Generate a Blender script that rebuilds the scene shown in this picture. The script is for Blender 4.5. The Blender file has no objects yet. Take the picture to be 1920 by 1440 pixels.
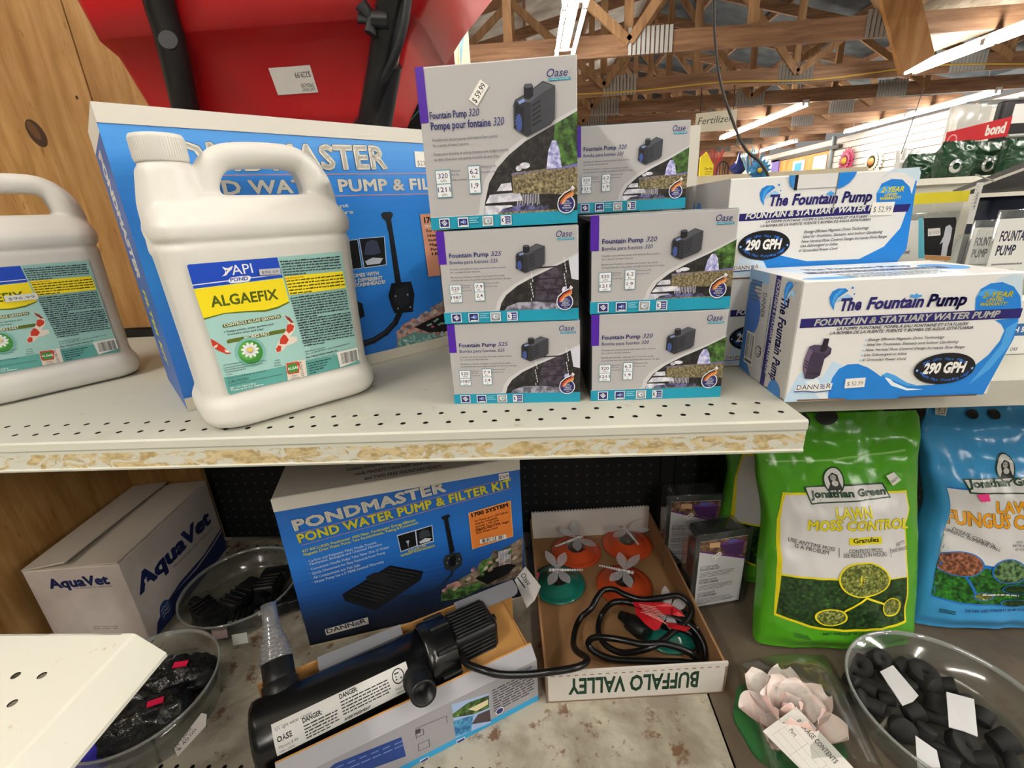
import bpy, bmesh, math, random
from mathutils import Vector as V3, Matrix, noise, geometry
random.seed(7)
sc = bpy.context.scene
COL = sc.collection
# ------------------------------------------------------------------ camera, world, exposure
FPX, CX, CY = 865.0, 960.0, 720.0
def _axes():
    n = V3(((1090-CX)/FPX, (3100-CY)/FPX, 1.0)).normalized()
    xx = (-15000-CX)/FPX
    yy = -(n[0]*xx+n[2])/n[1]
    X = -V3((xx, yy, 1.0)).normalized()
    Y = X.cross(-n).normalized()
    if Y[2] < 0: Y = -Y
    return X, Y, -n
AX, AY, AZ = _axes()
EYE = V3((0, 0, 0.209))                      # eye height above the upper shelf, shelf top is z = 0
def ray(px, py):
    d = V3(((px-CX)/FPX, (py-CY)/FPX, 1.0))
    return V3((AX.dot(d), AY.dot(d), AZ.dot(d)))
def atz(px, py, z=0.0):
    d = ray(px, py); return EYE+d*((z-EYE.z)/d.z)
def aty(px, py, y):
    d = ray(px, py); return EYE+d*(y/d.y)
def atx(px, py, x):
    d = ray(px, py); return EYE+d*(x/d.x)
def on_plane(px, py, O, N):
    d = ray(px, py); return EYE+d*((O-EYE).dot(N)/d.dot(N))
cam = bpy.data.cameras.new('camera'); camo = bpy.data.objects.new('camera', cam); COL.objects.link(camo)
cam.sensor_fit = 'HORIZONTAL'; cam.sensor_width = 36.0; cam.lens = FPX/1920*36.0
cam.clip_start = 0.01; cam.clip_end = 200
_r = V3((AX[0], AY[0], AZ[0])); _d = V3((AX[1], AY[1], AZ[1])); _f = V3((AX[2], AY[2], AZ[2]))
_m = Matrix((_r, -_d, -_f)).transposed().to_4x4(); _m.translation = EYE
camo.matrix_world = _m
sc.camera = camo
sc.view_settings.view_transform = 'Standard'; sc.view_settings.look = 'None'
sc.view_settings.gamma = 1.0; sc.view_settings.use_curve_mapping = False
sc.view_settings.exposure = -0.16
w = bpy.data.worlds.new('world'); sc.world = w; w.use_nodes = True
bg = w.node_tree.nodes['Background']; bg.inputs[0].default_value = (1.0, 0.985, 0.96, 1); bg.inputs[1].default_value = 0.32
TUBE_POWER = 110.0

# ------------------------------------------------------------------ materials
def lin(h):
    h = h.lstrip('#'); o = []
    for i in (0, 2, 4):
        c = int(h[i:i+2], 16)/255
        o.append(c/12.92 if c <= 0.04045 else ((c+0.055)/1.055)**2.4)
    return (o[0], o[1], o[2], 1)
_mats = {}
def pm(hexc, rough=0.5, metal=0.0, spec=0.4, trans=0.0, key=''):
    k = (hexc, rough, metal, spec, trans, key)
    if k in _mats: return _mats[k]
    m = bpy.data.materials.new('paint_'+hexc.strip('#')); m.use_nodes = True
    b = m.node_tree.nodes['Principled BSDF']
    b.inputs['Base Color'].default_value = lin(hexc); b.inputs['Roughness'].default_value = rough
    b.inputs['Metallic'].default_value = metal; b.inputs['Specular IOR Level'].default_value = spec
    b.inputs['Transmission Weight'].default_value = trans
    m.diffuse_color = lin(hexc); _mats[k] = m
    return m
class NT:
    def __init__(s, name):
        s.m = bpy.data.materials.new(name); s.m.use_nodes = True; s.t = s.m.node_tree; s.b = s.t.nodes['Principled BSDF']
    def n(s, typ, **kw):
        x = s.t.nodes.new('ShaderNode'+typ)
        for k, v in kw.items(): setattr(x, k, v)
        return x
    def l(s, a, b): s.t.links.new(a, b)
    def co(s, scale=(1, 1, 1), rot=(0, 0, 0), loc=(0, 0, 0)):
        g = s.n('NewGeometry'); mp = s.n('Mapping'); mp.inputs['Scale'].default_value = scale; mp.inputs['Rotation'].default_value = rot; mp.inputs['Location'].default_value = loc
        s.l(g.outputs['Position'], mp.inputs['Vector']); return mp.outputs[0]
    def noise(s, vec, scale, det=4, rough=0.55, dist=0.0):
        x = s.n('TexNoise'); s.l(vec, x.inputs['Vector']); x.inputs['Scale'].default_value = scale; x.inputs['Detail'].default_value = det
        x.inputs['Roughness'].default_value = rough; x.inputs['Distortion'].default_value = dist; return x.outputs['Fac']
    def ramp(s, fac, stops, interp='LINEAR'):
        x = s.n('ValToRGB'); s.l(fac, x.inputs[0]); e = x.color_ramp.elements; x.color_ramp.interpolation = interp
        while len(e) < len(stops): e.new(0.5)
        for i, (p, c) in enumerate(stops):
            e[i].position = p; e[i].color = lin(c) if isinstance(c, str) else (c, c, c, 1)
        return x.outputs[0]
    def mix(s, f, a, b):
        x = s.n('MixRGB')
        for i, v in enumerate((f, a, b)):
            if isinstance(v, str): x.inputs[i].default_value = lin(v)
            elif isinstance(v, (int, float)): x.inputs[i].default_value = v
            else: s.l(v, x.inputs[i])
        return x.outputs[0]
    def math(s, op, a, b=0.0):
        x = s.n('Math', operation=op)
        for i, v in enumerate((a, b)):
            if isinstance(v, (int, float)): x.inputs[i].default_value = v
            else: s.l(v, x.inputs[i])
        return x.outputs[0]
    def done(s, col, rough=0.5, bump=None, strength=0.2, dist=0.002, spec=0.4):
        if isinstance(col, str): s.b.inputs['Base Color'].default_value = lin(col)
        else: s.l(col, s.b.inputs['Base Color'])
        if isinstance(rough, (int, float)): s.b.inputs['Roughness'].default_value = rough
        else: s.l(rough, s.b.inputs['Roughness'])
        s.b.inputs['Specular IOR Level'].default_value = spec
        if bump is not None:
            x = s.n('Bump'); x.inputs['Strength'].default_value = strength; x.inputs['Distance'].default_value = dist
            s.l(bump, x.inputs['Height']); s.l(x.outputs[0], s.b.inputs['Normal'])
        return s.m
def speckle(name, c1, c2, scale, rough=0.55, lo=0.42, hi=0.6, c3=None, det=4):
    t = NT(name); f = t.noise(t.co(), scale, det)
    st = [(lo, c1), (hi, c2)]
    if c3: st.append((min(0.95, hi+0.15), c3))
    return t.done(t.ramp(f, st), rough)
def clear_mat(name, tint='#ffffff', gloss=0.12, rough=0.08, body=0.0, body_col='#e8eaea'):
    m = bpy.data.materials.new(name); m.use_nodes = True; t = m.node_tree
    for nd in list(t.nodes): t.nodes.remove(nd)
    o = t.nodes.new('ShaderNodeOutputMaterial'); tr = t.nodes.new('ShaderNodeBsdfTransparent'); g = t.nodes.new('ShaderNodeBsdfGlossy')
    tr.inputs[0].default_value = lin(tint); g.inputs[0].default_value = (1, 1, 1, 1); g.inputs['Roughness'].default_value = rough
    lw = t.nodes.new('ShaderNodeLayerWeight'); lw.inputs[0].default_value = 0.25
    ad = t.nodes.new('ShaderNodeMath'); ad.operation = 'MULTIPLY_ADD'; ad.inputs[1].default_value = 0.55; ad.inputs[2].default_value = gloss*0.35
    t.links.new(lw.outputs['Facing'], ad.inputs[0])
    mx = t.nodes.new('ShaderNodeMixShader'); t.links.new(ad.outputs[0], mx.inputs[0]); t.links.new(tr.outputs[0], mx.inputs[1]); t.links.new(g.outputs[0], mx.inputs[2])
    last = mx.outputs[0]
    if body > 0:
        df = t.nodes.new('ShaderNodeBsdfDiffuse'); df.inputs[0].default_value = lin(body_col)
        m2 = t.nodes.new('ShaderNodeMixShader'); m2.inputs[0].default_value = body
        t.links.new(last, m2.inputs[1]); t.links.new(df.outputs[0], m2.inputs[2]); last = m2.outputs[0]
    t.links.new(last, o.inputs[0]); return m
def emit_mat(name, col, s):
    m = bpy.data.materials.new(name); m.use_nodes = True; t = m.node_tree
    b = t.nodes['Principled BSDF']; b.inputs['Base Color'].default_value = lin(col); b.inputs['Emission Color'].default_value = lin(col); b.inputs['Emission Strength'].default_value = s
    return m

# ------------------------------------------------------------------ mesh builder
class MB:
    def __init__(s, M=None): s.v = []; s.f = []; s.mi = []; s.sm = []; s.mats = []; s.M = M
    def mat(s, m):
        if m not in s.mats: s.mats.append(m)
        return s.mats.index(m)
    def add(s, vs, fs, m, smooth=False):
        b = len(s.v); i = s.mat(m)
        for p in vs:
            p = V3(p); s.v.append(s.M @ p if s.M else p)
        for f in fs: s.f.append(tuple(b+k for k in f)); s.mi.append(i); s.sm.append(smooth)
    def box(s, c, d, m, rz=0.0, mats=None):
        x, y, z = d[0]/2, d[1]/2, d[2]/2; R = Matrix.Rotation(rz, 3, 'Z'); c = V3(c)
        vs = [c+R@V3((sx*x, sy*y, sz*z)) for sz in (-1, 1) for sy in (-1, 1) for sx in (-1, 1)]
        fs = [(0, 2, 3, 1), (4, 5, 7, 6), (0, 1, 5, 4), (2, 6, 7, 3), (0, 4, 6, 2), (1, 3, 7, 5)]
        if mats:
            for f, mm in zip(fs, mats): s.add(vs, [f], mm)
        else: s.add(vs, fs, m)
    def beam(s, a, b, wd, ht, m, up=(0, 0, 1)):
        a, b = V3(a), V3(b); d = (b-a).normalized(); u = V3(up); sd = d.cross(u)
        if sd.length < 1e-4: sd = d.cross(V3((1, 0, 0)))
        sd.normalize(); u = sd.cross(d)
        vs = [p+sd*(i*wd/2)+u*(j*ht/2) for p in (a, b) for (i, j) in ((-1, -1), (1, -1), (1, 1), (-1, 1))]
        s.add(vs, [(0, 1, 2, 3), (7, 6, 5, 4), (0, 4, 5, 1), (1, 5, 6, 2), (2, 6, 7, 3), (3, 7, 4, 0)], m)
    def slab(s, pts, d, m, m2=None, smooth=False):      # planar polygon pts (3-D) thickened by vector d
        pts = [V3(p) for p in pts]; n = len(pts); d = V3(d); q = [p+d for p in pts]
        s.add(pts, [tuple(range(n))], m); s.add(q, [tuple(reversed(range(n)))], m2 or m)
        s.add(pts+q, [((i+1) % n, i, n+i, n+(i+1) % n) for i in range(n)], m2 or m, smooth)
    def tube(s, path, r, m, seg=10, caps=True, closed=False, flat=1.0):
        P = [V3(p) for p in path]; n = len(P); rr = r if isinstance(r, (list, tuple)) else [r]*n
        T = [(P[(i+1) % n if closed else min(i+1, n-1)]-P[(i-1) % n if closed else max(i-1, 0)]).normalized() for i in range(n)]
        u = T[0].orthogonal().normalized(); vs = []
        for i in range(n):
            u = (u-T[i]*u.dot(T[i])).normalized(); w2 = T[i].cross(u)
            for k in range(seg):
                a = 2*math.pi*k/seg; vs.append(P[i]+u*(math.cos(a)*rr[i])+w2*(math.sin(a)*rr[i]*flat))
        fs = []
        for i in range(n if closed else n-1):
            j = (i+1) % n
            for k in range(seg): fs.append((i*seg+k, i*seg+(k+1) % seg, j*seg+(k+1) % seg, j*seg+k))
        s.add(vs, fs, m, True)
        if caps and not closed:
            s.add(vs[:seg], [tuple(reversed(range(seg)))], m); s.add(vs[-seg:], [tuple(range(seg))], m)
    def lathe(s, prof, m, M=None, seg=32, smooth=True, arc=2*math.pi, caps=True):
        M = M or Matrix(); vs = []; n = len(prof); full = abs(arc-2*math.pi) < 1e-6; N = seg if full else seg+1
        for k in range(N):
            a = arc*k/seg
            for (r, z) in prof: vs.append(M @ V3((r*math.cos(a), r*math.sin(a), z)))
        fs = []
        for k in range(seg):
            k2 = (k+1) % N
            for i in range(n-1):
                fs.append((k*n+i, k2*n+i, k2*n+i+1, k*n+i+1))
        s.add(vs, fs, m, smooth)
        if caps and full:
            for i, rev in ((0, True), (n-1, False)):
                if prof[i][0] > 1e-5:
                    ids = [k*n+i for k in range(seg)]
                    s.add([vs[q] for q in ids], [tuple(reversed(range(seg))) if rev else tuple(range(seg))], m)
    def grid(s, fn, nu, nv, m, smooth=True, matfn=None):
        vs = [V3(fn(i/nu, j/nv)) for j in range(nv+1) for i in range(nu+1)]; W = nu+1
        for j in range(nv):
            fs = [(j*W+i, j*W+i+1, (j+1)*W+i+1, (j+1)*W+i) for i in range(nu)]
            if j == 0: allf = []
            allf += fs
        s.add(vs, allf, m, smooth)
    def bm(s, b, m, smooth=True):
        b.verts.ensure_lookup_table(); s.add([v.co.copy() for v in b.verts], [tuple(v.index for v in f.verts) for f in b.faces], m, smooth); b.free()
    def rbox(s, c, d, bev, m, seg=3, rot=None, smooth=True):
        b = bmesh.new(); bmesh.ops.create_cube(b, size=1.0)
        for v in b.verts: v.co = V3((v.co.x*d[0], v.co.y*d[1], v.co.z*d[2]))
        bmesh.ops.bevel(b, geom=b.edges[:], offset=bev, segments=seg, profile=0.5, affect='EDGES')
        R = rot if rot else Matrix.Identity(3)
        for v in b.verts: v.co = R@v.co+V3(c)
        b.verts.index_update(); s.bm(b, m, smooth)
    def build(s, name, parent=None, smooth_angle=None):
        me = bpy.data.meshes.new(name); o = V3((0, 0, 0))
        if parent is not None:
            q = parent
            while q is not None: o += q.location; q = q.parent
        elif s.v:
            o = V3((sum(p.x for p in s.v)/len(s.v), sum(p.y for p in s.v)/len(s.v), min(p.z for p in s.v)))
        me.from_pydata([tuple(p-o) for p in s.v], [], s.f)
        for m in s.mats: me.materials.append(m)
        me.polygons.foreach_set('material_index', s.mi); me.polygons.foreach_set('use_smooth', s.sm); me.update()
        ob = bpy.data.objects.new(name, me); COL.objects.link(ob)
        if parent is not None: ob.parent = parent
        else: ob.location = o
        return ob
def thing(name, label, cat, loc=(0, 0, 0), group=None):
    o = bpy.data.objects.new(name, None); COL.objects.link(o); o.location = loc; o.empty_display_size = 0.02
    o['label'] = label; o['category'] = cat
    if group: o['group'] = group
    return o
def tag(o, label, cat, group=None, kind=None):
    o['label'] = label; o['category'] = cat
    if group: o['group'] = group
    if kind: o['kind'] = kind
    return o
def struct(o, label=None):
    o['kind'] = 'structure'
    if label: o['label'] = label
    return o
def smoothpath(pts, n=8, closed=False):
    P = [V3(p) for p in pts]; out = []; m = len(P)
    for i in range(m if closed else m-1):
        p0 = P[(i-1) % m] if closed or i > 0 else P[0]; p1 = P[i]; p2 = P[(i+1) % m]; p3 = P[(i+2) % m] if closed or i+2 < m else P[-1]
        for k in range(n):
            t = k/n; out.append(0.5*((2*p1)+(p2-p0)*t+(2*p0-5*p1+4*p2-p3)*t*t+(3*p1-p0-3*p2+p3)*t*t*t))
    if not closed: out.append(P[-1])
    return out

# ------------------------------------------------------------------ printing: glyphs and flat artwork on a surface
_tx = {}
def _outline(st, off, shear, sp):
    cu = bpy.data.curves.new('t', 'FONT'); cu.body = st; cu.size = 1.0; cu.offset = off; cu.shear = shear; cu.resolution_u = 2; cu.space_character = sp
    ob = bpy.data.objects.new('t', cu); me = bpy.data.meshes.new_from_object(ob)
    vs = [(v.co.x, v.co.y) for v in me.vertices]; fs = [tuple(p.vertices) for p in me.polygons]; ar = sum(p.area for p in me.polygons)
    bpy.data.objects.remove(ob); bpy.data.curves.remove(cu); bpy.data.meshes.remove(me)
    return vs, fs, ar
def glyphs(st, bold, shear, sp):
    """letter outlines; heavier strokes grow the outline, by stroked edges where the font's own offset would fold over itself (M, W)"""
    k = (st, bold, shear, sp)
    if k in _tx: return _tx[k]
    vs, fs, a0 = _outline(st, 0.0, shear, sp)
    if bold > 0:
        cnt = {}
        for f in fs:
            for i in range(len(f)):
                e = (f[i], f[(i+1) % len(f)]); cnt[tuple(sorted(e))] = cnt.get(tuple(sorted(e)), 0)+1
        bd = [e for e, n in cnt.items() if n == 1]; per = sum(math.dist(vs[a], vs[b]) for a, b in bd)
        v2, f2, a2 = _outline(st, bold, shear, sp)
        bad = any(ch in st for ch in 'MWNmwVvAK') or a2 > 1.1*(a0+per*bold)
        if not bad: vs, fs = v2, f2
        else:
            vs = list(vs); fs = list(fs)
            for a, b in bd:
                (x0, y0), (x1, y1) = vs[a], vs[b]; l = math.dist((x0, y0), (x1, y1))
                if l < 1e-6: continue
                dx, dy = (x1-x0)/l*bold, (y1-y0)/l*bold; q = len(vs); ex, ey = (dx*0.55, dy*0.55) if l > bold else (0, 0)
                vs += [(x0-dy-ex, y0+dx-ey), (x0+dy-ex, y0-dx-ey), (x1+dy+ex, y1-dx+ey), (x1-dy+ex, y1+dx+ey)]; fs.append((q, q+1, q+2, q+3))
    x0 = min(v[0] for v in vs); x1 = max(v[0] for v in vs)
    _tx[k] = ([(x-x0, y) for x, y in vs], fs, x1-x0); return _tx[k]
_capv = glyphs('H', 0, 0, 1)[0]; CAP = max(y for _, y in _capv)-min(y for _, y in _capv)
DIG = '#2a2a2e'
class CV:
    """artwork canvas on a surface: unit coordinates x right, y up; ref = face whose photo pixels are being read"""
    def __init__(s, mb, O, U, V, w, h, fn=None, L=None, step=3e-5):
        s.mb, s.O, s.U, s.V, s.w, s.h = mb, V3(O), V3(U).normalized(), V3(V).normalized(), w, h
        s.N = s.U.cross(s.V); s.k = 1; s.fn = fn; s.L = L; s.step = step; s.rf = s; s.z = (0, 0, 1)
    def zoom(s, x0, y0, sc_, ref=None):
        s.z = (x0, y0, sc_)
        if ref: s.rf = ref
        return s
    def P(s, x, y):
        r = s.rf; p = on_plane(s.z[0]+x/s.z[2], s.z[1]+y/s.z[2], r.O, r.N)-r.O
        return (p.dot(r.U)/r.w, p.dot(r.V)/r.h)
    def pt(s, x, y):
        if s.fn: return s.fn(x, y, s.k*s.step)
        return s.O+s.U*(x*s.w)+s.V*(y*s.h)+s.N*(s.k*s.step)
    def tri(s, a, b, c, out):
        def d(p, q): return math.hypot((p[0]-q[0])*s.w, (p[1]-q[1])*s.h)
        st = [(a, b, c)]
        while st:
            a, b, c = st.pop(); l = [d(a, b), d(b, c), d(c, a)]; i = l.index(max(l))
            if l[i] <= s.L: out.append((a, b, c)); continue
            if i == 1: a, b, c = b, c, a
            elif i == 2: a, b, c = c, a, b
            m = ((a[0]+b[0])/2, (a[1]+b[1])/2); st.append((a, m, c)); st.append((m, b, c))
    def raw(s, vs, fs, m):
        if s.fn:
            out = []
            for f in fs:
                for i in range(1, len(f)-1): s.tri(vs[f[0]], vs[f[i]], vs[f[i+1]], out)
            idx = {}; V = []; F = []
            for t in out:
                g = []
                for p in t:
                    kk = (round(p[0], 7), round(p[1], 7))
                    if kk not in idx: idx[kk] = len(V); V.append(s.pt(*p))
                    g.append(idx[kk])
                F.append(tuple(g))
            s.mb.add(V, F, m, True)
        else: s.mb.add([s.pt(*p) for p in vs], fs, m)
    def poly(s, pts, m, adv=True):
        n = len(pts); a = sum(pts[i][0]*pts[(i+1) % n][1]-pts[(i+1) % n][0]*pts[i][1] for i in range(n))
        if a < 0: pts = list(reversed(pts))
        tr = geometry.tessellate_polygon([[V3((x*s.w, y*s.h, 0)) for x, y in pts]])
        fs = []
        for t in tr:
            p, q, r = (pts[i] for i in t)
            cr = (q[0]-p[0])*(r[1]-p[1])-(q[1]-p[1])*(r[0]-p[0])
            fs.append(t if cr > 0 else (t[0], t[2], t[1]))
        s.raw(pts, fs, m)
        if adv: s.k += 1
    def pp(s, pts, m, adv=True): s.poly([s.P(*p) for p in pts], m, adv)
    def rect(s, x0, y0, x1, y1, m, adv=True): s.poly([(x0, y0), (x1, y0), (x1, y1), (x0, y1)], m, adv)
    def rrect(s, x0, y0, x1, y1, r, m, adv=True):
        rx, ry = r/s.w, r/s.h; pts = []
        for cx, cy, a0 in ((x1-rx, y0+ry, -90), (x1-rx, y1-ry, 0), (x0+rx, y1-ry, 90), (x0+rx, y0+ry, 180)):
            for k in range(5):
                a = math.radians(a0+k*22.5); pts.append((cx+rx*math.cos(a), cy+ry*math.sin(a)))
        s.poly(pts, m, adv)
    def ell(s, cx, cy, rx, ry, m, n=28, rot=0, adv=True):
        pts = []
        for k in range(n):
            a = 2*math.pi*k/n; x = rx*s.w*math.cos(a); y = ry*s.h*math.sin(a); c, d = math.cos(rot), math.sin(rot)
            pts.append((cx+(x*c-y*d)/s.w, cy+(x*d+y*c)/s.h))
        s.poly(pts, m, adv)
    def pell(s, a, b, ry, m, n=28, adv=True):        # ellipse from two pixel ends of its axis; ry half height in px
        A, B = s.P(*a), s.P(*b); C = ((a[0]+b[0])/2, (a[1]+b[1])/2); T = s.P(C[0], C[1]-ry)
        c = ((A[0]+B[0])/2, (A[1]+B[1])/2); dx, dy = (B[0]-A[0])*s.w/2, (B[1]-A[1])*s.h/2
        s.ell(c[0], c[1], math.hypot(dx, dy)/s.w, abs(T[1]-c[1]), m, n, math.atan2(dy, dx), adv)
    def line(s, pts, wd, m, adv=True):               # polyline of real width wd metres
        for i in range(len(pts)-1):
            (x0, y0), (x1, y1) = pts[i], pts[i+1]; dx, dy = (x1-x0)*s.w, (y1-y0)*s.h; l = math.hypot(dx, dy) or 1
            nx, ny = -dy/l*wd/2/s.w, dx/l*wd/2/s.h; ex, ey = dx/l*wd*0.25/s.w, dy/l*wd*0.25/s.h
            s.poly([(x0+nx-ex, y0+ny-ey), (x0-nx-ex, y0-ny-ey), (x1-nx+ex, y1-ny+ey), (x1+nx+ex, y1+ny+ey)], m, False)
        if adv: s.k += 1
    def pl(s, pts, wd, m, adv=True): s.line([s.P(*p) for p in pts], wd, m, adv)
    def text(s, st, x, y, h, m, wd=None, bold=0.0, shear=0.0, rot=0.0, sp=1.0, align='l', adv=True):
        vs, fs, gw = glyphs(st, bold, shear, sp); sy = h*s.h/CAP; sx = wd*s.w/gw if wd else sy
        off = -gw*sx/2 if align == 'c' else 0; c, d = math.cos(rot), math.sin(rot); out = []
        for px, py in vs:
            a, b = px*sx+off, py*sy; out.append((x+(a*c-b*d)/s.w, y+(a*d+b*c)/s.h))
        s.raw(out, fs, m)
        if adv: s.k += 1
    def tx(s, st, a, b, hp, m, bold=0.0, shear=0.0, sp=1.0, outline=None, ow=0.05, adv=True):   # baseline ends and cap height in px
        A, B, T = s.P(*a), s.P(*b), s.P(a[0], a[1]-hp)
        dx, dy = (B[0]-A[0])*s.w, (B[1]-A[1])*s.h; wd = math.hypot(dx, dy)/s.w
        h = abs(T[1]-A[1]+0)
        if abs(dx) < abs(dy)*0.6: h = math.hypot((s.P(a[0]+hp, a[1])[0]-A[0])*s.w, 0)/s.h
        r = math.atan2(dy, dx)
        if outline: s.text(st, A[0], A[1], h, outline, wd, bold+ow, shear, r, sp)
        s.text(st, A[0], A[1], h, m, wd, bold, shear, r, sp, adv=adv)
    def lines(s, x0, y0, x1, n, dy, h, m, rag=0.3, rot=0.0):       # print too small to read: rows of short dark dashes
        R = random.Random(int(x0*9999+y0*777)+n)
        for i in range(n):
            x = x0; xe = x1-(R.random()*rag*(x1-x0) if i == n-1 else 0.03*R.random()*(x1-x0)); y = y0-i*dy
            while x < xe:
                l = (0.012+0.03*R.random())*1.2; e = min(x+l, xe); k = math.tan(rot)*s.w/s.h
                s.poly([(x, y+(x-x0)*k), (e, y+(e-x0)*k), (e, y+h*(0.75+0.3*R.random())+(e-x0)*k), (x, y+h*0.8+(x-x0)*k)], m, False)
                x = e+0.006
        s.k += 1
    def barcode(s, x0, y0, x1, y1, n=24):
        R = random.Random(5); s.rect(x0, y0, x1, y1, pm('#e6e4de')); X = x0+0.08*(x1-x0); yb = y0+0.2*(y1-y0); yt = y1-0.06*(y1-y0); W = (x1-x0)*0.84
        for i in range(n):
            if R.random() < 0.8: s.rect(X+W*i/n, yb, X+W*(i+0.25+0.55*R.random())/n, yt, pm(DIG), False)
        s.lines(x0+0.1*(x1-x0), y0+0.05*(y1-y0), x1-0.1*(x1-x0), 1, 0, 0.1*(y1-y0), pm(DIG), 0)
        s.k += 1
def unit_px(O, U, V, w, h): return CV(None, O, U, V, w, h)
# ------------------------------------------------------------------ setting: floor, roof, walls
DECK = -0.557; FLOOR = -0.70; BACK = 0.975; ZC = 1.9
def wood(name, c1, c2, c3, sc_, grain=9.0, rough=0.6, bump=0.1):
    t = NT(name); v = t.co(sc_); n1 = t.noise(v, grain, 6, 0.6, 0.6); n2 = t.noise(t.co((1.3, 1.3, 1.3)), 2.1, 3)
    base = t.ramp(n1, [(0.3, c1), (0.52, c2), (0.72, c3)])
    return t.done(t.mix(t.math('MULTIPLY', n2, 0.35), base, c1), rough, n1, bump)
M_FLOOR = speckle('concrete_floor', '#7d776e', '#98928a', 6)
M_TRUSS = wood('truss_timber', '#70503a', '#957054', '#b08a6a', (0.5, 6, 6), 3.0)
M_TRUSS2 = wood('web_timber', '#836040', '#a57f5a', '#be9a74', (4, 4, 0.6), 3.0)
mb = MB(); mb.box((1.3, 6, FLOOR-0.05), (16, 34, 0.1), M_FLOOR); struct(mb.build('floor'))
# roof: two slopes of dusty metal deck on purlins
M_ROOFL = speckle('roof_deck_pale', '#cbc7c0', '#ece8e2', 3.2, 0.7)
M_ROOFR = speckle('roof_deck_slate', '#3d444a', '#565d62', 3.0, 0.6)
RX, RZ = 2.6, 3.9
def roofz(x): return RZ-(RX-x)*0.21 if x < RX else RZ-(x-RX)*0.25
mb = MB()
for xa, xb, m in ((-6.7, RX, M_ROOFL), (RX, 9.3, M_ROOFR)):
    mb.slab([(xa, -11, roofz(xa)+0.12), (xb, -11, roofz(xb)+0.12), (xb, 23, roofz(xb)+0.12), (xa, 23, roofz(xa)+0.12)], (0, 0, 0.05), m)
for x in (-6, -4.8, -3.6, -2.4, -1.2, 0, 1.2, 2.4, 3.4, 4.6, 5.8, 7.0, 8.2):
    mb.beam((x, -11, roofz(x)+0.06), (x, 23, roofz(x)+0.06), 0.05, 0.11, M_TRUSS)
struct(mb.build('ceiling'))
# slatwall on the right, plain wall far behind
M_SLAT = pm('#dcd6cb', 0.5); M_GROOVE = pm('#8c5c38', 0.7)
mb = MB(); mb.box((9.2, 7.5, 0.6), (0.06, 30, 2.6), M_GROOVE)
z = 1.88
while z > -0.65:
    mb.box((9.15, 7.5, z-0.075), (0.05, 30, 0.147), M_SLAT); z -= 0.165
struct(mb.build('wall_right'))
M_FAR = wood('far_board', '#6b4526', '#8f5f38', '#a8764a', (3, 3, 0.5), 2.5)
mb = MB(); mb.box((1.3, 22.5, 0.9), (16, 0.1, 3.2), M_FAR); struct(mb.build('wall_back'))
M_PLAIN = pm('#b9b2a4', 0.7)
mb = MB(); mb.box((-6.6, 6, 1.0), (0.1, 34, 3.4), M_PLAIN); struct(mb.build('wall_left'))
mb = MB(); mb.box((1.3, -10.8, 1.2), (16, 0.1, 3.8), M_PLAIN); struct(mb.build('wall_front'))
# doorway in the slatwall
mb = MB(); q = [atx(*p, 9.1) for p in ((1462, 312), (1468, 332), (1556, 296), (1556, 330))]
y0, y1 = q[2].y, q[0].y
mb.box((9.08, (y0+y1)/2, 0.45), (0.06, y1-y0, 2.3), wood('door_orange', '#b8733a', '#d98f4c', '#e6a766', (3, 3, 0.5), 2.0))
mb.box((9.06, y1+0.15, 0.45), (0.12, 0.5, 2.4), pm('#7a68a8', 0.6)); mb.box((9.06, (y0+y1)/2, 1.64), (0.12, y1-y0+1.0, 0.10), pm('#4c4640', 0.6))
struct(mb.build('door_1'))
# trusses
M_PLATE = pm('#9fa09e', 0.45, 0.5)
ORD = ['nearest', 'second', 'third', 'fourth', 'fifth', 'sixth', 'seventh', 'eighth', 'ninth', 'tenth']
def truss(i, y, h=0.22):
    t = thing('roof_truss', 'timber roof truss with ribbed metal joint plates, %s across the shop from the shelf' % ORD[i], 'truss', (2, y, ZC), 'timber roof trusses')
    mb = MB(); mb.box((1.4, y, ZC+h/2), (15.2, 0.045, h), M_TRUSS); mb.build('bottom_chord', t)
    for xa, xb in ((-6.4, RX), (RX, 9.05)):
        mb = MB(); mb.beam((xa, y, roofz(xa)-0.06), (xb, y, roofz(xb)-0.06), 0.045, 0.16, M_TRUSS); mb.build('top_chord', t)
    xs = [-5.2, -3.4, -1.7, -0.2, 1.2, 2.6, 4.1, 5.6, 7.2]
    for k, x in enumerate(xs):
        mb = MB(); mb.beam((x, y+0.03, ZC+h*0.5), (x, y+0.03, roofz(x)-0.1), 0.05, 0.10, M_TRUSS2); mb.build('web_post', t)
        if k+1 < len(xs):
            a, b = (x, xs[k+1]) if k % 2 == 0 else (xs[k+1], x)
            mb = MB(); mb.beam((a, y-0.035, ZC+h*0.6), (b, y-0.035, roofz(b)-0.12), 0.10, 0.045, M_TRUSS2, (0, 1, 0)); mb.build('web_diagonal', t)
    for x in (1.45, 4.1, 6.6):
        mb = MB(); n = 10; wd = 0.52; x0 = x-wd/2
        for k in range(n):
            a = x0+wd*k/n; b = a+wd/n
            mb.slab([(a, y-0.027, ZC+0.0), (b-wd/n*0.35, y-0.04, ZC+0.0), (b-wd/n*0.35, y-0.04, ZC+h+0.05), (a, y-0.027, ZC+h+0.05)], (0, 0.004, 0), M_PLATE)
        mb.build('joint_plate', t)
for i, y in enumerate((4.55, 6.44, 8.4, 9.95, 11.4, 12.9, 14.5, 16.1, 17.8, 19.6)): truss(i, y)
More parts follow.
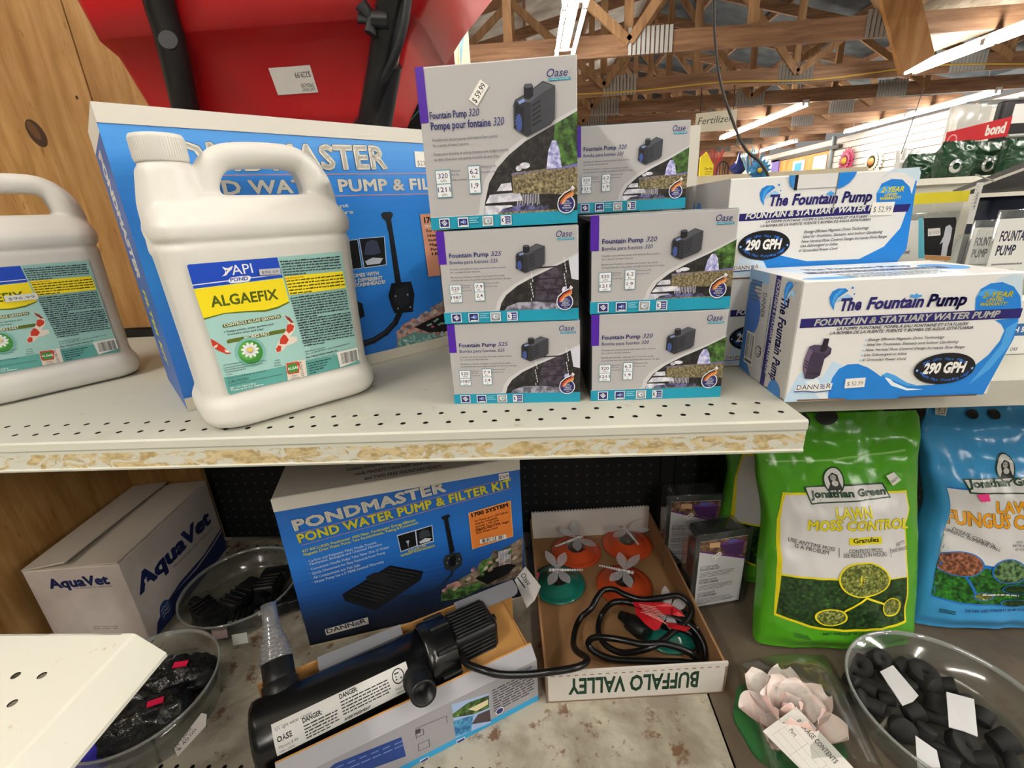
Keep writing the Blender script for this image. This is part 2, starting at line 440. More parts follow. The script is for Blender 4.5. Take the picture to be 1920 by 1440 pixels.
# wide brace board hanging under the second truss and the lagged duct beside it
M_BRACE = wood('brace_board', '#8d5f33', '#b5804b', '#caa06a', (3, 3, 0.6), 2.5)
mb = MB(); a, b = aty(1672, -60, 5.9), aty(1718, 122, 5.9)
mb.beam(a, b, 0.05, 0.34, M_BRACE, (1, 0, 0)); tag(mb.build('brace_board'), 'wide slanting timber board coming down in front of the lagged duct', 'board')
M_LAG = wood('duct_lagging', '#8a7d6c', '#a89a88', '#c2b6a4', (2, 2, 6), 4.0, 0.8, 0.5)
mb = MB(); a, b = aty(1715, 40, 7.9), aty(1990, -60, 6.6); mb.tube([a+V3((0, 0, 0.0)), b+V3((0, 0, 0.1))], 0.46, M_LAG, 28)
tag(mb.build('lagged_duct'), 'dusty tan lagged duct running under the roof at top right', 'duct')
# ------------------------------------------------------------------ fluorescent fittings (lamps of the shop, plus two added for frontal fill)
M_TUBE = emit_mat('fluorescent_tube', '#fffaf0', TUBE_POWER); M_HOUS = pm('#d9d6cf', 0.4)
def lamp(x, y0, y1, z, label, n=2, wd=0.09, rod=2.7):
    t = thing('ceiling_light', label, 'ceiling light', (x, (y0+y1)/2, z), 'fluorescent ceiling lights')
    mb = MB(); ym = (y0+y1)/2; L = y1-y0
    mb.box((x, ym, z+0.05), (0.08 if wd > 0.15 else 0.10, L, 0.05), M_HOUS)
    for yy in (y0+0.03, ym, y1-0.03): mb.box((x, yy, z+0.03), (wd+0.04, 0.02, 0.015), M_HOUS)
    mb.build('housing', t)
    for s in ((-1, 1) if n == 2 else (0,)):
        for k in range(2):
            a = y0+0.03+k*L/2; b = a+L/2-0.06
            mb = MB(); mb.tube([(x+s*wd/2, a, z-0.01), (x+s*wd/2, b, z-0.01)], 0.019, M_TUBE, 10); mb.build('tube', t)
            for e in (a-0.015, b+0.015):
                mb = MB(); mb.box((x+s*wd/2, e, z+0.005), (0.035, 0.03, 0.06), M_HOUS); mb.build('lamp_holder', t)
    for yy in (y0+0.3, y1-0.3):
        mb = MB(); mb.tube([(x, yy, z+0.07), (x, yy, rod)], 0.006, M_HOUS, 6); mb.build('suspension_rod', t)
    return t
lamp(0.43, 3.55, 6.05, 1.86, 'twin tube ceiling light straight above the grey pump boxes', 2, 0.18)
lamp(5.1, 9.9, 13.9, 1.86, 'long ceiling light hanging behind the fertilizer sign')
lamp(8.45, 9.9, 14.2, 1.86, 'long ceiling light running along the white slatwall')
lamp(7.85, 15.5, 19.4, 1.86, 'far short ceiling light above the garden ornaments')
lamp(5.3, 5.3, 7.7, 1.80, 'bright ceiling light under the lagged duct at top right', 2, 0.13, 1.93)
lamp(8.6, 20.2, 21.8, 1.7, 'farthest ceiling light behind the yellow arrow sign')
for k, (x, y0) in enumerate(((2.3, -0.6), (-1.4, -2.6), (0.8, -4.2), (4.2, -3.2), (6.0, -1.5), (-3.2, 3.5), (-3.2, 9.0), (2.2, 12.5))):  # two of the lamps behind the viewer are added as frontal fill
    lamp(x, y0, y0+2.5, 1.86, ['ceiling light above the aisle to the right of the viewer', 'ceiling light above the aisle behind the viewer', 'added fill light farther back behind the viewer', 'added fill light over the aisle behind the viewer to the right', 'ceiling light above the right side of the shop',
        'ceiling light on the far left of the shop', 'ceiling light deep on the left of the shop', 'ceiling light over the middle of the shop'][k])
# ------------------------------------------------------------------ shelving
def shelf_mat(name, base, stain, amount, rust='#7a4a22', sc_=9, rt=0.655):
    t = NT(name); v = t.co(); n = t.noise(v, sc_, 6, 0.62, 0.3); n2 = t.noise(t.co((1, 1, 1), (0, 0, 0), (3, 5, 2)), sc_*3.5, 5, 0.7)
    c = t.mix(t.ramp(n, [(amount, 0.0), (amount+0.16, 0.75)]), base, stain)
    c = t.mix(t.ramp(n2, [(rt, 0.0), (rt+0.08, 0.85)]), c, rust)
    return t.done(c, 0.5, n2, 0.05)
M_SH = shelf_mat('shelf_enamel', '#bdbcb0', '#a39f92', 0.55, '#8d8672', 5)
M_LIP = None
t_ = NT('shelf_lip_residue'); v_ = t_.co((14, 30, 26)); n_ = t_.noise(v_, 2.6, 5, 0.65, 1.2); z_ = t_.n('SeparateXYZ'); t_.l(t_.co(), z_.inputs[0])
band = t_.math('MULTIPLY', t_.math('GREATER_THAN', z_.outputs[2], -0.0335), t_.math('LESS_THAN', z_.outputs[2], -0.0155))
stx = t_.ramp(n_, [(0.46, 0.0), (0.52, 1.0)]); tan = t_.ramp(t_.noise(t_.co((30, 30, 60)), 3, 4), [(0.35, '#a08a5c'), (0.6, '#c9b68c')])
M_LIP = t_.done(t_.mix(t_.math('MULTIPLY', band, stx), '#c6c6ba', tan), 0.5, n_, 0.1)
M_HOLE = pm('#16130f', 0.9)
def perf_row(mb, a, u, v, n, pitch, r, m, th=V3((0, 0, -0.0015))):
    """row of n square cells from corner a along u (in-plane v), each with a real round hole"""
    a, u, v = V3(a), V3(u), V3(v); K = 12
    for i in range(n):
        o = a+u*(pitch*i); c = o+(u+v)*(pitch/2)
        ring = [c+u*(r*math.cos(2*math.pi*k/K+math.pi/4))+v*(r*math.sin(2*math.pi*k/K+math.pi/4)) for k in range(K)]
        cr = [o+(u+v)*pitch, o+v*pitch, o, o+u*pitch]
        vs = ring+cr; fs = []
        for q in range(4):
            k0 = q*K//4
            fs.append((K+q, K+(q+1) % 4, (k0+3) % K)); 
            for k in range(3): fs.append((K+q, (k0+k+1) % K, (k0+k) % K))
        mb.add(vs, fs, m); mb.add(ring+[p+th for p in ring], [(k, (k+1) % K, K+(k+1) % K, K+k) for k in range(K)], M_HOLE)
X0, X1, YF = -1.03, 0.2735, 0.437
P = 0.0254
def flat(mb, x0, y0, x1, y1, z, m): mb.add([(x0, y0, z), (x1, y0, z), (x1, y1, z), (x0, y1, z)], [(0, 1, 2, 3)], m)
t = thing('gondola_shelf', 'long perforated cream steel shelf with worn front lip carrying jugs and pump boxes', 'shelf', (-0.38, 0.7, 0))
mb = MB(); n = 50
ya, yb, yc = YF+0.010, YF+0.0354, YF+0.0608
xs = X1-0.004-n*P
perf_row(mb, (xs, ya, 0), (1, 0, 0), (0, 1, 0), n, P, 0.0031, M_SH); perf_row(mb, (xs-P/2, yb, 0), (1, 0, 0), (0, 1, 0), n, P, 0.0031, M_SH)
flat(mb, xs+n*P, ya, X1, yb, 0, M_SH); flat(mb, xs-P/2+n*P, yb, X1, yc, 0, M_SH)
flat(mb, X0, YF+0.002, X1, ya, 0, M_SH); flat(mb, X0, yc, X1, BACK-0.012, 0, M_SH)
flat(mb, X0, ya, xs, yb, 0, M_SH); flat(mb, X0, yb, xs-P/2, yc, 0, M_SH)
mb.box(((X0+X1)/2, (YF+BACK)/2+0.01, -0.0165), (X1-X0-0.004, 0.0, 0.03), M_SH) if False else None
mb.slab([(X0, yc+0.005, -0.002), (X1-0.002, yc+0.005, -0.002), (X1-0.002, BACK-0.012, -0.002), (X0, BACK-0.012, -0.002)], (0, 0, -0.004), M_SH)
for yy in (0.60, 0.78): mb.box(((X0+X1)/2, yy, -0.02), (X1-X0-0.01, 0.03, 0.028), M_SH)
mb.box((X1-0.0015, (YF+BACK)/2, -0.017), (0.002, BACK-YF-0.03, 0.033), M_SH)
mb.build('shelf_pan', t)
mb = MB(); pr = [(YF+0.002, 0.0), (YF, -0.002), (YF, -0.010), (YF+0.0015, -0.0125), (YF+0.0015, -0.033), (YF, -0.0345), (YF+0.001, -0.037), (YF+0.014, -0.037)]
for i in range(len(pr)-1):
    (y0, z0), (y1, z1) = pr[i], pr[i+1]
    mb.add([(X0, y0, z0), (X1, y0, z0), (X1, y1, z1), (X0, y1, z1)], [(0, 3, 2, 1)], M_LIP)
for x in (X0, X1): mb.add([(x, y, z) for y, z in pr], [tuple(range(len(pr)))], M_LIP)
mb.build('front_lip', t)
# lower decks
M_DK = shelf_mat('deck_worn', '#aba495', '#74695a', 0.43, '#5e3a1c', 8, 0.575)
M_DK2 = shelf_mat('deck_grey', '#625648', '#4a4138', 0.45, '#5a4230', 6, 0.6)
def deck(name, x0, x1, mat_, holes, label):
    t = thing(name, label, 'shelf', ((x0+x1)/2, 0.7, DECK)); mb = MB(); z = DECK
    if holes:
        n = int((x1-x0-0.02)/P); xs = x1-0.012-n*P; y1 = 0.43; y2 = y1+P; yb0 = BACK-0.012-2*P
        perf_row(mb, (xs, y1, z), (1, 0, 0), (0, 1, 0), n, P, 0.0034, mat_)
        perf_row(mb, (xs, yb0, z), (1, 0, 0), (0, 1, 0), n, P, 0.0034, mat_); perf_row(mb, (xs-P/2, yb0+P, z), (1, 0, 0), (0, 1, 0), n, P, 0.0034, mat_)
        flat(mb, xs+n*P, y1, x1, y2, z, mat_); flat(mb, x0, y1, xs, y2, z, mat_); flat(mb, xs+n*P, yb0, x1, yb0+P, z, mat_); flat(mb, x0, yb0, xs, yb0+P, z, mat_)
        flat(mb, xs-P/2+n*P, yb0+P, x1, yb0+2*P, z, mat_); flat(mb, x0, yb0+P, xs-P/2, yb0+2*P, z, mat_)
        flat(mb, x0, 0.36, x1, y1, z, mat_); flat(mb, x0, y2, x1, yb0, z, mat_); flat(mb, x0, yb0+2*P, x1, BACK, z, mat_)
    else: flat(mb, x0, 0.36, x1, BACK, z, mat_)
    mb.box(((x0+x1)/2, (0.36+BACK)/2, (FLOOR+DECK)/2-0.004), (x1-x0-0.006, BACK-0.365, DECK-FLOOR-0.012), M_DK2); mb.build('deck_pan', t)
    mb = MB(); mb.box(((x0+x1)/2, 0.36, (FLOOR+DECK)/2), (x1-x0, 0.012, DECK-FLOOR), M_SH); mb.build('kick_plate', t)
deck('base_deck', X0, 0.2655, M_DK, True, 'rust-stained cream base deck under the pond kit and tray')
deck('base_deck', 0.2685, 1.55, M_DK2, False, 'grey-brown base deck under the fertilizer bags at right')
# back panels
t_ = NT('pegboard_black'); s_ = t_.n('SeparateXYZ'); t_.l(t_.co(), s_.inputs[0])
def fr(o): return t_.math('SUBTRACT', t_.math('FRACT', t_.math('MULTIPLY', o, 1/P)), 0.5)
fx, fz = fr(s_.outputs[0]), fr(s_.outputs[2]); d_ = t_.math('ADD', t_.math('MULTIPLY', fx, fx), t_.math('MULTIPLY', fz, fz))
M_PEG = t_.done(t_.mix(t_.math('LESS_THAN', d_, 0.016), '#0e0f11', '#3a3c40'), 0.6)
mb = MB(); mb.box((-0.2785, BACK+0.016, -0.1195), (1.133, 0.006, 0.876), M_PEG)
mb.box((0.9365, BACK+0.012, -0.281), (1.227, 0.014, 0.552), M_PEG)
tag(mb.build('pegboard_panel'), 'black pegboard panel closing the back of the shelves', 'panel')
M_PLY = None
t_ = NT('plywood'); v_ = t_.co((9, 9, 1.0)); g_ = t_.noise(v_, 5, 6, 0.6, 0.4); g2_ = t_.noise(t_.co((2.2, 2.2, 1.3)), 2.4, 4)
c_ = t_.ramp(g_, [(0.3, '#8f6535'), (0.5, '#ad824c'), (0.7, '#be9763')]); c_ = t_.mix(t_.ramp(g2_, [(0.42, 0.0), (0.7, 0.55)]), c_, '#7d5226')
fl_ = t_.noise(t_.co((60, 60, 18), (0, 0.5, 0)), 1.6, 2, 0.5); c_ = t_.mix(t_.ramp(fl_, [(0.68, 0.0), (0.74, 0.5)]), c_, '#6b431c')
M_PLY = t_.done(c_, 0.5, g_, 0.08)
M_KNOT = pm('#3d2712', 0.7)
mb = MB(); y = BACK
mb.box((-1.0, y+0.004, 0.70), (0.356, 0.014, 1.36), M_PLY); mb.box((-0.57, y+0.004, 0.70), (0.498, 0.014, 1.36), M_PLY)
k = aty(68, 250, y-0.0035); cvk = CV(mb, (k.x-0.05, y-0.0032, k.z-0.05), (1, 0, 0), (0, 0, 1), 0.1, 0.1)
cvk.ell(0.5, 0.5, 0.16, 0.26, M_KNOT, 20, 0.4); cvk.ell(0.47, 0.55, 0.08, 0.18, pm('#5a3a1c'), 16, 0.4)
k = aty(144, 183, y-0.0035); cvk = CV(mb, (k.x-0.05, y-0.0032, k.z-0.05), (1, 0, 0), (0, 0, 1), 0.1, 0.1); cvk.ell(0.5, 0.5, 0.03, 0.035, M_KNOT, 12)
tag(mb.build('plywood_backboard'), 'knotty plywood backboard behind the white jugs', 'board')
mb = MB(); mb.box((-0.943, BACK+0.004, -0.29), (0.196, 0.014, 0.53), M_PLY); tag(mb.build('plywood_strip'), 'narrow plywood strip facing out beside the black pegboard', 'board')
mb = MB(); mb.box((-1.04, 0.666, -0.35), (0.018, 0.612, 0.69), M_PLY); tag(mb.build('plywood_divider'), 'plywood divider closing the left end of the lower bay', 'board')
mb = MB(); mb.box((-0.86, BACK-0.004, 0.004), (0.34, 0.014, 0.022), M_HOLE); tag(mb.build('back_rail'), 'black steel rail along the back of the long shelf under the plywood', 'rail')
# slotted upright between the bays and the ledge on the far side of the gondola
M_UP = pm('#d2cfc4', 0.45)
t = thing('slotted_upright', 'cream slotted steel upright rising behind the rear pump boxes', 'upright', (0.305, BACK+0.015, DECK))
mb = MB(); mb.box((0.305, BACK+0.02, 0.175), (0.03, 0.03, 0.35), M_UP); mb.box((0.305, BACK+0.02, DECK/2), (0.03, 0.03, -DECK), M_HOLE)
z = 0.32
while z > 0.0:
    mb.box((0.298, BACK+0.0045, z), (0.005, 0.0016, 0.022), M_HOLE); z -= 0.04
mb.build('post', t)
mb = MB(); mb.box((-0.37, 1.33, 0.335), (1.26, 0.67, 0.02), M_UP); mb.box((-0.37, 1.66, -0.19), (1.26, 0.02, 1.03), M_UP); mb.box((-0.99, 1.33, -0.19), (0.02, 0.66, 1.03), M_UP)
mb.box((0.25, 1.40, -0.19), (0.02, 0.5, 1.03), M_UP)
tag(mb.build('back_counter'), 'cream top ledge behind the plywood holding the red spreader', 'shelf')
# right-hand bay shelf, a little lower in front
t = thing('gondola_shelf', 'cream steel shelf of the right bay under the blue and white pump box', 'shelf', (0.9, 0.75, 0))
mb = MB(); mb.box((0.925, 0.755, -0.003), (1.29, 0.445, 0.006), M_SH); mb.build('shelf_pan', t)
mb = MB(); mb.box((0.925, 0.530, -0.016), (1.29, 0.004, 0.032), M_SH); mb.build('front_lip', t)
# foreground shelf of the neighbouring gondola
t = thing('gondola_shelf', 'white perforated shelf end jutting in at the lower left corner', 'shelf', (-0.6, 0.1, -0.16))
XR, YE, ZS = -0.4085, 0.33, -0.16
M_SH2 = shelf_mat('shelf_enamel_white', '#d6d4c8', '#c9c6b9', 0.6, '#b48a44', 7, 0.62)
mb = MB(); n = 22
perf_row(mb, (XR-0.036-2*P, YE-0.032, ZS), (0, -1, 0), (1, 0, 0), n, P, 0.0036, M_SH2); perf_row(mb, (XR-0.036-P, YE-0.032, ZS), (0, -1, 0), (1, 0, 0), n, P, 0.0036, M_SH2)
y2 = YE-0.032-n*P
flat(mb, XR-0.036-2*P, YE-0.032, XR-0.036, YE, ZS, M_SH2); flat(mb, XR-0.036, y2, XR, YE, ZS, M_SH2); flat(mb, -0.86, y2, XR-0.036-2*P, YE, ZS, M_SH2)
mb.box((-0.64, YE-0.001, ZS-0.02), (0.44, 0.002, 0.04), M_SH2)
mb.build('shelf_pan', t)
mb = MB(); pr = [(XR, 0.0), (XR+0.003, -0.0015), (XR+0.026, -0.026), (XR+0.026, -0.030), (XR+0.02, -0.036)]
for i in range(len(pr)-1):
    (x0, z0), (x1, z1) = pr[i], pr[i+1]
    mb.add([(x0, y2, ZS+z0), (x0, YE, ZS+z0), (x1, YE, ZS+z1), (x1, y2, ZS+z1)], [(0, 3, 2, 1)], M_SH2, False)
mb.build('front_lip', t)
mb = MB(); mb.box((-0.88, 0.05, (FLOOR+0.1)/2), (0.03, 0.5, 0.1-FLOOR), M_UP); mb.build('upright', t)
# ------------------------------------------------------------------ printed cartons
def carton_frame(bl, w, d, h, yaw, z):
    c, s = math.cos(yaw), math.sin(yaw)
    return dict(O=V3((bl[0], bl[1], z)), U=V3((c, s, 0)), D=V3((-s, c, 0)), w=w, d=d, h=h)
def carton_faces(F, mb):
    O, U, D, w, d, h = F['O'], F['U'], F['D'], F['w'], F['d'], F['h']; Z = V3((0, 0, 1))
    return dict(front=CV(mb, O, U, Z, w, h), left=CV(mb, O+D*d, -D, Z, d, h), right=CV(mb, O+U*w, D, Z, d, h), top=CV(mb, O+Z*h, U, D, w, d))
def carton_body(mb, F, m, mats=None):
    O, U, D, w, d, h = F['O'], F['U'], F['D'], F['w'], F['d'], F['h']; Z = V3((0, 0, 1)); r = 0.0012
    b = bmesh.new(); vs = []
    for k in range(8):
        p = O+U*(w*(k & 1))+D*(d*((k >> 1) & 1))+Z*(h*((k >> 2) & 1)); vs.append(b.verts.new(p))
    for f in ((0, 2, 3, 1), (4, 5, 7, 6), (0, 1, 5, 4), (2, 6, 7, 3), (0, 4, 6, 2), (1, 3, 7, 5)): b.faces.new([vs[i] for i in f])
    bmesh.ops.bevel(b, geom=b.edges[:], offset=r, segments=1, affect='EDGES'); b.verts.index_update()
    fc = list(b.faces); b.verts.ensure_lookup_table(); b.normal_update()
    pts = [v.co.copy() for v in b.verts]
    for f in fc:
        n = f.normal; mm = m
        if mats:
            a = [(n.dot(-D), 'front'), (n.dot(D), 'back'), (n.dot(-U), 'left'), (n.dot(U), 'right'), (n.z, 'top'), (-n.z, 'bottom')]
            mm = mats.get(max(a)[1], m)
        ids = [v.index for v in f.verts]; mb.add([pts[i] for i in ids], [tuple(range(len(ids)))], mm)
    b.free()
def sticker(parent, cv_src, x0, y0, x1, y1, txt, name='price_sticker', rot=0.0, th=0.0006, col='#efece4', style=0, inset=0.0012):
    """small price label: its own thin slip on the face of cv_src"""
    for ch in parent.children:
        if ch.name.split('.')[0] in ('carton', 'paper_label', 'printed_card'): parent = ch
    mb = MB(); c = CV(mb, cv_src.O+cv_src.N*inset, cv_src.U, cv_src.V, cv_src.w, cv_src.h)
    cx, cy = (x0+x1)/2, (y0+y1)/2; W, H = (x1-x0)*c.w, (y1-y0)*c.h; ca, sa = math.cos(rot), math.sin(rot)
    U2 = c.U*ca+c.V*sa; V2 = c.V*ca-c.U*sa; O2 = c.O+c.U*(cx*c.w)+c.V*(cy*c.h)-U2*(W/2)-V2*(H/2)
    s = CV(mb, O2, U2, V2, W, H)
    mb.slab([O2, O2+U2*W, O2+U2*W+V2*H, O2+V2*H], -c.N*th, pm(col, 0.5))
    if style == 0: s.text(txt, 0.10, 0.25, 0.42, pm('#55565a'), 0.8)
    elif style == 1: s.text(txt, 0.06, 0.22, 0.52, pm('#141414'), 0.88, 0.01)
    elif style == 2: s.text(txt, 0.08, 0.12, 0.3, pm('#77736c'), 0.84)
    elif style == 3:
        s.text(txt, 0.1, 0.3, 0.34, pm('#7a1040'), 0.8)
    return mb.build(name, parent)
# ---- grey pump cartons
G_GREY = pm('#b3b1b2', 0.42); G_TEAL = pm('#1b93b0', 0.4); G_NAVY = pm('#232a6b', 0.4); G_PUR = pm('#4a1c98', 0.4); G_WH = pm('#e9e9ea', 0.4)
G_TXT = pm('#4a4a5c', 0.5); G_BLK = pm('#1d1e22', 0.4); G_DK = pm('#26262a', 0.5)
PH_GREEN = speckle('print_foliage', '#1f3012', '#55803a', 130, 0.45, 0.4, 0.65, '#a6c860'); PH_STONE = speckle('print_stone', '#4a4232', '#8f8260', 420, 0.45, 0.38, 0.6, '#cfc396')
PH_DARK = speckle('print_dark', '#1b1a1c', '#3b3936', 160, 0.45, 0.45, 0.7); PH_WATER = speckle('print_water', '#7f7fc0', '#cfcff0', 260, 0.4, 0.35, 0.6, '#ffffff')
PH_SNOW = speckle('print_pale', '#b9b8c8', '#e6e6ee', 120, 0.45); PH_COL = speckle('print_column', '#2b2530', '#4d4552', 150, 0.45)
PH_SKY = pm('#cfd2de', 0.45)
def pump_pic(c, x0, y0, x1, y1):
    X = lambda t: x0+(x1-x0)*t
    Y = lambda t: y0+(y1-y0)*t
    q = lambda pts, m, adv=True: c.poly([(X(a), Y(b)) for a, b in pts], m, adv)
    a, b, d, e, f = pm('#2c2e34', 0.4), pm('#3b3d44', 0.4), pm('#1c1d21', 0.4), pm('#50525a', 0.4), pm('#3d4f8c', 0.4)
    q([(0.02, 0.62), (0.0, 0.18), (0.32, 0.0), (0.45, 0.05), (0.88, 0.2), (0.98, 0.3), (1.0, 0.9), (0.72, 1.0), (0.38, 0.82), (0.06, 0.7)], a)
    q([(0.42, 0.62), (0.42, 0.06), (0.88, 0.22), (0.97, 0.3), (0.98, 0.88), (0.72, 0.78)], b)
    q([(0.05, 0.68), (0.38, 0.8), (0.72, 0.98), (0.98, 0.89), (0.72, 0.79), (0.42, 0.63)], e)
    q([(0.03, 0.62), (0.02, 0.2), (0.24, 0.07), (0.26, 0.56)], d)
    for k in range(5): q([(0.45, 0.18+0.09*k), (0.66, 0.28+0.09*k), (0.66, 0.31+0.09*k), (0.45, 0.22+0.09*k)], d, False)
    for k in range(6): q([(0.0, 0.24+0.065*k), (0.05, 0.23+0.065*k), (0.05, 0.27+0.065*k), (0.0, 0.27+0.065*k)], e, False)
    c.k += 1
    q([(0.27, 0.72), (0.27, 0.93), (0.31, 0.97), (0.45, 0.97), (0.49, 0.93), (0.49, 0.74), (0.38, 0.68)], d)
    c.ell(X(0.38), Y(0.93), (x1-x0)*0.105, (y1-y0)*0.035, e, 18)
    c.ell(X(0.13), Y(0.27), (x1-x0)*0.075, (y1-y0)*0.17, f, 18); q([(0.12, 0.66), (0.26, 0.71), (0.3, 0.66), (0.16, 0.61)], pm('#7d93c8', 0.4))
def grey_art(c, tall, m525):
    if tall: T = dict(tag=(0, 0.68, 0.055, 1.0), t1=(0.065, 0.70, 0.24, 0.04), n1=(0.315, 0.07), t2=(0.065, 0.635, 0.39, 0.045), n2=(0.47, 0.07), sm=(0.068, 0.565, 0.47, 0.033), st=((0.065, 0.21, 0.165, 0.39), (0.285, 0.225, 0.365, 0.405)), band=0.083, pump=(0.60, 0.555, 0.865, 0.865), logo=(0.815, 0.885, 0.145, 0.043),
        edge=[(0.37, 0.083), (0.385, 0.17), (0.42, 0.29), (0.48, 0.38), (0.56, 0.455), (0.67, 0.53), (0.82, 0.60), (1, 0.685)], ic=(0.06, 0.19, 0.36, 0.485), icw=0.072)
    else: T = dict(tag=(0, 0.655, 0.058, 1.0), t1=(0.08, 0.722, 0.285, 0.045), n1=(0.382, 0.075), t2=(0.08, 0.655, 0.28, 0.036), n2=(0.375, 0.055), sm=(0.08, 0.592, 0.40, 0.033), st=((0.06, 0.235, 0.15, 0.435), (0.243, 0.245, 0.318, 0.45)), band=0.128, pump=(0.555, 0.53, 0.765, 0.83), logo=(0.845, 0.882, 0.125, 0.062),
        edge=[(0.42, 0.128), (0.435, 0.21), (0.475, 0.30), (0.56, 0.395), (0.68, 0.485), (0.81, 0.565), (0.9, 0.625), (1, 0.70)], ic=(0.055, 0.185, 0.35, 0.475), icw=0.077)
    E = T['edge']; b = T['band']
    c.poly([(E[0][0]-0.05, b)]+[(x-0.05*(1-x), y+0.02) for x, y in E]+[(1, E[-1][1]+0.02), (1, b)], pm('#c9c8ca', 0.42))
    ax = E[0][0]
    c.poly(E+[(1, b)], PH_DARK)
    def my(x):                                            # photo edge height at x
        for i in range(len(E)-1):
            if E[i][0] <= x <= E[i+1][0]: return E[i][1]+(E[i+1][1]-E[i][1])*(x-E[i][0])/(E[i+1][0]-E[i][0])
        return E[0][1]
    g = 0.83*E[-1][1]
    if not m525:
        c.poly([(0.86, my(0.86)), (1, my(1)), (1, b+0.3), (0.9, b+0.28), (0.84, b+0.36)], PH_GREEN)
        c.poly([(ax+0.002, b), (ax+0.012, b+0.06), (0.56, b+0.055), (0.62, b+0.02), (0.62, b)], PH_SNOW)
        c.poly([(ax+0.018, b+0.075), (ax+0.05, b+0.13), (0.62, b+0.135), (0.64, b+0.08)], PH_SNOW); c.poly([(0.46+ax*0.1-0.03, b+0.15), (0.5, b+0.195), (0.565, b+0.2), (0.57, b+0.15)], PH_SNOW)
        c.poly([(0.575, b+0.13), (1, b+0.10), (1, b+0.285), (0.575, b+0.26)], PH_STONE)
        c.poly([(0.57, b+0.255), (0.8, b+0.262), (1, b+0.295), (1, b+0.275), (0.57, b+0.245)], pm('#6d6aa8', 0.4))
        c.poly([(0.8, b+0.27), (0.815, b+0.38), (0.84, b+0.44), (0.865, b+0.44), (0.885, b+0.39), (0.9, b+0.275)], PH_WATER)
        for k in range(14): c.rect(0.60+0.011*k, b+0.045+0.008*(k % 3), 0.604+0.011*k, b+0.12, pm('#d5d4e4', 0.4), False)
        c.k += 1
        c.poly([(0.47, b), (0.5, b+0.035), (0.62, b+0.055), (0.8, b+0.04), (0.82, b)], speckle('print_pool', '#2a2a3c', '#6a69a0', 180)); c.rect(0.47, b, 0.9, b+0.012, PH_STONE)
        c.ell(0.66, b+0.3, 0.035, 0.02, PH_SNOW, 10); c.ell(0.62, b+0.285, 0.02, 0.018, PH_SNOW, 10)
    else:
        c.poly([(0.72, my(0.72)), (0.88, my(0.88)), (0.9, b+0.05), (0.68, b+0.04), (0.69, b+0.2)], PH_COL)
        for k in range(4): c.poly([(0.675, b+0.08+0.12*k), (0.9, b+0.09+0.12*k), (0.9, b+0.105+0.12*k), (0.675, b+0.095+0.12*k)], pm('#241f28', 0.45), False)
        c.k += 1
        c.poly([(0.93, my(0.93)), (1, my(1)), (1, b+0.3), (0.95, b+0.32)], PH_SKY)
        c.poly([(0.455, b), (0.48, b+0.045), (0.56, b+0.085), (0.7, b+0.09), (0.9, b+0.045), (0.92, b)], speckle('print_basin', '#5d5a66', '#a5a3b4', 140))
        for k in range(26):
            x = 0.655 if k % 2 == 0 else 0.895
            c.rect(x+0.018*((k*7) % 5)/5, b+0.1+0.017*k, x+0.006+0.018*((k*7) % 5)/5, b+0.125+0.017*k, pm('#d8d9e2', 0.4), False)
        c.k += 1; c.ell(0.9, b+0.2, 0.02, 0.04, PH_WATER, 12)
    c.rect(0, 0, 1, b, G_TEAL); c.rect(0, b, ax, b+0.006, pm('#c9c8ca', 0.42))
    c.rect(*T['tag'], G_PUR)
    x, y, wd, h = T['logo']; c.text('Oase', x, y, h*1.05, G_NAVY, wd*0.88, 0.0, 0.28); c.text(':', x+wd*0.95, y+h*0.3, h*0.8, pm('#7d8f96'), None, 0, 0.3); c.rect(x+0.01, y-h*0.5, x+wd, y-h*0.17, G_TEAL); c.text('LIVING WATER', x+0.018, y-h*0.43, h*0.18, pm('#bfe3ea'), wd*0.8, 0.01)
    num = '525' if m525 else '320'
    x, y, wd, h = T['t1']; c.text('Fountain Pump', x, y, h, G_NAVY, wd, 0.018); c.text(num, T['n1'][0], y, h*1.05, G_NAVY, T['n1'][1], 0.0, 0.25)
    x, y, wd, h = T['t2']; c.text('Pompe pour fontaine' if tall else 'Bomba para fuentes', x, y, h, G_NAVY, wd, 0.018 if tall else 0.0); c.text(num, T['n2'][0], y, h*1.05, G_NAVY, T['n2'][1], 0.0, 0.25)
    x, y, wd, dy = T['sm']; h = 0.017
    L = ['Fountain and statuary pump with built-in flow control', 'for a variety of water features.'] + (['Pompe pour fontaines et statues-fontaines avec intégré contrôle', "du débit d'eau pour une grande diversité de jeux d'eau."] if tall else ['Bomba para fuentes y estatuas con control de caudal', 'incorporado para una amplia variedad de funciones de agua.'])
    for k, (t, f) in enumerate(zip(L, (0.9, 0.5, 1.05, 0.92) if tall else (1.0, 0.55, 0.97, 1.1))): c.text(t, x, y-dy*k-(0.02 if k > 1 else 0), h, G_TXT, wd*f, 0.0)
    S = [('525', 'GPH', '1987', 'LPH'), ('7.9', 'ft.', '2.4', 'm')] if m525 else [('320', 'GPH', '1211', 'LPH'), ('6.2', 'ft.', '1,9' if tall else '1.9', 'm')]
